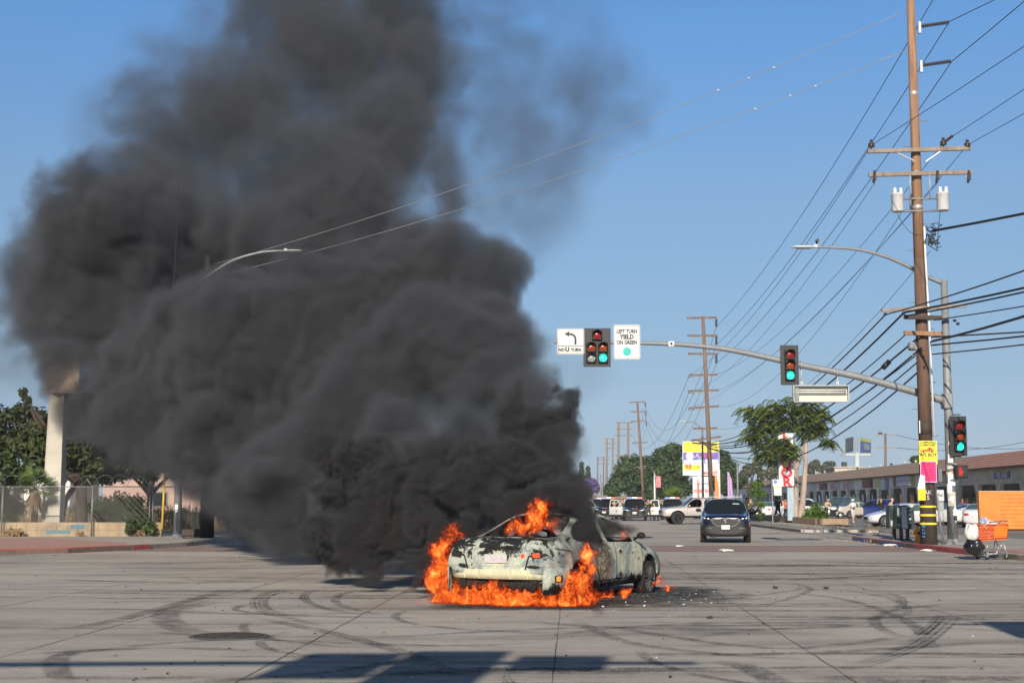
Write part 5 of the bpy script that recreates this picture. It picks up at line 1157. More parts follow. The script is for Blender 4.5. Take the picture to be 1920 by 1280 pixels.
def palm(name, label, loc, h, r, fl, nfr, lm, skirt=True, seed=3, cat='palm tree', pet=.4):
    t = thing(name, label, cat, loc); q = random.Random(seed); m = MB()
    m.tube([Vector((0, 0, -.05)), Vector((.04, 0, h * .5)), Vector((0, 0, h))], [r * 1.2, r, r * 1.1], 10); m.build('trunk', M_BARK, t)
    m = MB()
    for k in range(nfr):
        a = q.random() * 6.28; el = q.uniform(-.3, 1.4); d = Vector((math.cos(a) * math.cos(el), math.sin(a) * math.cos(el), math.sin(el))); c = Vector((0, 0, h)) + d * fl * pet
        m.tube([Vector((0, 0, h)), c], .012, 4); u = d.cross(Vector((0, 0, 1))).normalized(); v = u.cross(d)
        for j in range(13):
            an = (j - 6) * .2; dd = (d * math.cos(an) + u * math.sin(an)).normalized(); e = c + dd * fl * (1 - pet) * (1 - abs(j - 6) * .05) - Vector((0, 0, .12 * fl * q.random()))
            s = v.cross(dd).normalized() * .022 * fl + v * .01; m.add([c, (c + e) / 2 + s, e, (c + e) / 2 - s], [(0, 1, 2, 3)])
    m.build('crown', lm, t)
    if skirt:
        m = MB()
        for k in range(120):
            a = q.random() * 6.28; z0 = h * q.uniform(.75, 1.0); p = Vector((r * math.cos(a), r * math.sin(a), z0)); e = p + Vector((math.cos(a) * fl * .28, math.sin(a) * fl * .28, -fl * q.uniform(.3, .6)))
            s = Vector((-math.sin(a), math.cos(a), 0)) * .03; m.add([p - s, p + s, e + s * .6, e - s * .6], [(0, 1, 2, 3)])
        m.build('dead_fronds', LM_DRY, t)
    return t
palm('fan_palm', 'low fan palm behind the second police SUV', XP(1262, 150, 0), 1.6, .25, 1.9, 34, leaf_mat('palm_far', (.08, .14, .02), (.25, .32, .06)), False, 5)
# the leaning multi-stem tree by the planter
AY = 96.0; loc = XP(1489, AY, .3)
at = thing('ailanthus_tree', 'bare-trunked tree with three pale stems and drooping leaves beside the LIQUOR sign', 'tree', loc)
def ap_(px, py, dY=0): return P(px, py, AY + dY) - loc
for st in ([(1490, 975, 0), (1492, 935, 0), (1490, 890, .1), (1482, 860, .2), (1470, 825, .2), (1452, 805, 0), (1436, 790, -.2), (1425, 775, -.3)], [(1492, 945, .1), (1494, 890, .2), (1492, 850, .4), (1486, 820, .7), (1480, 790, 1.0)], [(1501, 975, .2), (1506, 930, .2), (1509, 890, .1), (1511, 850, 0), (1512, 815, 0), (1520, 780, .2)], [(1493, 880, .2), (1502, 845, .5), (1506, 812, .6), (1502, 780, .4)]):
    m = MB(); pts = spline([ap_(*s) for s in st], 5); r0 = .24 if st[0][1] > 970 else .15; m.tube(pts, [r0 * (1 - .72 * i / (len(pts) - 1)) for i in range(len(pts))], 10); m.build('stem', M_BARKP, at)
m = MB(); q = random.Random(9)
CL = [(1410, 775, 20), (1430, 770, 24), (1455, 765, 24), (1480, 762, 24), (1505, 770, 24), (1528, 785, 20), (1535, 800, 16), (1420, 800, 22), (1445, 795, 22), (1470, 790, 22), (1500, 795, 20), (1520, 808, 14), (1415, 815, 18), (1425, 825, 18), (1432, 850, 12), (1447, 862, 8), (1462, 852, 10), (1440, 838, 16), (1455, 845, 14), (1460, 825, 18), (1535, 775, 18), (1510, 760, 18), (1553, 828, 8), (1548, 826, 6)]
for (x, y, r, oy) in [(a_, b_, c_, 0) for a_, b_, c_ in CL] + [(1466, 826, 18, -3.6), (1476, 838, 14, -3.6), (1484, 852, 8, -3.4)]:
    for k in range(int(r * 2.3)):
        d = Vector((q.gauss(0, 1), q.gauss(0, 1.0), q.gauss(0, .8))).normalized(); c = ap_(x, y, oy) + d * (r / FPX * AY) * q.uniform(.3, 1.1); c.y += q.uniform(-.6, .6)
        a = q.random() * 6.28; L_ = q.uniform(.45, .8); dx = Vector((math.cos(a), math.sin(a), 0)); pts = [c + dx * L_ * u + Vector((0, 0, -.95 * L_ * u * u + .15 * u)) for u in (0, .33, .66, 1)]
        for j in range(9):
            u = (j + .5) / 9 * 3; i = min(2, int(u)); p = pts[i].lerp(pts[i + 1], u - i); 
            for s in (-1, 1):
                sd = Vector((-dx.y, dx.x, 0)) * s; e = p + sd * .22 + dx * .06 + Vector((0, 0, -.10 - .08 * q.random())); w_ = dx * .05 + Vector((0, 0, .01)); m.add([p, (p + e) / 2 + w_, e, (p + e) / 2 - w_], [(0, 1, 2, 3)])
m.build('crown', LM_AIL, at)
loc = XP(1529, 90, .15); b_ = thing('bush', 'bright green leafy bush at the end of the brick planter', 'bush', loc)
m = MB(); limbs(m, None, [Vector((x, 0, z)) for x, z in ((-.5, .8), (0, 1.2), (.5, .8), (.2, .6))], .05); m.build('stems', M_BARK, b_)
leaves([((-.35, 0, .62), .45), ((.15, 0, .8), .5), ((.5, .1, .5), .4), ((-.1, 0, .4), .5), ((.0, .1, 1.15), .25), ((-.6, 0, .35), .3)], 1900, .12, 0, 4, shell=.2, up=.8, drop=.5, asp=.3).build('foliage', LM_BUSH, b_)
loc = XP(1423, 98, .15); b_ = thing('young_tree', 'thin green sapling growing between the officers and the bus stop sign', 'tree', loc)
m = MB(); m.tube([Vector((0, 0, 0)), Vector((.05, 0, 1.6)), Vector((-.02, 0, 3.0))], [.05, .04, .01], 6); m.build('stem', M_BARK, b_)
leaves([((0, 0, 2.6), .4), ((-.2, 0, 2.1), .45), ((.25, 0, 1.9), .35), ((.1, 0, 1.2), .45), ((-.35, 0, 2.6), .3), ((.1, 0, .5), .35)], 900, .12, 0, 6, shell=.1, drop=.4, asp=.35).build('foliage', LM_BUSH, b_)
# ------------------------------------------------------------------ right-hand corner objects
# hydrant
hy = thing('fire_hydrant', 'yellow fire hydrant standing left of the leaning utility pole', 'fire hydrant', XP(1721, 49.4, .15)); M_HYD = mat('hydrant_yellow', (.78, .36, .03), .55, scale=8, var=.2, bump=.2)
b = MB(); b.lathe((0, 0, 0), [(.13, 0), (.13, .03), (.095, .04), (.095, .36), (.115, .37), (.115, .40), (.10, .42), (.09, .48), (.05, .54), (.03, .56), (.03, .60), (.001, .60)], 18); b.build('barrel', M_HYD, hy)
b = MB(); b.lathe((0, 0, .34), [(.09, .0), (.09, -.14), (.10, -.15), (.10, -.19), (.001, -.19)], 14, axis='Y'); b.build('pumper_outlet', M_HYD, hy)
b = MB(); b.lathe((0, -.195, .34), [(.001, -.01), (.06, -.01), (.06, .0)], 14, axis='Y'); b.build('outlet_cap', M_BLACK, hy)
for s in (-1, 1): b = MB(); b.lathe((0, 0, .36), [(.05, .08 * s), (.05, .15 * s), (.06, .155 * s), (.06, .18 * s), (.001, .185 * s)], 12, axis='X'); b.build('side_outlet', M_HYD, hy)
# three boxes on posts
M_BOXG = mat('mailbox_green', (.022, .045, .038), .5, scale=5, var=.4); M_BOXD = mat('newsrack_black', (.02, .02, .024), .5, scale=5); M_GRAF = mat('graffiti_white', (.62, .62, .60), .6, scale=7, col2=(.25, .25, .25))
def rack(label, px, Y, w_, h_, z0, m, graf=None, rz=0.0, deco=None, round_=False):
    t = thing('newspaper_box', label, 'street box', XP(px, Y, .15), rz, 'boxes on posts at the kerb')
    b = MB(); pr = [(-w_ / 2, 0), (w_ / 2, 0), (w_ / 2 * 1.06, h_ * .35), (w_ / 2 * .95, h_ * .9), (w_ / 2 * .8, h_), (-w_ / 2 * .8, h_), (-w_ / 2 * .95, h_ * .9), (-w_ / 2 * 1.06, h_ * .35)]
    b.prism(pr, -.25, .25, T((0, 0, z0))); b.build('cabinet', m, t)
    b = MB(); b.bbox((0, 0, z0 / 2), (.12, .12, z0), .01); b.bbox((0, 0, .015), (.3, .3, .03), .005); b.build('post', M_DKMET, t)
    b = MB(); b.bbox((0, -.265, z0 + h_ * .52), (w_ * .76, .02, h_ * .62), .006); d = b.build('door', m, t)
    b = MB(); b.bbox((0, -.285, z0 + h_ * .86), (w_ * .5, .03, .03), .008); b.build('handle', M_GALV, d)
    if graf:
        b = MB(); q = random.Random(int(px))
        for (x0, z0_, x1, z1_) in graf: b.add([(x0 * w_, -.279, z0 + z0_ * h_), (x1 * w_, -.279, z0 + z0_ * h_), (x1 * w_ * q.uniform(.8, 1), -.279, z0 + z1_ * h_), (x0 * w_, -.279, z0 + z1_ * h_)], [(0, 1, 2, 3)])
        b.build('graffiti', deco or M_GRAF, t)
    return t
rack('dark green street box with a small white patch, left of the three', 1677, 53.6, .46, .86, .42, M_BOXG, [(-.42, .1, -.28, .35)])
rack('grey and white graffiti-covered street box, middle of the three', 1690, 53.0, .42, .85, .42, M_BOXG, [(-.1, .02, .42, .95), (-.42, .1, -.3, .2), (-.44, .5, -.2, .9)])
rack('black street box with blue and white stickers, right of the three', 1702, 53.4, .40, .80, .40, M_BOXD, [(-.3, .25, .2, .36), (-.3, .42, .2, .52), (-.3, .6, .1, .72), (-.25, .8, .1, .9)], deco=mat('sticker_bluegrey', (.35, .38, .5), .6, scale=20, var=.4))
# orange wall
M_ORW = mat('orange_block_wall', (.68, .215, .035), .7, scale=2.0, var=.16, bump=.2); M_ORD = mat('orange_joint_dark', (.40, .085, .01), .8)
WY = 76.0; w0 = XP(1836, WY, .1); ow = thing('orange_wall', 'bright orange painted block wall behind the shopping cart', 'wall', w0)
b = MB(); b.bbox((4.0, 0, .98), (8.0, .28, 1.96), .01); b.build('wall', M_ORW, ow)
b = MB(); q = random.Random(3)
for i in range(9):
    z = .2 + .2 * i; x = 1.1 if i < 8 else .1
    while x < 7.9:
        l = q.uniform(.3, .9)
        if q.random() < .8: b.box((x + l / 2, -.142, z + q.uniform(-.01, .01)), (l, .004, .02 + .02 * q.random()))
        x += l + .05
for i in range(26): b.box((q.uniform(1.2, 7), -.143, .2 * q.randint(1, 8) + .1), (.012, .004, .12))
b.build('block_joints', M_ORD, ow)
b = MB(); b.bbox((.55, -.15, .98), (1.0, .012, 1.9), .004); b.build('plaster_patch', M_ORW, ow)
b = MB(); b.bbox((4, 0, 1.985), (8.04, .32, .05), .01); b.build('wall_cap', mat('wall_cap', (.62, .40, .25), .8, scale=4), ow)
# shopping cart with bags
CY = 39.3; cb = XP(1855, CY, 0); ct = thing('shopping_cart', 'orange plastic shopping cart with goods and bags at the kerb', 'shopping cart', cb, R(4))
M_OPL = mat('cart_orange_plastic', (.66, .10, .02), .45, scale=4, var=.1); M_CHR = mat('cart_steel', (.42, .42, .42), .35, metal=.7)
c = lambda px, py: P(px, py, CY) - cb
# side view: basket from px 1828..1882, y 982..1014 ; handle right
zb, zt = c(0, 1013).z, c(0, 982).z; xl, xr = c(1829, 1000).x, c(1882, 1000).x
b = MB(); n1 = 16; n2 = 6; D = .27
def bk(u, v, s): x = xl + (xr - xl) * u; zl_ = zb + .05 * u; return Vector((x + (.03 * v if u > .5 else -.03 * v), s * (D - .07 * (1 - v)), zl_ + (zt - zl_) * v))
for s in (-1, 1):
    for i in range(n1 + 1): b.bar(bk(i / n1, 0, s), bk(i / n1, 1, s), .016, .016)
    for j in range(n2 + 1): b.bar(bk(0, j / n2, s), bk(1, j / n2, s), .02 if j in (0, n2) else .012, .02)
for e in (0, 1):
    for i in range(8): y = -1 + 2 * i / 7; b.bar(Vector((bk(e, 0, 1).x, y * .2, bk(e, 0, 1).z)), Vector((bk(e, 1, 1).x, y * .27, bk(e, 1, 1).z)), .016, .016)
    for j in range(n2 + 1): b.bar(bk(e, j / n2, -1), bk(e, j / n2, 1), .014, .02)
for i in range(n1 + 1): b.bar(bk(i / n1, 0, -1), bk(i / n1, 0, 1), .014, .014)
b.build('basket', M_OPL, ct)
b = MB(); vs = [bk(.52, .12, -1) + Vector((0, -.012, 0)), bk(.99, .12, -1) + Vector((0, -.012, 0)), bk(.99, .88, -1) + Vector((0, -.012, 0)), bk(.52, .88, -1) + Vector((0, -.012, 0))]
b.add(vs, [(0, 1, 2, 3)])
b.build('side_panel', mat('cart_side_orange', (.85, .2, .02), .4, scale=3), ct)
b = MB()
for k in range(4): b.bar(bk(.55, .22 + .18 * k, -1) + Vector((0, -.016, 0)), bk(.96, .22 + .18 * k, -1) + Vector((0, -.016, 0)), .008, .012)
b.build('panel_ribs', M_ORD, ct)
b = MB(); b.tube([c(1869, 1015) + Vector((0, -.2, 0)), c(1863, 1036) + Vector((0, -.2, 0)), c(1849, 1040) + Vector((0, -.2, 0)), c(1838, 1041) + Vector((0, -.2, 0))], .012, 6)
for s in (-.22, .22):
    V = lambda px, py: c(px, py) + Vector((0, s, 0))
    b.tube([V(1874, 1013), V(1882, 1035), V(1884, 1039)], .014, 6); b.tube([V(1872, 1013), V(1870, 1036)], .012, 6); b.tube([V(1884, 1037), V(1838, 1039), V(1840, 1014)], .014, 6); b.tube([V(1846, 1014), V(1843, 1038)], .014, 6)
for y in (-.15, -.05, .05, .15): b.tube([c(1880, 1036) + Vector((0, y, 0)), c(1842, 1038) + Vector((0, y, 0))], .008, 5)
for x in (1846, 1860, 1876): b.tube([c(x, 1037) + Vector((0, -.22, 0)), c(x, 1037) + Vector((0, .22, 0))], .008, 5)
b.build('chassis', M_CHR, ct)
b = MB(); b.tube([c(1878, 982) + Vector((0, -.2, 0)), c(1884, 976) + Vector((0, -.22, 0)), c(1884, 976) + Vector((0, .22, 0)), c(1878, 982) + Vector((0, .2, 0))], .016, 8); b.build('handle', M_CHR, ct)
b = MB(); b.tube([c(1848, 983) + Vector((0, -.2, 0)), c(1850, 976) + Vector((0, -.2, 0)), c(1872, 977) + Vector((0, -.2, 0))], .014, 6); b.tube([c(1848, 983) + Vector((0, .2, 0)), c(1850, 976) + Vector((0, .2, 0)), c(1872, 977) + Vector((0, .2, 0))], .014, 6); b.build('child_seat', M_CHR, ct)
for x in (1838, 1845, 1857, 1882):
    q = c(x, 1043); yy = -.2 if x in (1845, 1882) else .2
    b = MB(); b.lathe((q.x, yy, .065), [(.02, -.016), (.06, -.016), (.064, 0), (.06, .016), (.02, .016)], 14, axis='Y'); wv_ = b.build('wheel', M_TYRE, ct)
    b = MB(); b.bar((q.x, yy, .07), (q.x + .01, yy, .2), .05, .035); b.build('caster_fork', M_CHR, wv_)
def bag(name, label, cat, loc, r, sq, m, seed, folds=.16, neck=None):
    bm = bmesh.new(); bmesh.ops.create_icosphere(bm, subdivisions=4, radius=1)
    for v in bm.verts:
        d = v.co.normalized(); n_ = mnoise.noise(d * 1.7 + Vector((seed, 0, 0))) * folds * 1.3 + abs(mnoise.noise(Vector((d.x * 4, d.y * 4, d.z * 1.6)) + Vector((0, seed, 0)))) * folds * .55; k = 1 + n_
        z = d.z
        if z > .75: k *= 1 - (z - .75) * 1.2
        v.co = Vector((d.x * sq[0], d.y * sq[1], d.z * sq[2])) * r * k
    for f in bm.faces: f.smooth = True
    me = bpy.data.meshes.new(name); bm.to_mesh(me); bm.free(); o = link(name, me, m); o.location = loc; tag(o, label, cat); return o
M_BAGB = mat('black_bin_bag', (.010, .010, .012), .22, var=.2, bump=.5, bscale=9, coat=.6); M_BAGW = mat('white_plastic_bag', (.62, .60, .57), .35, var=.2, bump=.5, bscale=10)
q0 = P(1826, 1024, CY - .25); bag('bin_bag', 'shiny black bin bag hanging at the left end of the shopping cart', 'bag', q0, .26, (1.0, .9, .95), M_BAGB, 2.0)
q0 = P(1822, 998, CY - .2); bag('plastic_bag', 'crumpled white plastic bag slung on the left end of the shopping cart', 'bag', q0, .24, (.75, .7, 1.25), M_BAGW, 5.0, .16)
q0 = P(1857, 980, CY); bag('bundle', 'pale bundle lying on top of the shopping cart', 'bundle', q0, .12, (1.5, 1.2, .7), M_BAGW, 7.0, .3)
q0 = P(1845, 977, CY); bag('bundle', 'blue grey rag bundle sticking up from the shopping cart', 'bundle', q0, .09, (1.1, 1.2, 1.5), mat('rag_blue', (.3, .36, .48), .8, var=.4, scale=12), 8.0, .4)
# planter kerb of old bricks
b = MB(); q = random.Random(11); y = 86.0
M_PLNT = mat('planter_brick', (.25, .16, .10), .9, scale=2.5, col2=(.36, .27, .17), bump=.6, bscale=12)
pw = thing('planter_wall', 'low crumbling brick planter wall along the pavement under the tree', 'wall', (18.35, 86, .15))
while y < 118: l = q.uniform(1.0, 1.8); b.bbox((.012 * (y - 86) + .0, y - 86 + l / 2, .2), (.32, l - .01, .4 + q.uniform(-.03, .03)), .03); y += l
b.bbox((.9, -.1, .19), (1.8, .28, .38), .03); b.build('coping', M_PLNT, pw)
sheet('planter_soil', [(18.4, 86.2), (21.0, 86.2), (21.6, 118), (18.8, 118)], .42, M_DIRT)
m = MB(); q = random.Random(12)
for k in range(200):
    p = Vector((q.uniform(15.6, 20), q.uniform(60.5, 86), .16)); 
    if mnoise.noise(p * .4) < .1 and k > 60: continue
    for j in range(5): a = q.random() * 6.28; h = q.uniform(.03, .12); e = p + Vector((math.cos(a) * .1, math.sin(a) * .1, h)); m.add([p + Vector((-.02, 0, 0)), p + Vector((.02, 0, 0)), e], [(0, 1, 2)])
tag(m.build('weeds', LM_DRY), 'dry weeds along the edge of the driveway', 'weeds', kind='stuff')
# pole signs
t = thing('bus_stop_sign', 'thin grey post with white bus stop sign and a yellow edged notice', 'sign', XP(1449, 92, .15)); q = lambda px, py: P(px, py, 92) - XP(1449, 92, .15)
b = MB(); b.bar((0, 0, 0), (0, 0, q(0, 897).z), .06, .05); b.build('post', M_GALV, t)
b = MB(); b.bbox((q(1458.5, 900).x, -.04, q(0, 905).z), (.68, .02, .46), .004); b.build('bus_sign', M_WHITE, t)
b = MB(); b.lathe((q(1453.5, 900).x, -.055, q(0, 903).z), [(.001, 0), (.12, 0)], 16, axis='Y', smooth=False); b.build('blue_disc', mat('bus_blue', (.12, .2, .5), .5), t)
b = MB(); b.bbox((q(1457.5, 900).x, -.04, q(0, 920).z), (.5, .02, .58), .004); n_ = b.build('notice_panel', M_WHITE, t); b = MB(); b.box((q(1457.5, 900).x, -.052, q(0, 913).z), (.44, .004, .07)); b.build('yellow_strip', mat('notice_yellow', (.75, .65, .1), .5), n_)
# LIQUOR pylon
LY = 93.6; t = thing('liquor_sign', 'white pylon sign with tall red letters LIQUOR behind the tree stems', 'sign', XP(1481, LY, .3)); o0 = XP(1481, LY, .3); q = lambda px, py: P(px, py, LY) - o0
b = MB(); b.bbox((q(1481, 900).x, .0, q(0, 905).z / 2), (.42, .3, q(0, 905).z), .02); b.build('post', mat('sign_post_blue', (.33, .42, .47), .6, scale=2), t)
zt, zb = q(0, 812).z, q(0, 911).z; b = MB(); b.bbox((q(1473.5, 900).x, -.1, (zt + zb) / 2), (.98, .4, zt - zb), .02); b.build('sign_box', M_WHITE, t)
M_SIGNR = mat('sign_letter_red', (.72, .015, .03), .45)
for i, ch in enumerate('LIQUOR'):
    vs, fs = text_mesh(ch, .82, T((q(1473.5, 900).x, -.31, zt - .34 - .57 * i)), ext=.01, bold=.035, sx=1.15); MB().add(vs, fs).build('red_letter', M_SIGNR, t)
# ------------------------------------------------------------------ the row of shops
FX = lambda Y: 36.6 + .05 * (Y - 100)
M_ST1 = mat('stucco_beige', (.62, .54, .43), .9, scale=1.2, var=.2, bump=.15); M_ST2 = mat('stucco_grey_white', (.82, .80, .76), .9, scale=1.2, var=.12, bump=.15)
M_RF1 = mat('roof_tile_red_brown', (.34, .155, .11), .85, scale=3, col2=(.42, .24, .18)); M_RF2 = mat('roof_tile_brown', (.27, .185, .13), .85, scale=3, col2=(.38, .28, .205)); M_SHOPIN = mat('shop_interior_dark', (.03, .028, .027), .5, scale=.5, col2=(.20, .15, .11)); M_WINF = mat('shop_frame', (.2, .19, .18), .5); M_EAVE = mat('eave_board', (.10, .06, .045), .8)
def shops(label, Y0, Y1, piers, wall_m, roof_m):
    t = thing('shop_row', label, 'building', (0, 0, 0)); z0, zo, ze, zr = .03, 2.85, 4.12, 5.48
    b = MB()
    def slab(ya, yb, za, zb_, xoff=0, th=.3): b.add([(FX(y) + xoff + x, y, z) for z in (za, zb_) for y in (ya, yb) for x in (0, th)], [(0, 1, 3, 2), (4, 6, 7, 5), (0, 4, 5, 1), (2, 3, 7, 6), (0, 2, 6, 4), (1, 5, 7, 3)])
    slab(Y0, Y1, zo, ze)
    hz = .45
    for i, y in enumerate(piers):
        slab(y - .22, y + .22, z0, zo)
        for s in (-1, 1):      # haunches that give the openings their clipped corners
            pts = [(y + s * .22, zo), (y + s * .22, zo - .85), (y + s * .75, zo)]
            b.add([(FX(a) + x, a, z) for x in (0, .3) for a, z in pts], [(0, 1, 2), (5, 4, 3), (0, 3, 4, 1), (1, 4, 5, 2), (2, 5, 3, 0)])
    b.build('arcade_wall', wall_m, t)
    b = MB()
    def roofq(ya, yb):
        n = 7
        for i in range(n):      # tile courses, each a small step
            u0, u1 = i / n, (i + 1) / n; x0, x1 = -.55 + 3.1 * u0, -.55 + 3.1 * u1; za, zb_ = ze + (zr - ze) * u0 + .05, ze + (zr - ze) * u1 + .0
            b.add([(FX(ya) + x0, ya, za), (FX(yb) + x0, yb, za), (FX(yb) + x1, yb, zb_), (FX(ya) + x1, ya, zb_), (FX(ya) + x0, ya, za - .06), (FX(yb) + x0, yb, za - .06)], [(0, 1, 2, 3), (4, 5, 1, 0)])
        b.add([(FX(ya) - .55, ya, ze - .1), (FX(ya) + 2.55, ya, ze - .1), (FX(ya) + 2.55, ya, zr), (FX(ya) - .55, ya, ze + .05)], [(0, 1, 2, 3)]); b.add([(FX(yb) - .55, yb, ze - .1), (FX(yb) + 2.55, yb, ze - .1), (FX(yb) + 2.55, yb, zr), (FX(yb) - .55, yb, ze + .05)], [(3, 2, 1, 0)])
    roofq(Y0 - .4, Y1 + .2); b.build('roof', roof_m, t)
    b = MB(); b.add([(FX(y) + x, y, z) for z in (ze - .12, ze - .005) for y in (Y0 - .4, Y1 + .2) for x in (-.6, 0)], [(0, 1, 3, 2), (4, 6, 7, 5), (0, 4, 5, 1), (2, 3, 7, 6), (0, 2, 6, 4)]); b.build('eave', M_EAVE, t)
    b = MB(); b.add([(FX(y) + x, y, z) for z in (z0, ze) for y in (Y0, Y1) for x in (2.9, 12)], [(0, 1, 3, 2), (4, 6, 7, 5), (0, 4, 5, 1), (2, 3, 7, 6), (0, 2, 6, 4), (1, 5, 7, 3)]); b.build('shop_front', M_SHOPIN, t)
    q = random.Random(int(Y0)); y = Y0 + .6
    while y < Y1 - 3:
        w_ = q.uniform(1.6, 2.6); f = MB(); x = lambda a: FX(a) + 2.86
        for a in (y, y + w_): f.bar((x(a), a, z0), (x(a), a, 2.4), .08, .06)
        f.bar((x(y), y, 2.4), (x(y + w_), y + w_, 2.4), .08, .06); f.bar((x(y), y, .9), (x(y + w_), y + w_, .9), .06, .04); fo = f.build('window', M_WINF, t)
        g_ = MB(); g_.quad((x(y) + .02, y + .04, .5), (x(y + w_) + .02, y + w_ - .04, .5), (x(y + w_) + .02, y + w_ - .04, 2.35), (x(y) + .02, y + .04, 2.35)); g_.build('pane', M_GLASS, fo)
        y += w_ + q.uniform(.3, 1.2)
    return t
near_p = [61 + 6.0 * i for i in range(11)]; far_p = [129.5, 135.3, 141.5, 147.6, 153.6, 159.7, 165.8, 171.7, 177.6, 183.6, 189.6, 196, 202, 208, 215, 222, 229, 236, 243, 250, 257, 264, 271, 278, 285, 292, 299, 306]
st1 = shops('beige arcaded end of the row of shops with red brown tile roof', 60, 123.5, near_p, M_ST1, M_RF1)
st2 = shops('long low white row of shops with a brown tile roof and many small signs', 124, 310, far_p, M_ST2, M_RF2)
for k in range(26):      # birds or vents on the ridge
    y = 140 + k * 6.3 + rnd.uniform(-1, 1); x = FX(y) + 2.6
    b = MB(); b.lathe((x, y, 5.44), [(.09, 0), (.09, .16), (.16, .17), (.16, .24), (.001, .3)], 8); o = b.build('roof_vent', M_WHITE if k % 3 else M_DKMET, st2)
def fascia_sign(pxa, pxb, za, zb_, m, label, depth=.35, txt=None, face2=None, xo=0, tm=None, size=.5):
    f = lambda px: 31.6 / ((px - 960) / FPX - .05)
    ya, yb = f(pxb), f(pxa); yc = (ya + yb) / 2; ang = math.atan2(.05, 1)
    t = thing('shop_sign', label, 'shop sign', (FX(yc) - depth / 2 - xo, yc, (za + zb_) / 2), -ang, 'signs on the shops')
    b = MB(); b.bbox((0, 0, 0), (depth, yb - ya, zb_ - za), .02); b.build('sign_box', m, t)
    if face2: b = MB(); b.bbox((0, -(yb - ya) / 2 - .008, 0), (depth * .96, .02, (zb_ - za) * .94), .004); b.build('end_face', face2, t)
    if txt:
        M_ = Matrix.Translation((-depth / 2 - .008, 0, 0)) @ Matrix.Rotation(R(-90), 4, 'Z') @ Matrix.Rotation(R(90), 4, 'X')
        vs, fs = text_mesh(txt, size, M_, ext=.004, bold=.012); MB().add(vs, fs).build('lettering', tm or M_SIGNR, t)
    return t
M_LAV = mat('sign_lavender', (.42, .38, .52), .5, scale=3, var=.25); M_PNK = mat('sign_pink', (.55, .28, .32), .5, scale=3, var=.3); M_YGR = mat('sign_yellow_green', (.6, .58, .25), .5, scale=3); M_DRED = mat('sign_dark_red', (.16, .035, .035), .5, scale=3, var=.4); M_BRN = mat('sign_brown', (.23, .12, .07), .6, scale=3, var=.3); M_NAVY = mat('sign_navy', (.03, .05, .22), .5); M_ORS = mat('sign_orange_red', (.6, .1, .04), .5)
fascia_sign(1755, 1797, 3.05, 3.85, M_WHITE, 'white LIQUOR sign with red letters seen past the corner pole', .15, 'LIQUOR', tm=M_SIGNR, size=1.0)
fl = fascia_sign(1861, 1890, 3.25, 3.75, M_NAVY, 'blue FOR LEASE board on the beige end of the shops', .06, 'FOR LEASE', tm=M_WHITE, size=.62)
fascia_sign(1686, 1712, 3.0, 3.95, M_LAV, 'large box sign, its shaded front coloured lavender and its sunlit end yellow', .5, None, M_YGR)  # shade on the front and sun on the end put into two colours
fascia_sign(1672, 1684, 2.95, 4.0, M_BRN, 'plain brown painted sign panel beside the lavender one', .06)
fascia_sign(1655, 1663, 2.7, 3.8, M_WHITE, 'white hanging sign with pink lower edge over the arcade', .4, None, M_LAV)
fascia_sign(1638, 1649, 3.0, 4.0, M_YGR, 'pale yellow green sign panel on the shops', .1)
fascia_sign(1617, 1633, 3.0, 3.9, M_DRED, 'dark irregular red and black sign on the white shops', .25, 'MAR', tm=M_ORS, size=.8)
fascia_sign(1584, 1597, 2.95, 3.7, M_PNK, 'pink box sign with a white end face', .45, None, M_WHITE)
fascia_sign(1560, 1571, 3.0, 3.95, M_PNK, 'tall pink and white box sign on the shops', .45, None, M_WHITE)
fascia_sign(1536, 1548, 3.0, 3.8, M_DRED, 'small maroon sign with a ragged outline', .2)
fascia_sign(1518, 1526, 3.0, 3.7, M_WHITE, 'small white box sign nearest the tree stems', .4)
fascia_sign(1440, 1450, 3.0, 3.7, M_LAV, 'pale sign on the shops left of the bus stop post', .3); fascia_sign(1400, 1412, 2.9, 3.6, M_DRED, 'dull red sign near the far end of the shops', .3)
# billboard
BY = 235; o0 = XP(1607, BY, 0); t = thing('billboard', 'V shaped billboard on a single steel column above the shops roof', 'billboard', o0); q = lambda x, y, dy=0: P(x, y, BY + dy) - o0
b = MB(); b.cyl(q(1607, 938), q(1607, 848), .45, n=12); b.bar(q(1586, 852), q(1632, 852), .3, .3); b.build('column', mat('billboard_steel', (.42, .46, .47), .6), t)
M_BB1 = mat('billboard_faded', (.45, .45, .2), .6, scale=.35, col2=(.18, .2, .3)); M_BBY = mat('billboard_yellow', (.62, .62, .2), .6, scale=.8); M_BBB = mat('billboard_blue', (.10, .17, .42), .6, scale=.5)
b = MB(); b.add([q(1585, 822, 8), q(1600, 818, 0), q(1600, 846, 0), q(1585, 849, 8)], [(0, 3, 2, 1)]); b.add([q(1585, 822, 8.3), q(1600, 818, .3), q(1600, 846, .3), q(1585, 849, 8.3)], [(0, 1, 2, 3)]); b.build('left_panel', M_BB1, t)
b = MB(); b.add([q(1613, 819, 0), q(1633, 824, 8), q(1633, 849, 8), q(1613, 848, 0)], [(0, 3, 2, 1)]); b.add([q(1613, 819, .3), q(1633, 824, 8.3), q(1633, 849, 8.3), q(1613, 848, .3)], [(0, 1, 2, 3)]); rp_ = b.build('right_panel', M_BBB, t)
b = MB(); b.add([q(1613, 819, -.1), q(1633, 824, 7.9), q(1633, 830, 7.9), q(1613, 826, -.1)], [(0, 3, 2, 1)]); b.build('yellow_band', M_BBY, rp_)
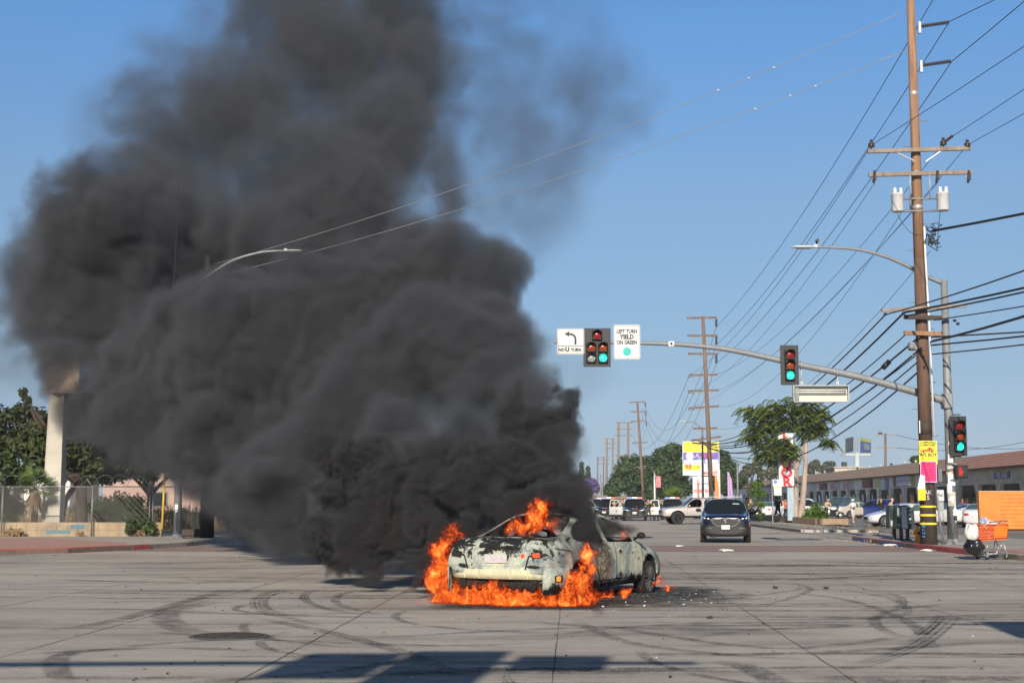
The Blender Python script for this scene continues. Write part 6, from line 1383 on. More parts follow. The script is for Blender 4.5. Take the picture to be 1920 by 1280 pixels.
b = MB(); b.add([q(1619, 830, 2.2), q(1631, 833, 6.9), q(1631, 844, 6.9), q(1619, 842, 2.2)], [(0, 3, 2, 1)]); b.build('picture', mat('billboard_pic', (.42, .48, .42), .6, scale=1.5, col2=(.2, .3, .45)), rp_)
b = MB(); b.bar(q(1578, 853), q(1600, 851), .2, .5); b.bar(q(1613, 851), q(1638, 852), .2, .5)
for x in (1604, 1609): b.bar(q(x, 820), q(x, 850), .15, .15)
for y in (825, 832, 840): b.bar(q(1600, y), q(1613, y), .12, .12)
b.build('catwalk', M_GALV, t)
# pole and roof bits over the shops
o0 = XP(1661, 180, 0); t = thing('utility_pole', 'short brown pole with two crossarms standing behind the shops roof', 'utility pole', o0, 0, 'row of far utility poles'); q = lambda x, y: P(x, y, 180) - o0
b = MB(); b.tube([Vector((0, 0, 0)), q(1660, 812)], [.2, .14], 10); b.build('pole', M_FWOOD, t)
for y in (815, 839): b = MB(); b.bar(q(1641, y), q(1681, y), .14, .14); b.build('crossarm', M_WOODG, t)
b = MB(); b.bbox((q(1653, 900).x, 0, q(0, 812).z), (.5, .2, .25), .03); b.build('insulator', M_CERAM, t)
for A, B in (((1681, 815), (1950, 838)), ((1681, 839), (1950, 822))): wire(P(*A, 180), P(*B, 175), .8, .03, label='thin power line over the shops roof to the right', group='lines over the shops', name='power_line')
o0 = XP(1586, 215, 0); t = thing('rooftop_building', 'small cream block showing above the shops roof', 'building', o0); b = MB(); b.bbox((0, 0, 3.2), (4.4, 6, 6.4), .05); b.build('wall', mat('cream_wall', (.5, .46, .38), .9), t); b = MB(); b.bbox((0, 0, 6.5), (4.8, 6.4, .25), .05); b.build('roof', M_WALK, t); b = MB(); b.bbox((-.3, -1, 6.9), (.7, .7, .9), .05); b.build('roof_unit', M_DKMET, t)
# price sign pylon
PY = 176; o0 = XP(1318, PY, 0); t = thing('pylon_sign', 'tall shop pylon with yellow, blue and white panels and a 98 cent price', 'sign', o0); q = lambda x, y: P(x, y, PY) - o0
M_SY = mat('panel_yellow', (.86, .76, .03), .5, scale=1, var=.05); M_SB = mat('panel_blue', (.10, .10, .42), .5, scale=1.4, var=.4); M_POST = mat('pylon_post', (.62, .52, .48), .6, scale=1.5)
for x in (1298, 1332): b = MB(); b.bbox((q(x, 0).x, .1, q(0, 880).z / 2), (.5, .4, q(0, 880).z), .02); b.build('post', M_POST, t)
def pan(x0, y0, x1, y1, m, nm_='panel', d=0): a, c_ = q(x0, y1), q(x1, y0); b = MB(); b.bbox(((a.x + c_.x) / 2, -d, (a.z + c_.z) / 2), (c_.x - a.x, .4 if not d else .03, c_.z - a.z), .01); return b.build(nm_, m, t)
pan(1280, 827, 1348, 891, M_WHITE, 'sign_box'); pan(1281, 828, 1347, 847, M_SY, 'yellow_panel', .22); pan(1281, 848, 1347, 869, M_SB, 'blue_panel', .22); pan(1281, 871, 1313, 881, M_SY, 'price_panel', .22); pan(1299, 893, 1331, 935, M_WHITE, 'lower_panel')
pan(1282, 862, 1320, 868.5, mat('panel_pale', (.6, .6, .75), .5), 'pale_strip', .25); pan(1322, 861, 1346, 868.5, mat('panel_pale2', (.62, .6, .68), .5), 'pale_strip', .25)
def ptext(s, px, py, size, m, **kw): p_ = q(px, py); vs, fs = text_mesh(s, size, T((p_.x, -.27, p_.z)), ext=.003, **kw); MB().add(vs, fs).build('lettering', m, t)
ptext('98', 1290, 875.5, .85, M_SIGNR, bold=.02); ptext('c', 1301.5, 874.5, .45, M_SIGNR); ptext('+', 1308.5, 875.5, .6, M_BLACK, bold=.01); ptext('MARKET', 1331, 886.5, .50, M_SIGNR, bold=.008); ptext('LOS PRIMOS', 1312, 838, .62, mat('ink_orange', (.62, .3, .1), .5)); ptext('LA', 1304, 854, .75, mat('ink_pink', (.7, .3, .5), .5), bold=.02); ptext('PIZZA', 1326, 854, .6, M_SIGNR, bold=.01)
ptext('1 HR FOTO', 1315, 907, .34, M_BLACK); ptext('JOBETEC', 1315, 920, .52, M_SIGNR, bold=.008); ptext('FASHION', 1334, 875, .3, M_SIGNBK); ptext('Y MANOS', 1334, 879.5, .3, M_SIGNBK)
b = MB(); p_ = q(1293, 855); b.lathe((p_.x, -.25, p_.z), [(.001, 0), (.5, 0)], 18, axis='Y', smooth=False); b.build('pale_disc', mat('disc_cream', (.68, .6, .55), .5), t)
b = MB(); p_ = q(1313, 862); b.lathe((p_.x, -.26, p_.z), [(.001, 0), (.38, 0)], 18, axis='Y', smooth=False); b.build('green_disc', mat('disc_green', (.1, .35, .25), .5), t)
for px, y0, y1, m, lb, Y in ((1344.5, 890, 936, mat('flag_orange', (.85, .22, .02), .6), 'narrow orange feather flag beside the price sign', 165), (1369, 884, 936, mat('flag_lilac', (.42, .26, .48), .6, scale=6, var=.4), 'tall lilac feather flag near the end of the shops', 165), (1310, 898, 932, mat('flag_red', (.55, .12, .06), .6), 'thin red feather flag in front of the price sign', 168), (1318, 906, 932, mat('flag_blue', (.08, .2, .45), .6), 'thin blue feather flag in front of the price sign', 168)):
    o0 = XP(px, Y, 0); t = thing('feather_flag', lb, 'flag', o0, 0, 'feather flags'); h = P(px, y0, Y).z; b = MB(); b.tube([(0, 0, 0), (0, 0, h)], .03, 6); b.build('pole', M_GALV, t)
    w_ = .55 if px in (1369,) else (.42 if px > 1340 else .22); b = MB(); pr = [(-.02, h * .22), (w_ * .6, h * .2), (w_, h * .45), (w_ * .9, h * .8), (w_ * .3, h * .98), (-.02, h)]
    b.prism(pr, -.01, .01, T((-w_ * .4, 0, 0))); b.build('cloth', m, t)
# grey lamp posts
for px, top, Y, lb in ((1384, 868, 190, 'pale lamp post with short arm left of the shops roof'), (1228, 889, 175, 'short lamp post carrying a pink banner beside the far trees')):
    o0 = XP(px, Y, 0); t = thing('lamp_post', lb, 'lamp post', o0, 0, 'far lamp posts'); h = P(px, top, Y).z; b = MB(); b.tube([(0, 0, 0), (0, 0, h)], [.14, .09], 8); b.build('pole', M_WHITE if px < 1300 else M_GALV, t)
    if px > 1300: b = MB(); b.tube([(0, 0, h), (-.15, 0, h + .3), (-.6, 0, h + .45)], .05, 6); b.build('lamp_arm', M_GALV, t)
    else: b = MB(); b.bbox((.45, 0, h - .9), (.6, .03, 1.4), .01); b.build('banner', mat('banner_pink', (.6, .18, .2), .6, scale=3, var=.5), t); b = MB(); b.lathe((0, 0, h), [(.09, 0), (.16, .1), (.001, .35)], 8); b.build('lamp_head', M_GALV, t)
o0 = XP(1422, 250, 0); t = thing('lamp_post', 'dark slim mast rising over the grey green trees', 'mast', o0, 0, 'far lamp posts'); b = MB(); b.tube([(0, 0, 0), (0, 0, P(0, 850, 250).z)], [.2, .14], 8); b.build('pole', M_DKMET, t)
for px, top, w_ in ((1126.5, 888, .1), (1129.5, 905, .1)): o0 = XP(px, 190, 0); t = thing('lamp_post', 'thin pale post by the brown wall' + (', the taller of two' if top < 900 else ', the shorter of two'), 'post', o0, 0, 'far lamp posts'); b = MB(); b.tube([(0, 0, 0), (0, 0, P(0, top, 190).z)], .09, 6); b.build('pole', M_GALV, t)
# far left cobra lamp on pole two
o0 = XP(1315, 140, 0); t = thing('street_lamp', 'white street lamp head reaching left from behind the tall brown pole', 'street lamp', o0, 0); q = lambda x, y: P(x, y, 140) - o0
b = MB(); b.tube([q(1318, 938), q(1317, 806)], [.12, .09], 8); b.tube([q(1317, 806), q(1309, 796), q(1298, 790), q(1286, 790)], .05, 8); b.build('lamp_pole', M_GALV, t); cobra_head(t, q(1287, 790), -1, .75)
# brown retaining wall and green road sign far off
o0 = XP(1150, 275, 0); t = thing('brown_wall', 'long brown wall below the purple tree beyond the police cars', 'wall', o0); b = MB(); b.bbox((-1, 0, 1.0), (18, .4, 3.2), .02); b.build('wall', mat('brown_wall', (.23, .16, .10), .9, scale=.8, var=.25), t); b = MB(); b.bbox((-1, 0, 2.62), (18.2, .5, .1), .01); b.build('coping', M_WALK, t)
o0 = XP(1186, 300, 0); t = thing('road_sign', 'small green overhead road sign above the police SUV roof', 'sign', o0); b = MB(); b.tube([(0, 0, 0), (0, 0, 2.6)], .08, 6); b.build('post', M_GALV, t); b = MB(); b.bbox((0, 0, 2.35), (1.2, .05, .55), .01); b.build('panel', mat('road_sign_green', (.02, .32, .2), .5), t)
# ------------------------------------------------------------------ left-hand corner
FY = 58.6; FZ = .1
M_LINK = mat('chain_link_wire', (.20, .205, .21), .5, metal=.5, var=.1); M_CONC = mat('pale_concrete_column', (.47, .435, .365), .85, scale=1.2, var=.12, bump=.25, bscale=8)
M_BLOCK = mat('low_block_wall', (.40, .30, .18), .9, scale=1.5, var=.25, bump=.3); M_TAGB = mat('blue_graffiti', (.05, .14, .30), .7, scale=6, var=.4); M_TAGC = mat('cyan_graffiti', (.07, .20, .26), .7, scale=8, var=.4)
def chain_fence(label, A, B, h, posts, group='chain-link fence runs', razor=True, cell=.115):
    A, B = Vector(A), Vector(B); d = B - A; L_ = d.length; u = d / L_; t = thing('chain_link_fence', label, 'fence', A, 0, group); b = MB()
    ang = math.atan2(u.y, u.x); n = int((L_ + h) / cell)
    for s in (1, -1):      # two slanting families of wires
        for i in range(n):
            x0 = i * cell - (h if s > 0 else 0); x1 = x0 + h * 1.0; za, zb_ = (0, h) if s > 0 else (h, 0)
            if x1 <= 0 or x0 >= L_: continue
            f0 = max(0, -x0 / h); f1 = min(1, (L_ - x0) / h)
            p0 = u * (x0 + h * f0) + Vector((0, 0, za + (zb_ - za) * f0)); p1 = u * (x0 + h * f1) + Vector((0, 0, za + (zb_ - za) * f1)); off = Vector((-u.y, u.x, 0)) * .004 * s
            b.tube([p0 + off, p1 + off], .0042, 3, cap=False, smooth=False)
    b.build('mesh', M_LINK, t)
    b = MB(); b.tube([Vector((0, 0, h)), u * L_ + Vector((0, 0, h))], .022, 8); b.build('top_rail', M_LINK, t)
    for p_ in posts:
        q = u * p_; b = MB(); b.tube([q, q + Vector((0, 0, h + .02))], .035, 8); b.tube([q + Vector((0, 0, h)), q + Vector((-.28, 0, h + .34))], .022, 6); b.build('post', M_LINK, t)
    if razor:
        b = MB(); pts = []; N_ = int(L_ / .62) * 16; rq = random.Random(4)
        for i in range(N_ + 1):
            a = i / 16 * 2 * math.pi; x = i / N_ * L_; r = .24 + .02 * math.sin(i * .13); pts.append(u * (x + .2 * math.sin(a)) + Vector((0, .2 * math.cos(a), h + .24 + r * math.cos(a))))
        b.tube(pts, .009, 4, cap=False); b.build('razor_wire_coil', M_LINK, t)
    return t
fx = lambda px: XP(px, FY, FZ).x
fh = P(0, 912, FY).z - FZ
chain_fence('chain-link fence with razor wire in front of the dark shrubs at the far left', (fx(-70), FY, FZ), (fx(279), FY, FZ), fh, [fx(p) - fx(-70) for p in (2, 171, 279)])
chain_fence('chain-link fence run behind the grey signal pole and black pole', (fx(283), FY + .1, FZ), (fx(384), FY + .5, FZ), fh, [.02, fx(384) - fx(283) - .02])
e0 = Vector((fx(386), FY + .7, FZ)); chain_fence('chain-link fence run going back along the side street into the smoke', e0, Vector((-12.6, 92, FZ)), fh, [0.05, 4, 8.5, 13, 18, 24, 30], razor=False)
# low block wall
t = thing('low_wall', 'low tan block wall with blue graffiti under the chain-link fence', 'wall', (fx(-70), FY + .35, FZ)); b = MB(); Lw = fx(300) - fx(-70); b.bbox((Lw / 2, .0, .30), (Lw, .25, .62), .02)
b.build('wall', M_BLOCK, t)
b = MB(); q = random.Random(2)
for i in range(int(Lw / .42)): b.box((.42 * i, -.128, .3), (.012, .004, .56))
b.box((Lw / 2, -.128, .3), (Lw, .004, .012)); b.build('block_joints', mat('joint_brown', (.18, .13, .08), .9), t)
b = MB(); g0 = fx(80) - fx(-70)
for i in range(9):
    x = g0 + i * .16; z = .42 + q.uniform(-.03, .05); b.bar((x, -.135, z - .1), (x + q.uniform(-.08, .12), -.135, z + .1), .03, .004); b.bar((x, -.135, z + q.uniform(-.1, .1)), (x + .15, -.135, z + q.uniform(-.1, .1)), .025, .004)
b.build('graffiti', M_TAGB, t)
b = MB(); b.bbox((g0 + 1.35, -.137, .44), (.55, .005, .16), .002); b.bbox((g0 + .55, -.137, .22), (1.0, .005, .12), .002); b.build('graffiti', M_TAGC, t)
# tall concrete sign column
KY = 61.5; o0 = XP(97, KY, .1); t = thing('sign_column', 'tall pale concrete column carrying a faded sign box, tagged with blue spray', 'sign column', o0); q = lambda x, y, dy=0: P(x, y, KY + dy) - o0
hz = q(0, 738).z; w0_ = 36 / FPX * KY; b = MB(); cx1 = q(110, 740).x
b.add([Vector((x + c_, y, z)) for (c_, wd, z) in ((0, w0_ * .5, 0), (cx1, w0_ * .40, hz)) for x, y in ((-wd, -.22), (-wd * .7, -.30), (wd * .96, -.30), (wd, -.2), (wd, .3), (-wd, .3))], [(0, 1, 7, 6), (1, 2, 8, 7), (2, 3, 9, 8), (3, 4, 10, 9), (4, 5, 11, 10), (5, 0, 6, 11), (6, 7, 8, 9, 10, 11)])
b.build('column', M_CONC, t)
bx0, bx1 = q(84, 700).x, q(143, 700).x; z0_, z1_ = q(0, 738).z, q(0, 655).z; ccx = (bx0 + bx1) / 2
b = MB(); b.add([Vector((x, y, z)) for z in (z0_, z1_) for x, y in ((bx0, .1), (q(115, 700).x, -.75), (bx1 + .1, .1), (q(115, 700).x, .9))], [(0, 1, 5, 4), (1, 2, 6, 5), (2, 3, 7, 6), (3, 0, 4, 7), (4, 5, 6, 7), (3, 2, 1, 0)])
b.build('sign_box', mat('faded_sign_cream', (.50, .36, .25), .7, scale=1.5, col2=(.62, .52, .42)), t)
xm = q(115, 700).x; uvx = (Vector((xm, -.75, 0)) - Vector((bx0, .1, 0))).normalized(); ang = math.atan2(uvx.y, uvx.x)
for s_, z, sz in (('BANK', .66, .42), ('y', .42, .4), ('OPEN DAILY', .12, .13)):
    c_ = (Vector((bx0, .1, 0)) + Vector((xm, -.75, 0))) / 2; vs, fs = text_mesh(s_, sz, T((c_.x + uvx.y * .012, c_.y - uvx.x * .012, z0_ + (z1_ - z0_) * z), ang), ext=.003, sx=.8); MB().add(vs, fs).build('faded_lettering', mat('faded_grey_ink', (.16, .15, .16), .7), t)
b = MB(); rq = random.Random(8)
for i in range(14):
    x, z = rq.uniform(-.2, .28), q(0, 905).z + rq.uniform(-.25, .3); b.bar((x, -.31, z), (x + rq.uniform(-.15, .15), -.31, z + rq.uniform(.03, .2)), .022, .004)
b.build('spray_tag', M_TAGB, t)
b = MB(); z = q(0, 938).z; b.tube([(-.22, -.31, z - .8), (-.12, -.31, z - .1), (.25, -.31, z - .05)], .014, 5); b.tube([(-.2, -.31, .2), (-.05, -.31, .32), (.22, -.31, .26)], .016, 5); b.build('crack_lines', mat('crack_brown', (.12, .1, .08), .9), t)
# signal pole with lamp arm on the left
LY_ = 55.2; o0 = XP(333, LY_, .15); t = thing('street_lamp', 'grey lamp pole on the left corner whose arm reaches out of the smoke', 'street lamp', o0); q = lambda x, y, dy=0: P(x, y, LY_ + dy) - o0
lz = q(340, 545).z; b = MB(); b.tube([(0, 0, 0), (q(336, 760).x, 0, q(0, 760).z), (q(341, 545).x, 0, lz)], [.155, .125, .10], 16); b.build('pole', M_GALV, t)
b = MB(); b.bbox((0, 0, .02), (.5, .5, .05), .01); b.lathe((0, 0, .04), [(.22, 0), (.22, .06), (.16, .14)], 16); b.build('base_plate', M_GALV, t)
la = spline([q(341, 556), q(365, 536), q(400, 510), (q(440, 487)), q(490, 473), q(535, 470)], 5); b = MB(); b.tube(la, [.07 - .03 * i / (len(la) - 1) for i in range(len(la))], 10); b.build('lamp_arm', M_GALV, t)
cobra_head(t, q(532, 470), 1, .75)
b = MB(); b.bbox((-.03, -.18, q(0, 950).z), (.13, .06, .2), .01); b.lathe((-.02, -.22, q(0, 958).z), [(.001, -.03), (.05, -.02), (.055, .02)], 12, axis='Y'); b.build('push_button_box', M_WHITE, t)
b = MB()
for k in range(8): z = .3 + k * .09; b.tube([(-.06 + rr.uniform(-.03, .03), -.155, z), (.04 + rr.uniform(-.03, .03), -.16, z + .03), (-.02, -.155, z + .07)], .009, 5)
b.build('spray_tag', M_BLACK, t)
b = MB(); b.bbox((-.08, -.02, q(0, 870).z + .3), (.12, .12, .9), .02); b.build('junction_box', M_GALV, t)
for px, nm_ in ((319, 'left'), (331, 'right')):
    pt = thing('pedestrian_signal', 'dim pedestrian signal box with a red hand seen through the smoke' if px == 319 else 'black pedestrian signal box turned away on the left lamp pole', 'pedestrian signal', P(px, 884, LY_ - .2), R(-12 if px == 319 else 35))
    b = MB(); b.bbox((0, 0, 0), (.42, .2, .44), .03); b.build('housing', M_SIGHOOD, pt)
    if px == 319: hand_icon(pt, -.05, -.106, -.02, 1.0)
    b = MB(); b.tube([(.1, .05, .0), (.32, .12, 0)], .03, 8); b.build('bracket', M_GALV, pt)
# black pole and the guy wire with a yellow guard
BY_ = 56.4; o0 = XP(388, BY_, .15); t = thing('utility_pole', 'black painted wooden pole rising into the smoke on the left corner', 'utility pole', o0); q = lambda x, y: P(x, y, BY_) - o0
b = MB(); b.tube([(0, 0, 0), q(392, 700), q(391, 480)], [.285, .22, .17], 16); b.build('pole', mat('black_painted_pole', (.014, .013, .013), .6, scale=5, var=.4, bump=.4), t)
b = MB()
for py in (933, 948, 961): q_ = q(388, py); b.bbox((q_.x + .16, -.20, q_.z), (.2, .05, .03), .004)
b.build('reflector_strip', M_ALU, t)
g0_, g1_ = XP(303, 57.0, .12), P(318, 700, 57.0); t = thing('guy_wire', 'slanting guy wire with a yellow guard beside the left lamp pole', 'guy wire', g0_)
b = MB(); b.tube([(0, 0, 0), (g1_ - g0_) * 2.2], .012, 6); b.build('cable', M_WIRE, t); b = MB(); d_ = (g1_ - g0_).normalized(); b.tube([d_ * .35, d_ * 2.5], .045, 8); b.build('guard', mat('guard_yellow', (.62, .40, .05), .6), t)
# dark rubbish heap at its foot
q0 = XP(355, 57.8, .28); bag('bin_bag', 'black rubbish bag lying between the left lamp pole and the black pole', 'bag', q0, .42, (1.6, .8, .55), M_TAR, 12)
# planter block, white board, weeds
t = thing('planter_block', 'tan concrete planter block by the side street fence', 'planter', XP(462, 64, .1)); b = MB(); b.bbox((0, 0, .35), (1.05, .9, .7), .03); b.build('block', M_BLOCK, t)
leaves([((0, 0, 1.0), .42), ((.25, 0, .85), .3), ((-.3, 0, .9), .3)], 500, .12, 0, 31, shell=.1, drop=.6).build('plant', LM_MID, t)
t = thing('white_board', 'small white board behind the fence beside the concrete column', 'board', XP(78, 62.2, .9)); b = MB(); b.bbox((0, 0, .3), (.36, .03, .45), .01); b.build('board', M_WHITE, t); b = MB(); b.bbox((0, .02, -.3), (.04, .03, .9), .005); b.build('stake', M_WOODG, t)
b = MB(); q = random.Random(41)
for k in range(2600):
    x = q.uniform(-32, -13.5); y = q.uniform(70, 88)
    if mnoise.noise(Vector((x * .3, y * .3, 0))) < -.2: continue
    h = q.uniform(.35, 1.15) * (1 + .3 * mnoise.noise(Vector((x * .5, 0, 3)))); a = q.random() * 6.28; p = Vector((x, y, .1)); e = p + Vector((q.uniform(-.2, .2), q.uniform(-.2, .2), h)); w_ = Vector((math.cos(a), math.sin(a), 0)) * .05; b.add([p - w_, p + w_, e], [(0, 1, 2)])
    if k % 3 == 0:
        for j in range(3): c_ = p.lerp(e, q.uniform(.5, 1)); b.add([c_, c_ + Vector((q.uniform(-.12, .12), q.uniform(-.1, .1), .1)), c_ + Vector((q.uniform(-.1, .1), 0, .14))], [(0, 1, 2)])
tag(b.build('dry_grass', LM_DRY), 'tall dry weeds in the vacant lot behind the fence', 'weeds', kind='stuff')
b = MB()
for k in range(2400):
    x = q.uniform(-30, -13.5); y = q.uniform(84, 96)
    h = q.uniform(.5, 1.5); a = q.random() * 6.28; p = Vector((x, y, .1)); e = p + Vector((q.uniform(-.25, .25), q.uniform(-.2, .2), h)); w_ = Vector((math.cos(a), math.sin(a), 0)) * .06; b.add([p - w_, p + w_, e], [(0, 1, 2)])
tag(b.build('green_weeds', LM_MID), 'tall green weeds in front of the pink building', 'weeds', kind='stuff')
for k in range(6): sheet('lot_line', [(-25 + 2.6 * k, 66.5), (-24.2 + 2.6 * k, 66.5), (-24.2 + 2.6 * k, 66.62), (-25 + 2.6 * k, 66.62)], .108, M_WHITE)
# pink building, white building beyond
t = thing('pink_building', 'low pink walled building behind the weeds at the left', 'building', (-27, 104, .1)); M_PB = mat('pink_stucco', (.44, .31, .26), .9, scale=.6, var=.12)
b = MB(); b.bbox((6, 3, 2.0), (17, 8, 4.0), .04); b.build('wall', M_PB, t); b = MB(); b.bbox((6, 3, 4.1), (17.3, 8.3, .25), .03); b.build('roof', M_WALK, t)
for dx in (1.5, 7.2, 12.5):
    b = MB(); b.bbox((dx, -1.03, 1.6), (1.5, .08, 1.1), .01); w_ = b.build('window', M_WINF, t); b = MB(); b.bbox((dx, -1.06, 1.6), (1.3, .06, .92), .01); b.build('pane', M_GLASS, w_)
t = thing('white_building', 'pale single storey building half hidden left of the pink one', 'building', (-37.5, 100, .1)); b = MB(); b.bbox((2, 3, 1.9), (9.5, 7, 3.8), .04); b.build('wall', mat('pale_stucco', (.66, .62, .56), .9, scale=.6), t)
b = MB(); b.bbox((2, 3, 3.9), (9.9, 7.3, .2), .03); b.build('roof', M_WALK, t); b = MB(); b.bbox((3, -.53, 1.2), (1.1, .06, 2.3), .01); b.build('door', M_WINF, t)
t = thing('dark_building', 'brown roofed low building behind the weeds and the smoke', 'building', (-17.5, 122, .1)); b = MB(); b.bbox((2, 3, 1.9), (16, 8, 3.8), .04); b.build('wall', mat('brown_building_wall', (.22, .15, .11), .9, scale=.6), t)
b = MB(); b.bbox((2, 3, 4.1), (17, 9, .5), .1); b.build('roof', M_RF2, t); b = MB(); b.bbox((-2, -1.03, 1.2), (1.1, .06, 2.3), .01); b.build('door', M_WHITE, t)
# trees and shrubs
def pxb(loc, Y, L_): return [(P(x, y, Y) - Vector(loc) + Vector((0, rnd.uniform(-.8, .8), 0)), r / FPX * Y, (1, 1, .9)) for x, y, r in L_]
loc = XP(150, 68, .1); tree('broadleaf_tree', 'big dark glossy-leaved tree behind the concrete column', loc, 2.2, .28, pxb(loc, 68, [(60, 800, 42), (35, 830, 35), (90, 840, 45), (140, 800, 45), (180, 830, 50), (150, 770, 26), (215, 800, 40), (240, 845, 45), (275, 870, 35), (200, 880, 35), (120, 870, 35), (40, 770, 18), (42, 735, 9), (55, 750, 9), (20, 780, 18), (160, 745, 14), (295, 850, 22), (260, 790, 25), (70, 865, 30)]), 26000, .16, LM_DARK, seed=71, shell=.2, drop=.3, asp=.42, up=.6)
loc = XP(140, 63.5, .1); t = thing('tree', 'leaning dark trunk rising right from behind the concrete column', 'tree', loc); b = MB(); q = lambda x, y: P(x, y, 63.5) - loc; b.tube(spline([q(112, 985), q(122, 940), q(140, 912), q(158, 895)], 5), [.16] * 5 + [.13] * 5 + [.09] * 6, 8); b.build('trunk', M_BARK, t); leaves(pxb(loc, 63.5, [(165, 880, 20), (185, 872, 18), (150, 870, 16)]), 700, .13, 0, 72, shell=.2).build('crown', LM_DARK, t)
loc = XP(20, 64, .1); tree('tree', 'bushy olive green tree at the left edge behind the fence', loc, 1.2, .2, pxb(loc, 64, [(0, 880, 40), (-40, 870, 50), (30, 895, 30), (-10, 920, 35), (15, 950, 25), (-35, 950, 40), (50, 880, 22)]), 7000, .13, LM_MID, seed=73, shell=.3, drop=.2)
loc = XP(280, 80, .1); tree('broadleaf_tree', 'dark tree behind the fence just right of the big glossy tree', loc, 1.8, .2, pxb(loc, 80, [(250, 860, 40), (300, 850, 40), (330, 880, 26), (280, 885, 26), (220, 880, 26)]), 7000, .17, LM_DARK, seed=76, shell=.2, drop=.35)
loc = XP(-30, 75, .1); tree('tree', 'dark tree mass at the left edge of the picture', loc, 2, .25, pxb(loc, 75, [(-30, 800, 55), (5, 840, 30), (-40, 860, 60), (-10, 905, 30)]), 5000, .17, LM_DARK, seed=74, shell=.3)
palm('fan_palm', 'small fan palm with a shaggy skirt of dead fronds behind the fence', XP(62, 60.8, .1), 2.0, .13, 1.1, 40, leaf_mat('palm_green', (.07, .13, .025), (.17, .24, .06)), True, 9)
for px, Y, L_, n, lb, sd in ((225, 60.2, [(200, 950, 26), (225, 942, 26), (255, 945, 25), (180, 965, 20), (215, 972, 26), (250, 970, 26), (190, 985, 16), (235, 985, 22), (272, 965, 14)], 5600, 'rounded dark green shrub behind the fence beside the lamp pole', 81), (270, 58.9, [(255, 985, 14), (280, 985, 14), (268, 975, 12), (290, 992, 9), (245, 993, 9)], 1800, 'low yellow green shrub growing through the fence foot', 82), (5, 59.8, [(5, 950, 30), (-20, 930, 40), (20, 975, 20), (-15, 980, 30), (-45, 960, 35)], 3600, 'black green shrub behind the fence at the left edge', 83)):
    loc = XP(px, Y, .1); t = thing('shrub', lb, 'shrub', loc, 0, 'shrubs by the fence'); m = MB(); bl = pxb(loc, Y, L_); limbs(m, None, [b_[0] for b_ in bl[:6]], .04, sd); m.build('stems', M_BARK, t); leaves(bl, n, .075, 0, sd, shell=.25, drop=.5, up=.6).build('foliage', LM_DARK if sd != 82 else LM_MID, t)
m = leaves([(XP(x, 58.3, .25), r) for x, r in ((20, .3), (28, .35), (36, .25), (8, .2), (150, .2), (262, .25))], 900, .06, 0, 90, shell=.1); tag(m.build('dry_vine', LM_DRY), 'dry brown vine tangled along the fence foot', 'weeds', kind='stuff')
# litter
M_LIT = mat('litter_white', (.68, .68, .66), .7, scale=6); M_LITD = mat('litter_dark', (.03, .028, .025), .8)
b = MB(); q = random.Random(77)
def flake(b, p, s, h): 
    a = q.random() * 6.28; c_, s_ = math.cos(a) * s, math.sin(a) * s
    b.add([p + Vector((-c_, -s_, 0)), p + Vector((s_ * .6, -c_ * .6, h)), p + Vector((c_, s_, h * .3)), p + Vector((-s_ * .6, c_ * .6, h * .8)), p + Vector((0, 0, h * 1.3))], [(0, 1, 4), (1, 2, 4), (2, 3, 4), (3, 0, 4)])
for k in range(190):
    Y = 9 + 60 * q.random() ** 1.4; X = q.uniform(-.36, .36) * Y; flake(b, Vector((X, Y, .004)), q.uniform(.005, .018) * (1 + Y / 40), q.uniform(.004, .014))
for k in range(90): p = Vector((13.4 + q.gauss(0, .25), q.uniform(44, 110), .004)); flake(b, p, q.uniform(.02, .055), .02)
for k in range(40): p = Vector((q.gauss(2.2, 1.0), q.gauss(23.6, 1.3), .012)); flake(b, p, q.uniform(.01, .05), .015)
tag(b.build('litter', M_LIT), 'small white scraps of litter scattered on the road', 'litter', kind='stuff')
b = MB()
for k in range(240):
    Y = 10 + 55 * q.random() ** 1.3; X = q.uniform(-.36, .36) * Y; flake(b, Vector((X, Y, .004)), q.uniform(.008, .03) * (1 + Y / 50), q.uniform(.005, .02))
for k in range(260): p = Vector((q.gauss(2.0, 1.1), q.gauss(23.4, 1.0), .012)); flake(b, p, q.uniform(.006, .03), .015)
tag(b.build('charred_debris', M_LITD), 'black charred crumbs around the burned car and over the road', 'debris', kind='stuff')
for px, py, s, m_, lb, nm_ in ((1331, 1157, .045, M_LITD, 'small black lump alone on the road in front of the burned car', 'lump'), (1454, 1101, .05, M_LITD, 'black lump on the road, the left of two in the middle distance', 'lump'), (1549, 1102, .05, M_LITD, 'black lump on the road, the right of two in the middle distance', 'lump'), (1362, 1031, .16, M_LIT, 'crumpled white bag lying on the road before the black SUV', 'bag'), (1274, 1023, .10, M_LIT, 'small pale scrap on the road left of the crumpled white bag', 'scrap'), (1668, 1021, .16, M_LIT, 'flat white paper in the gutter by the red kerb', 'paper'), (1738, 1031, .13, M_LIT, 'white scrap in the gutter below the leaning pole', 'paper')):
    bag(nm_, lb, 'litter', G(px, py, s * .35), s * .75, (1.2, 1, .75) if m_ is M_LITD else (1.7, .9, .35), m_, px * .1, .35)
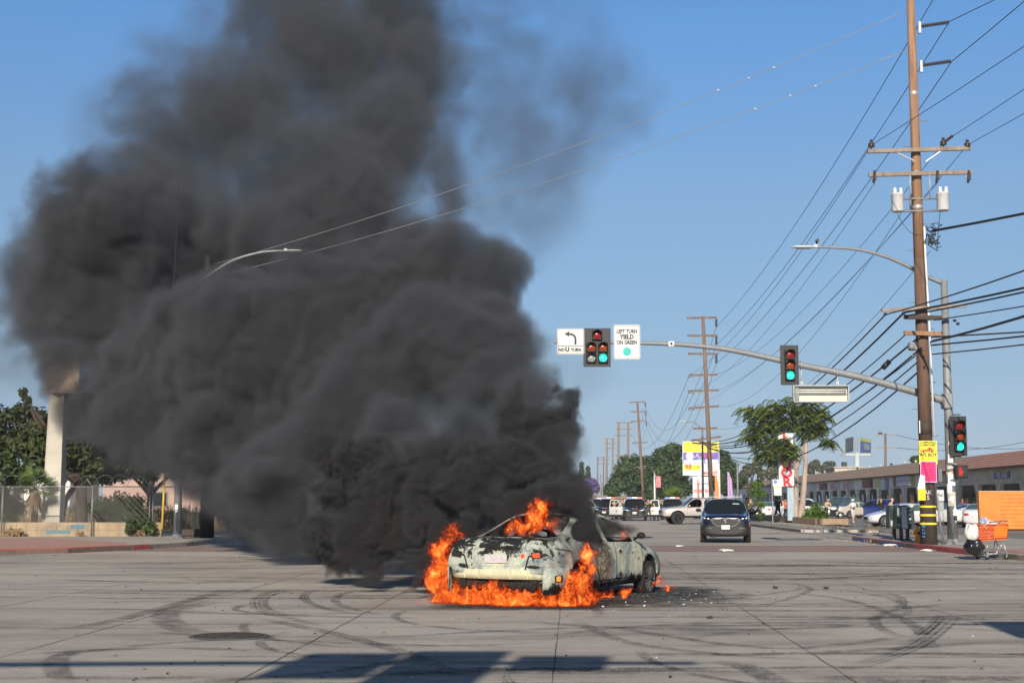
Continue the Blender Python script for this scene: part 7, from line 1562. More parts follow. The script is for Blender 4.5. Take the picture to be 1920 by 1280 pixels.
# ------------------------------------------------------------------ vehicles
def facing(cx_px, Y, rz, gz=0.0): p = XP(cx_px, Y, gz); return p
P_NAVY = paint('paint_navy_black', (.0035, .005, .016), .25); P_SILV = paint('paint_silver_gold', (.52, .46, .42), .32, .35); P_WHITE = paint('paint_white', (.74, .73, .70), .28); P_BLACK = paint('paint_black', (.010, .011, .014), .25)
P_SILW = paint('paint_silver_white', (.60, .61, .63), .3, .2); P_BEIGE = paint('paint_beige', (.56, .50, .42), .3, .2); P_BLUE = paint('paint_blue', (.012, .03, .19), .22, .1); P_GREEN = paint('paint_dark_green', (.035, .05, .045), .35); P_RED = paint('paint_red', (.42, .04, .03), .3); P_DBLUE = paint('paint_dark_blue', (.02, .035, .07), .3)
M_LED = lens('daytime_light', (1.0, .96, .88), 1.6); M_DASH = mat('sun_visor_reflection', (.5, .55, .5), .3)
# the navy crossover driving towards the camera
t, bv, S = basic_car('crossover_suv', 'dark navy crossover SUV driving towards the camera on the right side of the road', 'SUV', XP(1360, 56.6, 0), R(-8), [dict(s_, belt=s_['belt'] + (.05 if s_['y'] < 1 else .07), zt=s_['zt'] + (.07 if s_['zt'] < 1.4 else .03), **({'zr': s_['zr'] + (.06 if s_['zr'] < 1.3 else .02)} if 'zr' in s_ else {}), **({'zq': s_['zq'] + .07} if 'zq' in s_ else {})) for s_ in suv(4.75, 1.92, 1.66, .23)], 4.75, (.95, 3.8), P_NAVY, M_GLASS, rim=M_RIMD, wheel_r=.365, well_r=.43, trim=M_TRIM, lights=False, spokes=9)
for s in (-1, 1):
    m = MB(); decal(m, bv, 'front', [(s * .50, .88), (s * .80, .915), (s * .84, .965), (s * .62, .955)], dens=.05); h = m.build('headlight', M_BLACK, t)
    m = MB(); decal(m, bv, 'front', [(s * .60, .915), (s * .67, .905), (s * .68, .94), (s * .64, .945)], off=.016, dens=.03); m.build('lamp_unit', M_LED, h)
    m = MB(); decal(m, bv, 'front', [(s * .73, .92), (s * .80, .925), (s * .82, .96), (s * .78, .955)], off=.016, dens=.03); m.build('lamp_unit', M_LED, h)
    m = MB(); decal(m, bv, 'front', [(s * .52, .545), (s * .74, .56), (s * .74, .575), (s * .52, .56)], off=.012, dens=.05); m.build('bumper_trim', M_CHROME, t)
    m = MB(); m.tube([(s * .66, -.35, 1.66), (s * .66, -.2, 1.71), (s * .66, 1.3, 1.70), (s * .66, 1.5, 1.64)], .022, 6); m.build('roof_rail', M_ALU, t)
m = MB(); decal(m, bv, 'front', [(-.50, .93), (.50, .93), (.50, .80), (.34, .66), (-.34, .66), (-.50, .80)], off=.008, dens=.06); g_ = m.build('grille', mat('grille_mesh', (.012, .012, .013), .5, scale=60, var=.9), t)
m = MB()
for pts in ([(-.52, .90), (-.50, .78), (-.34, .65), (0, .64)], [(.52, .90), (.50, .78), (.34, .65), (0, .64)], [(-.50, .935), (.50, .935)]): seam(m, bv, 'front', pts, w=.014, off=.02)
m.build('grille_surround', M_CHROME, g_)
hh, _ = cast(bv, 'front', 0, .84); m = MB(); rg = [(.07 * math.cos(a), .055 * math.sin(a)) for a in [R(24 * k) for k in range(16)]]; m.tube([(x, hh.y - .03, .845 + z) for x, z in rg], .009, 6); m.tube([(-.06, hh.y - .03, .86), (-.02, hh.y - .03, .855), (0, hh.y - .03, .82), (.02, hh.y - .03, .855), (.06, hh.y - .03, .86)], .009, 6); m.build('front_emblem', M_CHROME, t)
m = MB(); m.bbox((0, hh.y - .05, .60), (.31, .012, .155), .004); pl_ = m.build('licence_plate', M_PLATE, t); plate_text(pl_, '9KCT584', (0, hh.y - .06, .60), h=.07)
m = MB(); decal(m, bv, 'front', [(-.88, .28), (.88, .28), (.90, .60), (.66, .66), (.40, .64), (.33, .645), (-.33, .645), (-.40, .64), (-.66, .66), (-.90, .60)], off=.004, dens=.08, rings=5); m.build('front_bumper', M_TRIM, t)
m = MB(); decal(m, bv, 'front', [(-.42, .50), (.42, .50), (.36, .42), (-.36, .42)], off=.014, dens=.06); m.build('lower_intake', M_BLACK, t)
h2, _ = cast(bv, 'top', 0, -.9)
m = MB(); decal(m, bv, 'front', [(.30, 1.50), (.56, 1.49), (.55, 1.45), (.30, 1.46)], off=.012, dens=.05); m.build('visor_label', mat('label_pale', (.45, .5, .42), .4), t)
m = MB(); m.tube([(.52 * 1, -1.0, 1.10), (.30, -1.02, 1.13), (.12, -1.0, 1.10)], .012, 6); m.build('wiper', M_BLACK, t)
m = MB(); m.tube([(-.66, .25, 1.71), (-.6, .25, 1.745), (.6, .25, 1.745), (.66, .25, 1.71)], .022, 6); m.build('roof_crossbar', M_ALU, t)
# silver pickup crossing to the left
def pickup():
    h = .98
    return [
        dict(y=0.0, zl=.48, hw=h * .74, belt=.92, zt=.98, wb=h * .68, bump=0), dict(y=.10, zl=.40, hw=h * .88, belt=1.0, zt=1.06, wb=h * .82), dict(y=.40, zl=.42, hw=h * .97, belt=1.06, zt=1.14, wb=h * .90), dict(y=1.0, zl=.44, hw=h, belt=1.12, zt=1.20, wb=h * .93),
        dict(y=1.50, zl=.44, hw=h, belt=1.14, zt=1.25, wb=h * .93, wr=h * .86, zr=1.19, wq=h * .82, zq=1.21, g=1, screen=1), dict(y=1.68, zl=.44, hw=h, belt=1.15, zt=1.44, wb=h * .93, wr=h * .83, zr=1.34, g=1, side=1, screen=1),
        dict(y=2.15, zl=.44, hw=h, belt=1.16, zt=1.80, wb=h * .93, wr=h * .76, zr=1.70, g=1, side=1), dict(y=2.72, zl=.44, hw=h, belt=1.16, zt=1.83, wb=h * .93, wr=h * .75, zr=1.74, g=1), dict(y=2.84, zl=.44, hw=h, belt=1.16, zt=1.83, wb=h * .93, wr=h * .75, zr=1.74, g=1, side=1),
        dict(y=3.50, zl=.44, hw=h, belt=1.17, zt=1.80, wb=h * .93, wr=h * .75, zr=1.70, g=1, screen=1), dict(y=3.66, zl=.44, hw=h, belt=1.17, zt=1.24, wb=h * .94, wr=h * .88, zr=1.20, wq=h * .8, zq=1.21), dict(y=4.4, zl=.44, hw=h, belt=1.18, zt=1.16, wb=h * .94, wr=h * .88, zr=1.18, wq=h * .8, zq=1.17),
        dict(y=5.35, zl=.48, hw=h * .99, belt=1.18, zt=1.16, wb=h * .93, wr=h * .88, zr=1.18, wq=h * .8, zq=1.17), dict(y=5.5, zl=.55, hw=h * .95, belt=1.12, zt=1.12, wb=h * .9)]
t, bv, S = basic_car('pickup_truck', 'silver pickup truck crossing the road with the driver leaning at the open window', 'pickup truck', XP(1240, 97, 0) + Vector((2.75, 1.0, 0)), R(-84), pickup(), 5.5, (1.0, 4.35), P_SILV, M_GLASS, rim=M_RIMD, wheel_r=.43, well_r=.52, trim=M_TRIM, spokes=8)
pick = t
for c_ in kids(t):
    if c_.name.startswith('side_window') and min(v.co.x for v in c_.data.vertices) > 0 and sum(v.co.y for v in c_.data.vertices) / len(c_.data.vertices) < 0: bpy.data.objects.remove(c_)
m = MB(); m.bbox((.0, .35, .95), (1.5, .14, .8), .04); m.bbox((0, .1, .72), (1.5, .5, .2), .04); m.build('seat', M_TRIM, t)
# police SUVs: black body, white doors and roof
M_POLW = paint('police_white', (.74, .74, .72), .3); M_LR = lens('police_light_red', (1, .12, .05), 1.5); M_LBL = lens('police_light_blue', (.15, .25, 1), 1.6); M_LWH = lens('police_light_white', (1, .95, .9), 2.0); M_STAR = mat('door_star_gold', (.45, .36, .15), .5)
def police(label, loc, rz, open_doors=True, push=True):
    t, bv, S = basic_car('police_suv', label, 'police car', loc, rz, suv(5.0, 1.98, 1.76, .24, 1.10, 1.10, 1.3, 2.0, 4.1, 4.85, 0), 5.0, (.98, 4.0), P_BLACK, M_GLASS, rim=M_RIMD, wheel_r=.375, well_r=.44, trim=P_BLACK, group='police SUVs across the road', spokes=6)
    m = MB(); m.bbox((0, -.0, 1.765), (1.24, 1.9, .03), .01); m.bbox((0, -.55, 1.72), (1.3, .5, .05), .02); m.build('white_roof', M_POLW, t)
    m = MB(); m.bbox((0, -.25, 1.84), (1.25, .28, .10), .03); lb = m.build('light_bar', mat('light_bar_base', (.35, .35, .37), .3), t)
    for x, mm in ((-.5, M_LBL), (-.28, M_LBL), (-.08, M_LWH), (.12, M_LWH), (.32, M_LR), (.52, M_LR)): m = MB(); m.bbox((x, -.4, 1.845), (.17, .03, .07), .01); m.build('warning_lamp', mm, lb)
    m = MB(); decal(m, bv, 'front', [(-.22, .93), (-.05, .93), (-.05, .98), (-.22, .98)], off=.02, dens=.06); m.build('grille_lamp', M_LBL, t); m = MB(); decal(m, bv, 'front', [(.22, .93), (.05, .93), (.05, .98), (.22, .98)], off=.02, dens=.06); m.build('grille_lamp', M_LR, t)
    if push:
        m = MB()
        for s in (-1, 1): m.tube([(s * .28, -2.58, .42), (s * .30, -2.66, .7), (s * .26, -2.55, 1.0)], .03, 6)
        for z in (.5, .92): m.tube([(-.3, -2.64, z), (.3, -2.64, z)], .028, 6)
        m.build('push_bumper', M_BLACK, t)
        m = MB(); m.bbox((0, -2.66, .62), (.31, .015, .155), .004); m.build('licence_plate', M_PLATE, t)
    for s in (-1, 1):
        if open_doors:
            for yh in (-1.15, .05) if s > 0 else (-1.15,):
                m = MB(); L_ = 1.12
                M_ = Matrix.Translation((s * .97, yh, 0)) @ Matrix.Rotation(-s * R(66), 4, 'Z')
                def pt(a, z, o=0): return M_ @ Vector((o, a, z))
                pr = [(0, .35), (L_, .35), (L_ + .02, 1.1), (0, 1.1)]
                vs = [pt(a, z, o) for o in (-.04, .04) for a, z in pr]; m.add(vs, [(0, 1, 2, 3), (7, 6, 5, 4), (0, 4, 5, 1), (1, 5, 6, 2), (2, 6, 7, 3), (3, 7, 4, 0)])
                for a, b_ in (((0, 1.08), (.42, 1.62)), ((.42, 1.62), (1.0, 1.66)), ((1.0, 1.66), (1.12, 1.08))): m.bar(pt(*a), pt(*b_), .05, .06)
                dr = m.build('open_door', M_POLW, t)
                m = MB(); m.bar(pt(.02, .40, 0), pt(L_, .40, 0), .1, .16); m.build('door_sill', M_BLACK, dr)
                m = MB(); c_ = pt(.5, .78, .0); 
                nrm = (M_.to_3x3() @ Vector((1, 0, 0))).normalized(); nrm = nrm if nrm.y < 0 else -nrm; u_ = Vector((-nrm.y, nrm.x, 0)); pts = []
                for k in range(12): a = R(30 * k); r_ = .13 if k % 2 == 0 else .075; pts.append(c_ + nrm * .055 + u_ * r_ * math.cos(a) + Vector((0, 0, r_ * math.sin(a))))
                m.add(pts, [tuple(range(12))]); m.build('star_badge', M_STAR, dr)
                m = MB(); m.quad(pt(.1, 1.1), pt(1.08, 1.1), pt(.98, 1.62), pt(.44, 1.6)); m.build('door_glass', mat('door_glass', (.05, .06, .065), .1), dr) if yh > 0 else None
        else:
            m = MB(); decal(m, bv, 'left' if s < 0 else 'right', [(-1.15, .4), (.95, .4), (.95, 1.06), (-1.1, 1.06)], off=.006, dens=.15, rings=2); m.build('white_doors', M_POLW, t)
    return t
police('black and white police SUV with its doors open, the middle one of the line', XP(1190, 116, 0), R(-5))
police('police SUV partly hidden behind the silver pickup, its doors shut', XP(1261, 123, 0), R(-6), False)
police('police SUV with white doors open at the edge of the smoke', XP(1143, 124, 0), R(-14))
police('small distant police SUV just left of the white open door', XP(1124, 150, 0), R(-4), False, False)
police('police SUV hidden in the smoke above the burning car roof', XP(1070, 120, 0), R(0), False)
police('police SUV at the far left of the line, deep in the smoke', XP(1030, 124, 0), R(-8), False)
# cars in the lot
basic_car('sedan', 'silver white sedan with five-spoke alloys, side-on behind the street boxes', 'car', XP(1693, 87.5, .03), R(-86), sedan(4.64, 1.80, 1.42, .19, .90, 1.25, 2.05, 3.25, 4.15, 1.02, .93), 4.64, (.93, 3.63), P_SILW, M_GLASSG, wheel_r=.335, well_r=.40, group='cars in the shops lot')
basic_car('sedan', 'beige sedan seen from behind beyond the woman in white', 'car', XP(1607, 128, .03), R(112), sedan(4.8, 1.83, 1.47), 4.8, (.95, 3.75), P_BEIGE, M_GLASSG, group='cars in the shops lot')
basic_car('minivan', 'dark green van parked behind the beige sedan', 'van', XP(1578, 143, .03), R(205), suv(5.0, 1.95, 1.95, .24, 1.12, 1.12, 1.0, 1.6, 4.5, 4.9, 0), 5.0, (.9, 4.0), P_GREEN, M_GLASSG, wheel_r=.34, well_r=.42, group='cars in the shops lot')
basic_car('hatchback_suv', 'bright blue SUV with rounded tail behind the silver white sedan', 'SUV', XP(1646, 127, .03), R(215), suv(4.6, 1.86, 1.68, .22), 4.6, (.9, 3.65), P_BLUE, M_GLASS, group='cars in the shops lot', wheel_r=.36, well_r=.43)
basic_car('sedan', 'dark blue sedan parked between the leaning pole and the corner pole', 'car', XP(1777, 97, .03), R(-80), sedan(4.7, 1.82, 1.45), 4.7, (.95, 3.7), P_DBLUE, M_GLASSG, group='cars in the shops lot')
basic_car('coupe', 'white fastback coupe parked left of the orange wall', 'car', XP(1824, 92, .03), R(118), sedan(4.75, 1.9, 1.36, .18, .92, 1.45, 2.3, 3.0, 4.35, 1.02, .93), 4.75, (.95, 3.7), P_WHITE, M_GLASS, group='cars in the shops lot', wheel_r=.35)
basic_car('sedan', 'white sedan with red tail lights cut off by the orange wall', 'car', XP(1836, 84.5, .03), R(160), sedan(4.6, 1.8, 1.40), 4.6, (.95, 3.65), P_SILW, M_GLASSG, group='cars in the shops lot')
basic_car('suv', 'white roofed SUV parked behind the tree stems and the bush', 'SUV', XP(1512, 128, .03), R(70), suv(4.9, 1.95, 1.78, .24, 1.08, 1.08), 4.9, (.95, 3.9), P_WHITE, M_GLASS, group='cars in the shops lot', wheel_r=.37, well_r=.44)
basic_car('suv', 'white SUV behind the officer in black beside the bus stop sign', 'SUV', XP(1481, 139, .03), R(200), suv(4.7, 1.88, 1.72, .22), 4.7, (.95, 3.8), P_WHITE, M_GLASS, group='cars in the shops lot', wheel_r=.36, well_r=.43)
basic_car('sedan', 'white sedan parked left of the bus stop sign', 'car', XP(1447, 131, .03), R(150), sedan(4.7, 1.82, 1.45), 4.7, (.95, 3.7), P_WHITE, M_GLASSG, group='cars in the shops lot')
basic_car('sedan', 'red car parked behind the white sedan near the sapling', 'car', XP(1440, 146, .03), R(170), sedan(4.7, 1.82, 1.45), 4.7, (.95, 3.7), P_RED, M_GLASSG, group='cars in the shops lot')
basic_car('sedan', 'green grey sedan farthest along the row of parked cars', 'car', XP(1433, 168, .03), R(165), sedan(4.7, 1.82, 1.45), 4.7, (.95, 3.7), P_GREEN, M_GLASSG, group='cars in the shops lot')
# police motorcycles
def motorcycle(label, loc, rz):
    t = thing('police_motorcycle', label, 'motorcycle', loc, rz, 'police motorcycles')
    for y in (-.78, .78):
        m = MB(); m.lathe((0, y, .31), [(.20, -.06), (.30, -.055), (.315, 0), (.30, .055), (.20, .06)], 20, axis='X'); w_ = m.build('wheel', M_TYRE, t)
        m = MB(); m.lathe((0, y, .31), [(.001, -.03), (.20, -.05), (.20, .05), (.001, .03)], 14, axis='X'); m.build('rim', M_RIM, w_)
    m = MB(); m.tube([(0, .75, .5), (0, .4, .62), (0, -.1, .70), (0, -.45, .82)], [.10, .17, .20, .12], 10); m.bbox((0, .0, .42), (.40, .55, .34), .06); m.build('frame', M_BLACK, t)
    m = MB(); m.sphere((0, -.12, .86), .24, 12, 8, (.75, 1.25, .7)); m.build('tank', M_POLW, t)
    m = MB(); m.sphere((0, .35, .80), .22, 12, 8, (.8, 1.5, .4)); m.build('seat', M_BLACK, t)
    m = MB(); m.add([(-.28, -.52, .85), (.28, -.52, .85), (.22, -.42, 1.30), (-.22, -.42, 1.30)], [(0, 1, 2, 3)]); m.build('windscreen', M_GLASSG, t)
    m = MB(); m.sphere((0, -.62, .82), .17, 12, 8, (1.4, .8, 1.2)); m.build('fairing', M_POLW, t); m = MB(); m.lathe((0, -.78, .82), [(.001, -.01), (.08, 0), (.085, .05)], 12, axis='Y'); m.build('headlight', M_HEAD, t)
    m = MB(); m.tube([(0, -.78, .31), (0, -.55, .8), (0, -.45, 1.0)], .035, 6); m.tube([(-.36, -.3, 1.05), (0, -.42, 1.02), (.36, -.3, 1.05)], .018, 6); m.build('fork_and_bars', M_CHROME, t)
    for s in (-1, 1): m = MB(); m.bbox((s * .32, .62, .62), (.22, .5, .36), .05); m.build('pannier', M_POLW, t)
    return t
motorcycle('police motorcycle beside the two officers at the sapling', XP(1411, 112, .03), R(60)); motorcycle('police motorcycle behind the officer in the tan shirt', XP(1561, 122, .03), R(100)); motorcycle('second police motorcycle among the officers left of the sapling', XP(1400, 116, .03), R(20))
# ------------------------------------------------------------------ people
SKIN = {'light': mat('skin_light', (.52, .30, .21), .55, var=.05), 'tan': mat('skin_tan', (.36, .19, .12), .55, var=.05)}
def cloth(n, c): return mat('cloth_' + n, c, .85, scale=8, var=.2)
def body_mesh(J, hands, k=1.0):
    """one continuous skin: J joints -> skin modifier; returns an evaluated mesh"""
    V, E_, Rr, ix = [], [], [], {}
    def add(n, p, r, par=None):
        ix[n] = len(V); V.append(Vector(p)); Rr.append(r)
        if par: E_.append((ix[par], ix[n]))
    add('pel', J['pel'], .135 * k); add('bel', J['pel'].lerp(J['chest'], .45), .125 * k, 'pel'); add('chest', J['chest'], .15 * k, 'bel'); add('nk0', J['chest'].lerp(J['head'], .45), .075, 'chest'); add('nk', J['chest'].lerp(J['head'], .66), .055, 'nk0')
    add('hd0', J['head'] + Vector((0, 0, -.06)), .075, 'nk'); add('hd', J['head'] + Vector((0, 0, .03)), .095, 'hd0'); add('hd2', J['head'] + Vector((0, 0, .10)), .06, 'hd')
    for s in 'LR':
        add('sh' + s, J['sh' + s], .065 * k, 'chest'); add('ua' + s, J['sh' + s].lerp(J['el' + s], .5), .052 * k, 'sh' + s); add('el' + s, J['el' + s], .042 * k, 'ua' + s); add('fa' + s, J['el' + s].lerp(J['wr' + s], .4), .040 * k, 'el' + s); add('wr' + s, J['wr' + s], .027, 'fa' + s)
        d = (J['wr' + s] - J['el' + s]).normalized(); add('pm' + s, J['wr' + s] + d * .055, .032, 'wr' + s)
        side = d.cross(Vector((0, 1, 0))).normalized() if abs(d.y) < .9 else Vector((1, 0, 0)); cr = d.cross(side)
        for f, (o, l) in enumerate(((-.03, .075), (-.011, .088), (.010, .082), (.029, .062))):
            a = J['wr' + s] + d * .09 + side * o; add('f%d' % f + s, a, .010, 'pm' + s); add('g%d' % f + s, a + d * l * .5 + cr * .008, .009, 'f%d' % f + s); add('h%d' % f + s, a + d * l * .8 + cr * .028, .008, 'g%d' % f + s)
        a = J['wr' + s] + d * .05 + side * -.045; add('t0' + s, a, .012, 'pm' + s); add('t1' + s, a + d * .04 - side * .02 + cr * .01, .010, 't0' + s)
        add('hp' + s, J['hp' + s], .10 * k, 'pel'); add('th' + s, J['hp' + s].lerp(J['kn' + s], .45), .088 * k, 'hp' + s); add('kn' + s, J['kn' + s], .06 * k, 'th' + s); add('cf' + s, J['kn' + s].lerp(J['an' + s], .35), .058 * k, 'kn' + s); add('an' + s, J['an' + s], .04, 'cf' + s)
        fd = J.get('fd', Vector((0, -1, 0))); add('hl' + s, J['an' + s] + Vector((0, 0, -.055)) - fd * .03, .042, 'an' + s); add('ft' + s, J['an' + s] + fd * .11 + Vector((0, 0, -.06)), .04, 'hl' + s); add('to' + s, J['an' + s] + fd * .17 + Vector((0, 0, -.068)), .03, 'ft' + s)
    me = bpy.data.meshes.new('p'); me.from_pydata(V, E_, []); o = bpy.data.objects.new('p', me); COL.objects.link(o)
    md = o.modifiers.new('s', 'SKIN'); md.use_smooth_shade = True
    for i, sv in enumerate(me.skin_vertices[0].data): sv.radius = (Rr[i], Rr[i]); sv.use_root = (i == 0)
    for n_ in ('chest', 'bel', 'pel'): me.skin_vertices[0].data[ix[n_]].radius = (Rr[ix[n_]] * (1.12 if n_ == 'chest' else 1.0), Rr[ix[n_]] * .78)
    o.modifiers.new('u', 'SUBSURF').levels = 1
    ev = bpy.data.meshes.new_from_object(o.evaluated_get(bpy.context.evaluated_depsgraph_get())); bpy.data.objects.remove(o); bpy.data.meshes.remove(me); return ev
def pose(kind):
    J = dict(pel=Vector((0, 0, .95)), chest=Vector((0, 0, 1.30)), head=Vector((0, -.01, 1.60)))
    for s, n in ((-1, 'L'), (1, 'R')):
        J['sh' + n] = Vector((s * .19, 0, 1.41)); J['el' + n] = Vector((s * .25, .02, 1.13)); J['wr' + n] = Vector((s * .25, -.08, .90)); J['hp' + n] = Vector((s * .095, 0, .88)); J['kn' + n] = Vector((s * .11, -.02, .49)); J['an' + n] = Vector((s * .12, .01, .09))
    if kind == 'feet_apart':
        for s, n in ((-1, 'L'), (1, 'R')): J['kn' + n].x = s * .17; J['an' + n].x = s * .24; J['el' + n] = Vector((s * .33, .06, 1.17)); J['wr' + n] = Vector((s * .17, -.2, 1.12))
    if kind == 'walk':
        J['knL'] = Vector((-.10, -.16, .52)); J['anL'] = Vector((-.10, -.26, .11)); J['knR'] = Vector((.10, .05, .49)); J['anR'] = Vector((.10, .30, .14)); J['elL'] = Vector((-.24, .1, 1.15)); J['wrL'] = Vector((-.16, -.18, 1.12)); J['elR'] = Vector((.25, .08, 1.14)); J['wrR'] = Vector((.14, -.2, 1.14))
    if kind == 'aim':
        for s, n in ((-1, 'L'), (1, 'R')): J['el' + n] = Vector((s * .2, -.22, 1.30)); J['wr' + n] = Vector((s * .04, -.44, 1.38)); J['kn' + n].x = s * .15; J['an' + n].x = s * .18
    if kind == 'hands_up':
        J['elL'] = Vector((-.34, -.08, 1.34)); J['wrL'] = Vector((-.30, -.16, 1.60)); J['elR'] = Vector((.28, -.1, 1.18)); J['wrR'] = Vector((.08, -.28, 1.22))
    if kind == 'lean':
        J['chest'] = Vector((0, -.22, 1.24)); J['head'] = Vector((0, -.36, 1.50))
        for s, n in ((-1, 'L'), (1, 'R')): J['sh' + n] = Vector((s * .19, -.26, 1.34)); J['el' + n] = Vector((s * .27, -.34, 1.08)); J['wr' + n] = Vector((s * .12, -.5, 1.05))
    if kind == 'sit':
        for s, n in ((-1, 'L'), (1, 'R')): J['kn' + n] = Vector((s * .16, -.42, .93)); J['an' + n] = Vector((s * .16, -.45, .52)); J['el' + n] = Vector((s * .26, -.1, 1.15)); J['wr' + n] = Vector((s * .2, -.36, 1.12))
    return J
def person(label, loc, rz, kind, top, bottom, skin='light', hair=(.03, .02, .015), hat=None, shorts=False, sleeve=True, shoes=(.02, .02, .02), h=1.0, vest=None, hairlong=False, group=None, k=1.0, extra=None):
    t = thing('person', label, 'person', loc, rz, group); t.scale = (h, h, h); J = pose(kind); ev = body_mesh(J, True, k)
    mats = [SKIN[skin], top, bottom, cloth('shoe', shoes)]
    for m in mats: ev.materials.append(m)
    el = {n: (J['el' + n], J['wr' + n], J['sh' + n]) for n in 'LR'}
    for p in ev.polygons:
        c = p.center; mi = 1; p.use_smooth = True
        dA = min((c - (e.lerp(w_, f))).length for e, w_, s_ in el.values() for f in (.15, .4, .7, 1, 1.35)); dU = min((c - (s_.lerp(e, f))).length for e, w_, s_ in el.values() for f in (0, .25, .5, .75, 1)); torso = abs(c.x) < .17 and c.z < J['chest'].z + .16
        if (c - J['head']).length < .20 and c.z > J['chest'].z + .16: mi = 0
        elif not torso and dA < .075 and dA < dU: mi = 1 if sleeve else 0
        elif c.z < .15 if kind != 'sit' else c.z < .50: mi = 3
        elif c.z < J['pel'].z + .02: mi = 2
        if shorts and .15 <= c.z < .50: mi = 0
        p.material_index = mi
    o = bpy.data.objects.new('body', ev); COL.objects.link(o); o.parent = t
    hd = J['head']; m = MB()      # face: nose, ears, eyes, mouth
    m.add([hd + Vector(q) for q in ((-.014, -.085, .03), (.014, -.085, .03), (.017, -.095, -.012), (-.017, -.095, -.012), (0, -.118, -.008))], [(0, 1, 4), (1, 2, 4), (2, 3, 4), (3, 0, 4)])
    for s in (-1, 1): m.sphere(hd + Vector((s * .088, .0, .015)), .022, 6, 5, (.4, .8, 1.2))
    m.build('face', SKIN[skin], o); m = MB()
    for s in (-1, 1): m.sphere(hd + Vector((s * .032, -.088, .035)), .010, 6, 4)
    m.box(hd + Vector((0, -.092, -.045)), (.045, .008, .008)); m.build('eyes_and_mouth', M_BLACK, o)
    m = MB(); hm = mat('hair', hair, .7)
    vs = []; n1, n2 = 12, 6
    for i in range(n2 + 1):
        for j in range(n1):
            a = 2 * math.pi * j / n1; lat = R(90 - i * (19 if math.sin(a) > -.3 else 11)); vs.append(hd + Vector((.104 * math.cos(lat) * math.cos(a), .112 * math.cos(lat) * math.sin(a) + .008, .05 + .108 * math.sin(lat) - (.0 if not hairlong or math.sin(a) < 0 else .02 * i))))
    m.add(vs, [(i * n1 + j, i * n1 + (j + 1) % n1, (i + 1) * n1 + (j + 1) % n1, (i + 1) * n1 + j) for i in range(n2) for j in range(n1)], True); m.build('hair', hm, t)
    if hat is not None:
        m = MB(); m.lathe(hd + Vector((0, 0, .07)), [(.001, .09), (.08, .075), (.115, .03), (.12, .0), (.16 if extra == 'brim' else .121, -.005), (.16 if extra == 'brim' else .121, -.012)], 14); m.bbox(hd + Vector((0, -.13, .065)), (.14, .09, .012), .004); m.build('hat', cloth('hat', hat), t)
    if vest is not None:
        m = MB(); vs = []
        for (z, a, b_) in ((-.34, .155, .13), (-.15, .175, .145), (.05, .19, .15), (.14, .15, .12)):
            for j in range(14): an = 2 * math.pi * j / 14; vs.append(J['chest'] + Vector((a * math.cos(an), b_ * math.sin(an), z)))
        m.add(vs, [(i * 14 + j, i * 14 + (j + 1) % 14, (i + 1) * 14 + (j + 1) % 14, (i + 1) * 14 + j) for i in range(3) for j in range(14)], True); m.build('vest', vest, t)
    return t
C_TAN = cloth('tan', (.55, .40, .24)); C_OLV = cloth('olive_dark', (.045, .042, .03)); C_BLK = cloth('black', (.012, .012, .014)); C_WHT = cloth('white', (.72, .71, .69)); C_JEAN = cloth('jeans', (.035, .045, .08)); C_PEACH = cloth('peach', (.60, .36, .27)); C_ORG = cloth('orange', (.55, .16, .08)); C_YEL = cloth('fire_yellow', (.50, .40, .10)); C_GRY = cloth('pale_grey', (.52, .47, .43))
M_PLVEST = C_BLK; GO = 'officers by the far cars'
w_ = person('woman in a white T-shirt, pale shorts and white cap walking on the lot', XP(1600, 101, .03), R(10), 'walk', C_WHT, C_GRY, 'light', hair=(.3, .2, .1), hat=(.7, .7, .68), shorts=True, sleeve=False, shoes=(.6, .6, .6), h=.96)
b = MB(); b.bbox((-.05, -.24, 1.12), (.16, .10, .11), .02); b.lathe((-.05, -.29, 1.12), [(.045, -.06), (.045, .03)], 10, axis='Y'); o_ = b.build('camera', M_BLACK, w_)
p1 = person('man in a black vest and dark jeans standing with his back to the camera', XP(1459, 108, .03), R(180), 'feet_apart', C_BLK, C_JEAN, 'tan', vest=C_BLK, hair=(.02, .015, .01), hat=(.02, .02, .02), h=1.05, sleeve=False)
person('person in an orange top and black trousers beside the man in the black vest', XP(1474, 118, .03), R(-20), 'hands_up', C_ORG, C_BLK, 'tan', hairlong=True, sleeve=False, h=.98)
person('person in a pale top and light jeans between the vest and orange top', XP(1469, 121, .03), R(170), 'stand', C_GRY, cloth('light_jeans', (.30, .36, .45)), 'light', h=.98)
person('officer in a tan shirt and hat standing by the bush', XP(1549, 117, .03), R(20), 'lean', C_TAN, C_OLV, 'light', hat=(.42, .33, .2), extra='brim', group=GO, h=1.04)
person('man in a peach shirt leaning over behind the silver white sedan', XP(1664, 98, .03), R(80), 'lean', C_PEACH, C_BLK, 'light', hair=(.5, .35, .28), h=1.05, k=1.12)
person('woman in a black vest top raising her hand behind the sedan bonnet', XP(1653, 100, .03), R(10), 'hands_up', C_BLK, C_BLK, 'light', hairlong=True, sleeve=False, hair=(.25, .12, .05), h=.99)
person('officer in yellow turnout jacket left of the sapling', XP(1400, 108, .03), R(-30), 'feet_apart', C_YEL, C_OLV, 'tan', hat=(.1, .08, .05), group=GO, h=1.03)
person('officer in a tan shirt right behind the yellow jacket', XP(1408, 111, .03), R(40), 'stand', C_TAN, C_OLV, 'light', hat=(.05, .05, .05), group=GO, h=1.03)
person('person in a dark red top in the arcade behind the white coupe', XP(1806, 106, .03), R(0), 'stand', cloth('dark_red', (.25, .03, .03)), C_BLK, 'tan')
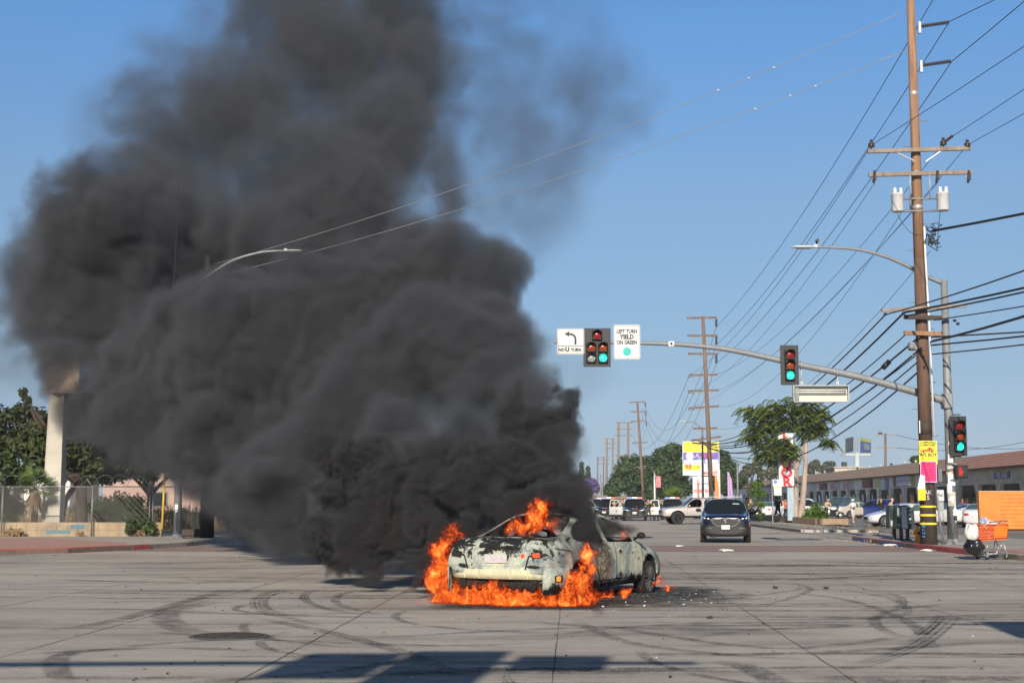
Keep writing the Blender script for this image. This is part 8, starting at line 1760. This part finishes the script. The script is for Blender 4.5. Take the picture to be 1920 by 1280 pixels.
for px, Y, rz, lb, kd in ((1216, 114.6, 10, 'officer aiming over the open white door right of the police SUV', 'aim'), (1223, 115.8, -15, 'second officer crouched behind the right-hand open doors', 'lean'), (1231, 116.5, 5, 'officer standing between the open doors and the pickup', 'stand'), (1238, 119, 0, 'officer half hidden by the bonnet of the pickup', 'aim'), (1168, 121, 8, 'officer behind the left open door of the police SUV', 'aim'), (1160, 123, -8, 'tall officer in the gap left of the police SUV', 'stand'), (1152, 122.5, 12, 'officer beside the door nearest the smoke', 'aim'), (1178, 125, 0, 'officer behind the roof of the middle police SUV', 'stand')):
    person(lb, XP(px, Y, 0), R(rz), kd, C_TAN, C_OLV, 'light', hair=(.05, .03, .02), hat=(.03, .03, .03) if px % 2 else None, group=GO, vest=C_OLV if px % 3 else None)
# the driver at the open pickup window
pk_ = person('driver in a pale shirt with an arm out of the pickup window', pick.matrix_basis @ Vector((.60, .05, -.02)), R(-84), 'sit', cloth('pale_blue', (.52, .55, .62)), C_JEAN, 'tan', hair=(.02, .015, .01), h=.94)
# ------------------------------------------------------------------ right-edge shadow comes from the added arm and panel out of view
# ------------------------------------------------------------------ smoke and flames: real density grids
def grid_volume(name, lo, hi, vox, field, material, label, cat):
    """one Volume Cube whose density is the field built by field(NT, position)"""
    res = [max(8, int((hi[i] - lo[i]) / vox)) for i in range(3)]
    ng = bpy.data.node_groups.new(name, 'GeometryNodeTree')
    ng.interface.new_socket('Geometry', in_out='OUTPUT', socket_type='NodeSocketGeometry')
    g = NT(ng)
    vc = g.new('GeometryNodeVolumeCube')
    vc.inputs['Min'].default_value = lo; vc.inputs['Max'].default_value = hi
    for i, a in enumerate('XYZ'): vc.inputs['Resolution ' + a].default_value = res[i]
    pos = g.new('GeometryNodeInputPosition').outputs[0]
    g.L.new(field(g, pos), vc.inputs['Density'])
    sm = g.new('GeometryNodeSetMaterial'); sm.inputs['Material'].default_value = material
    out = g.new('NodeGroupOutput')
    g.L.new(vc.outputs[0], sm.inputs[0]); g.L.new(sm.outputs[0], out.inputs[0])
    me = bpy.data.meshes.new(name); me.from_pydata([], [], []); me.materials.append(material)
    o = bpy.data.objects.new(name, me); COL.objects.link(o)
    md = o.modifiers.new('g', 'NODES'); md.node_group = ng
    tag(o, label, cat, kind='stuff')
    return o
def puffs_field(g, p, puffs, k=0.12):
    """smooth union of soft balls; 1 at a centre, 0 at its edge"""
    acc = None
    for (c, r, s) in puffs:
        d = g.v('DISTANCE', p, tuple(c))
        f = g.m('MULTIPLY_ADD', d, -1.0 / r * s, s)
        if acc is None: acc = f
        else:
            n = g.new('ShaderNodeMath', operation='SMOOTH_MAX'); g.put(n.inputs[0], acc); g.put(n.inputs[1], f); n.inputs[2].default_value = k
            acc = n.outputs[0]
    return acc
def px_puff(px, py, Y, rpx, s=1.0):
    return (P(px, py, Y), rpx / FPX * Y, s)
def smoke_material(name, col, dens, aniso=0.0):
    m = bpy.data.materials.new(name); m.use_nodes = True; t = m.node_tree; t.nodes.clear()
    v = t.nodes.new('ShaderNodeVolumePrincipled'); o = t.nodes.new('ShaderNodeOutputMaterial')
    v.inputs['Color'].default_value = (*col, 1); v.inputs['Density'].default_value = dens; v.inputs['Anisotropy'].default_value = aniso
    v.inputs['Absorption Color'].default_value = (0, 0, 0, 1)
    t.links.new(v.outputs[0], o.inputs['Volume']); m.cycles.volume_sampling = 'MULTIPLE_IMPORTANCE'
    return m
PL = [  # plume: picture column, row, distance, radius in picture units
 (960, 880, 26, 95), (880, 860, 27, 120), (800, 900, 28, 130), (720, 940, 30, 130), (640, 960, 32, 110), (760, 800, 30, 130), (560, 900, 35, 125),
 (1045, 790, 31, 66), (1040, 870, 29, 70), (985, 760, 33, 55),
 (900, 640, 38, 110), (930, 570, 43, 75), (850, 550, 44, 110), (800, 680, 36, 160), (650, 780, 36, 180), (880, 740, 34, 110),
 (700, 590, 44, 180), (560, 680, 43, 190), (480, 820, 42, 150), (380, 680, 46, 180), (300, 790, 47, 130), (360, 850, 46, 90), (430, 900, 44, 90), (500, 960, 40, 85), (250, 790, 56, 90), (170, 680, 68, 95), (112, 685, 56.5, 62), (175, 750, 57, 60),
 (200, 560, 62, 170), (100, 540, 70, 125), (190, 430, 60, 150), (330, 360, 68, 120), (170, 350, 60, 85), (290, 700, 52, 120), (110, 450, 66, 100), (60, 610, 70, 90), (20, 560, 72, 80), (60, 480, 68, 80),
 (340, 500, 66, 180), (500, 520, 66, 170), (640, 430, 66, 180), (770, 480, 62, 110), (560, 320, 70, 190), (420, 270, 72, 150), (360, 220, 74, 120), (300, 310, 72, 110), (470, 170, 76, 120), (250, 380, 66, 100), (760, 300, 70, 110), (430, 390, 70, 140), (310, 420, 66, 110), (650, 540, 58, 100),
 (700, 280, 72, 170), (640, 140, 78, 190), (800, 150, 76, 130), (720, 20, 82, 170), (560, 40, 82, 150), (270, 190, 72, 62), (850, 340, 68, 80), (300, 250, 70, 80), (250, 300, 66, 60),
]
THIN = [(1000, 180, 82, 160, .7), (1130, 190, 84, 110, .7), (880, 80, 82, 150, .6), (430, 100, 80, 150, .6), (300, 140, 76, 110, .5), (950, 330, 74, 150, .4), (60, 700, 58, 100, .5), (120, 690, 57, 80, 1.6), (100, 760, 58, 40, 1.0), (380, 180, 76, 170, 1.2), (260, 260, 70, 110, 1.0), (480, 60, 80, 150, .9), (200, 860, 54, 70, .5), (950, 760, 34, 90, .5), (1030, 720, 36, 70, .5)]
def plume(g, p):
    wv = g.v('SUBTRACT', g.noise(p, 0.16, 1, 0.5, color=True), (0.5, 0.5, 0.5))
    q = g.v('ADD', p, g.v('SCALE', wv, sc_=5.0))
    wv2 = g.v('SUBTRACT', g.noise(p, 0.6, 1, 0.5, color=True), (0.5, 0.5, 0.5))
    q = g.v('ADD', q, g.v('SCALE', wv2, sc_=1.6))
    f = puffs_field(g, q, [px_puff(a, b, c, d * 1.26) for a, b, c, d in PL])
    th = puffs_field(g, q, [px_puff(a, b, c, d * 1.35) for a, b, c, d, e in THIN])
    # cauliflower lobes: billowed noise, |n - .5|
    def billow(sc, det):
        n = g.noise(q, sc, det, 0.5)
        return g.m('ABSOLUTE', g.m('MULTIPLY_ADD', n, 2.0, -1.0))
    b1 = billow(0.42, 3); b2 = billow(1.3, 3)
    bb = g.m('ADD', g.m('MULTIPLY', b1, 0.75), g.m('MULTIPLY', b2, 0.42))
    # high up the edges go soft and torn, low down they are crisp
    z = g.new('ShaderNodeSeparateXYZ'); g.put(z.inputs[0], p); zz = z.outputs[2]; yy = z.outputs[1]
    hard = g.step(yy, 30, 72, 1.0, 0.16)
    core = g.m('ADD', f, g.m('SUBTRACT', bb, 0.45))
    dens = g.m('MULTIPLY', core, g.m('MULTIPLY', hard, 11.0), clamp=True)
    far = g.step(yy, 38, 76, 1.0, 0.36)
    dens = g.m('MULTIPLY', dens, far)
    n3 = g.noise(q, 0.35, 4, 0.6)
    tw = g.m('MULTIPLY', g.m('MULTIPLY', g.m('MAXIMUM', th, 0.0), g.step(n3, 0.36, 0.7)), 0.13)
    dens = g.m('ADD', dens, tw)
    # nothing below the ground
    return g.m('MULTIPLY', dens, g.step(zz, 0.02, 0.35))
PSM = smoke_material('black_smoke', (0.15, 0.157, 0.172), 2.3)
grid_volume('smoke', (-34, 23.5, 0), (12, 96, 37), 0.19, plume, PSM, 'huge dark grey smoke plume pouring from the burning sedan up across the sky', 'smoke')

# the dense black boil close to the car
BOIL = [px_puff(a, b_, c_, r_) for a, b_, c_, r_ in [
 (1000, 905, 24.6, 60), (1060, 930, 24.4, 46), (1105, 975, 24.2, 38), (1130, 990, 24.0, 26), (940, 880, 25, 78), (880, 930, 24.8, 70), (870, 850, 26, 85), (800, 960, 25, 80), (740, 930, 26, 100), (790, 870, 26.5, 90), (700, 1000, 26, 85),
 (820, 1010, 24.6, 55), (770, 1060, 24.6, 48), (690, 1050, 26, 55), (630, 1010, 27, 75), (610, 930, 28, 75), (600, 860, 28.5, 70), (690, 850, 28, 85), (1060, 850, 26.5, 45), (1030, 790, 27.6, 84), (1050, 845, 26.8, 72), (1000, 850, 26.8, 84), (1050, 745, 28.4, 56), (980, 790, 28.5, 80), (1070, 900, 25.8, 50), (980, 840, 26, 55), (900, 975, 24.3, 45), (960, 985, 24.2, 26), (840, 1075, 24.0, 26), (1062, 985, 22.75, 38), (1088, 1003, 22.8, 34), (1098, 968, 23.1, 40), (1075, 945, 23.1, 30), (1040, 925, 23.4, 34), (985, 925, 23.6, 36), (930, 950, 23.7, 34), (1120, 985, 23.3, 18), (700, 1085, 25.0, 30), (640, 1060, 27, 45), (780, 1095, 23.6, 20), (740, 1010, 25.5, 60), (1010, 940, 23.5, 44), (960, 960, 23.7, 42), (1045, 962, 23.3, 40), (1080, 978, 23.0, 34), (1120, 955, 23.6, 34), (900, 985, 24.2, 40), (1150, 995, 23.9, 22), (870, 1010, 24.4, 40), (1066, 952, 22.85, 32), (1092, 946, 23.2, 34), (1035, 942, 23.1, 30)]]
def boil(g, p):
    wv = g.v('SUBTRACT', g.noise(p, 0.7, 1, 0.5, color=True), (0.5, 0.5, 0.5)); q = g.v('ADD', p, g.v('SCALE', wv, sc_=1.5)); wv = g.v('SUBTRACT', g.noise(p, 2.4, 2, 0.5, color=True), (0.5, 0.5, 0.5)); q = g.v('ADD', q, g.v('SCALE', wv, sc_=0.45))
    f = puffs_field(g, q, BOIL, 0.3)
    b1 = g.m('ABSOLUTE', g.m('MULTIPLY_ADD', g.noise(q, 1.9, 3, 0.5), 2.0, -1.0)); b2 = g.m('ABSOLUTE', g.m('MULTIPLY_ADD', g.noise(q, 5.0, 3, 0.55), 2.0, -1.0))
    bb = g.m('ADD', g.m('MULTIPLY', b1, 0.75), g.m('MULTIPLY', b2, 0.55))
    d = g.m('MULTIPLY', g.m('ADD', f, g.m('SUBTRACT', bb, 0.58)), 9.0, clamp=True)
    z = g.new('ShaderNodeSeparateXYZ'); g.put(z.inputs[0], p)
    return g.m('MULTIPLY', d, g.step(z.outputs[2], 0.02, 0.2))
BSM = smoke_material('boiling_smoke', (0.105, 0.105, 0.108), 9.0)
grid_volume('smoke', (-4.9, 21.9, 0), (2.6, 30.8, 5.2), 0.05, boil, BSM, 'dense black smoke boiling out of the open cabin and boot of the burning sedan', 'smoke')
# ---- flames
def fire_material():
    m = bpy.data.materials.new('flame'); m.use_nodes = True; t = m.node_tree; t.nodes.clear(); g = NT(t)
    a = g.new('ShaderNodeAttribute'); a.attribute_name = 'density'; d = a.outputs['Fac']
    r = g.new('ShaderNodeValToRGB'); g.put(r.inputs[0], d)
    cols = [(0.0, (0.45, 0.02, 0.002)), (0.2, (0.8, 0.045, 0.004)), (0.42, (1.0, 0.10, 0.010)), (0.68, (1.0, 0.22, 0.022)), (1.0, (1.05, .54, .15))]
    r.color_ramp.elements[0].color = (*cols[0][1], 1); r.color_ramp.elements[1].color = (*cols[-1][1], 1)
    for p_, c_ in cols[1:-1]: e_ = r.color_ramp.elements.new(p_); e_.color = (*c_, 1)
    v = g.new('ShaderNodeVolumePrincipled'); v.inputs['Color'].default_value = (.02, .015, .01, 1); v.inputs['Density Attribute'].default_value = ''
    g.put(v.inputs['Density'], g.m('MULTIPLY', d, 20.0)); v.inputs['Absorption Color'].default_value = (0, 0, 0, 1)
    g.put(v.inputs['Emission Color'], r.outputs[0]); g.put(v.inputs['Emission Strength'], g.m('MULTIPLY', g.m('POWER', d, 2.1), FIRE_K))
    o = g.new('ShaderNodeOutputMaterial'); g.L.new(v.outputs[0], o.inputs['Volume']); return m
FIRE_K = 50.0
FIRE = [px_puff(a, b_, c_, r_, s_) for a, b_, c_, r_, s_ in [
 (818, 1134, 22.6, 24, 1), (850, 1122, 22.5, 34, 1), (890, 1120, 22.3, 38, 1), (935, 1122, 22.0, 38, 1), (980, 1126, 21.9, 34, 1), (1025, 1130, 21.8, 28, 1), (1065, 1128, 21.8, 24, 1),
 (820, 1095, 23.2, 30, 1), (830, 1065, 23.4, 32, 1), (825, 1035, 23.5, 26, 1), (835, 1025, 23.5, 20, .9), (850, 1085, 22.9, 26, 1), (880, 1108, 22.4, 27, .9), (905, 1095, 22.3, 14, .7), (930, 1108, 22.2, 25, .85), (955, 1098, 22.1, 12, .65),(975,1112,22.0,18,.7),
 (1090, 1120, 21.9, 28, 1), (1085, 1090, 21.9, 24, 1), (1098, 1060, 22.0, 19, 1), (1104, 1040, 22.15, 15, 1), (1070, 1108, 21.85, 20, .9), (1112, 1110, 22.1, 14, .9),(1065,1145,21.7,14,.8),
 (1005, 970, 22.95, 28, 1.0), (1016, 950, 23.0, 18, .9), (985, 986, 22.95, 22, .9), (960, 992, 22.95, 16, .7), (1042, 980, 22.9, 15, .7), (852, 1000, 23.3, 18, .5), (1168, 1003, 24.2, 11, .8),
 (1238, 1078, 25.3, 8, .8), (1231, 1098, 25.1, 9, .8), (1238, 1060, 25.5, 6, .7),
 (1130, 1119, 22.6, 9, .75), (1150, 1115, 22.9, 9, .8), (1172, 1110, 23.3, 10, .9), (1185, 1107, 23.6, 8, .8), (1250, 1101, 25.3, 7, .7), (1268, 1101, 25.6, 6, .7), (1205, 1103, 24, 6, .5)]]
def fire(g, p):
    wv = g.v('SUBTRACT', g.noise(p, 2.4, 2, 0.5, color=True), (0.5, 0.5, 0.5)); q = g.v('ADD', p, g.v('MULTIPLY', wv, (0.42, 0.42, 0.42)))
    wv = g.v('SUBTRACT', g.noise(p, 7.0, 1, 0.5, color=True), (0.5, 0.5, 0.5)); q = g.v('ADD', q, g.v('MULTIPLY', wv, (0.10, 0.10, 0.16)))
    f = puffs_field(g, q, FIRE, 0.15)
    mp = g.v('MULTIPLY', q, (1.0, 1.0, 0.42))
    r1 = g.m('SUBTRACT', 1.0, g.m('ABSOLUTE', g.m('MULTIPLY_ADD', g.noise(mp, 6.5, 2, 0.5, 0.9), 6.0, -3.0)), clamp=True)
    r2 = g.m('SUBTRACT', 1.0, g.m('ABSOLUTE', g.m('MULTIPLY_ADD', g.noise(mp, 15.0, 2, 0.5, 1.0), 5.0, -2.5)), clamp=True)
    w_ = g.m('ADD', g.m('MULTIPLY', g.m('POWER', r1, 3.0), 1.1), g.m('MULTIPLY', g.m('POWER', r2, 2.2), 0.6))
    body = g.step(g.m('ADD', f, g.m('MULTIPLY', g.m('SUBTRACT', w_, 0.5), 0.40)), 0.04, 0.62)
    z = g.new('ShaderNodeSeparateXYZ'); g.put(z.inputs[0], p)
    d = g.m('MULTIPLY', body, g.m('ADD', g.m('MULTIPLY', w_, 0.66), g.m('MULTIPLY_ADD', g.step(f, .35, .95), .22, -.05)), clamp=True)
    return g.m('MULTIPLY', d, g.step(z.outputs[2], 0.0, 0.03))
grid_volume('fire', (-1.9, 21.0, 0), (3.4, 26.4, 1.85), 0.021, fire, fire_material(), 'orange flames licking the rear, wheels and cabin of the burned sedan', 'fire')

# ---- thin city haze over the whole street
hm = bpy.data.materials.new('haze_air'); hm.use_nodes = True; ht = hm.node_tree; ht.nodes.clear()
hv = ht.nodes.new('ShaderNodeVolumePrincipled'); ho = ht.nodes.new('ShaderNodeOutputMaterial'); hv.inputs['Color'].default_value = (.80, .86, .93, 1); hv.inputs['Density'].default_value = 0.00022; hv.inputs['Density Attribute'].default_value = ''
ht.links.new(hv.outputs[0], ho.inputs['Volume'])
hb = MB(); hb.box((0, 285, 24), (700, 690, 50.2)); tag(hb.build('haze', hm), kind='stuff')
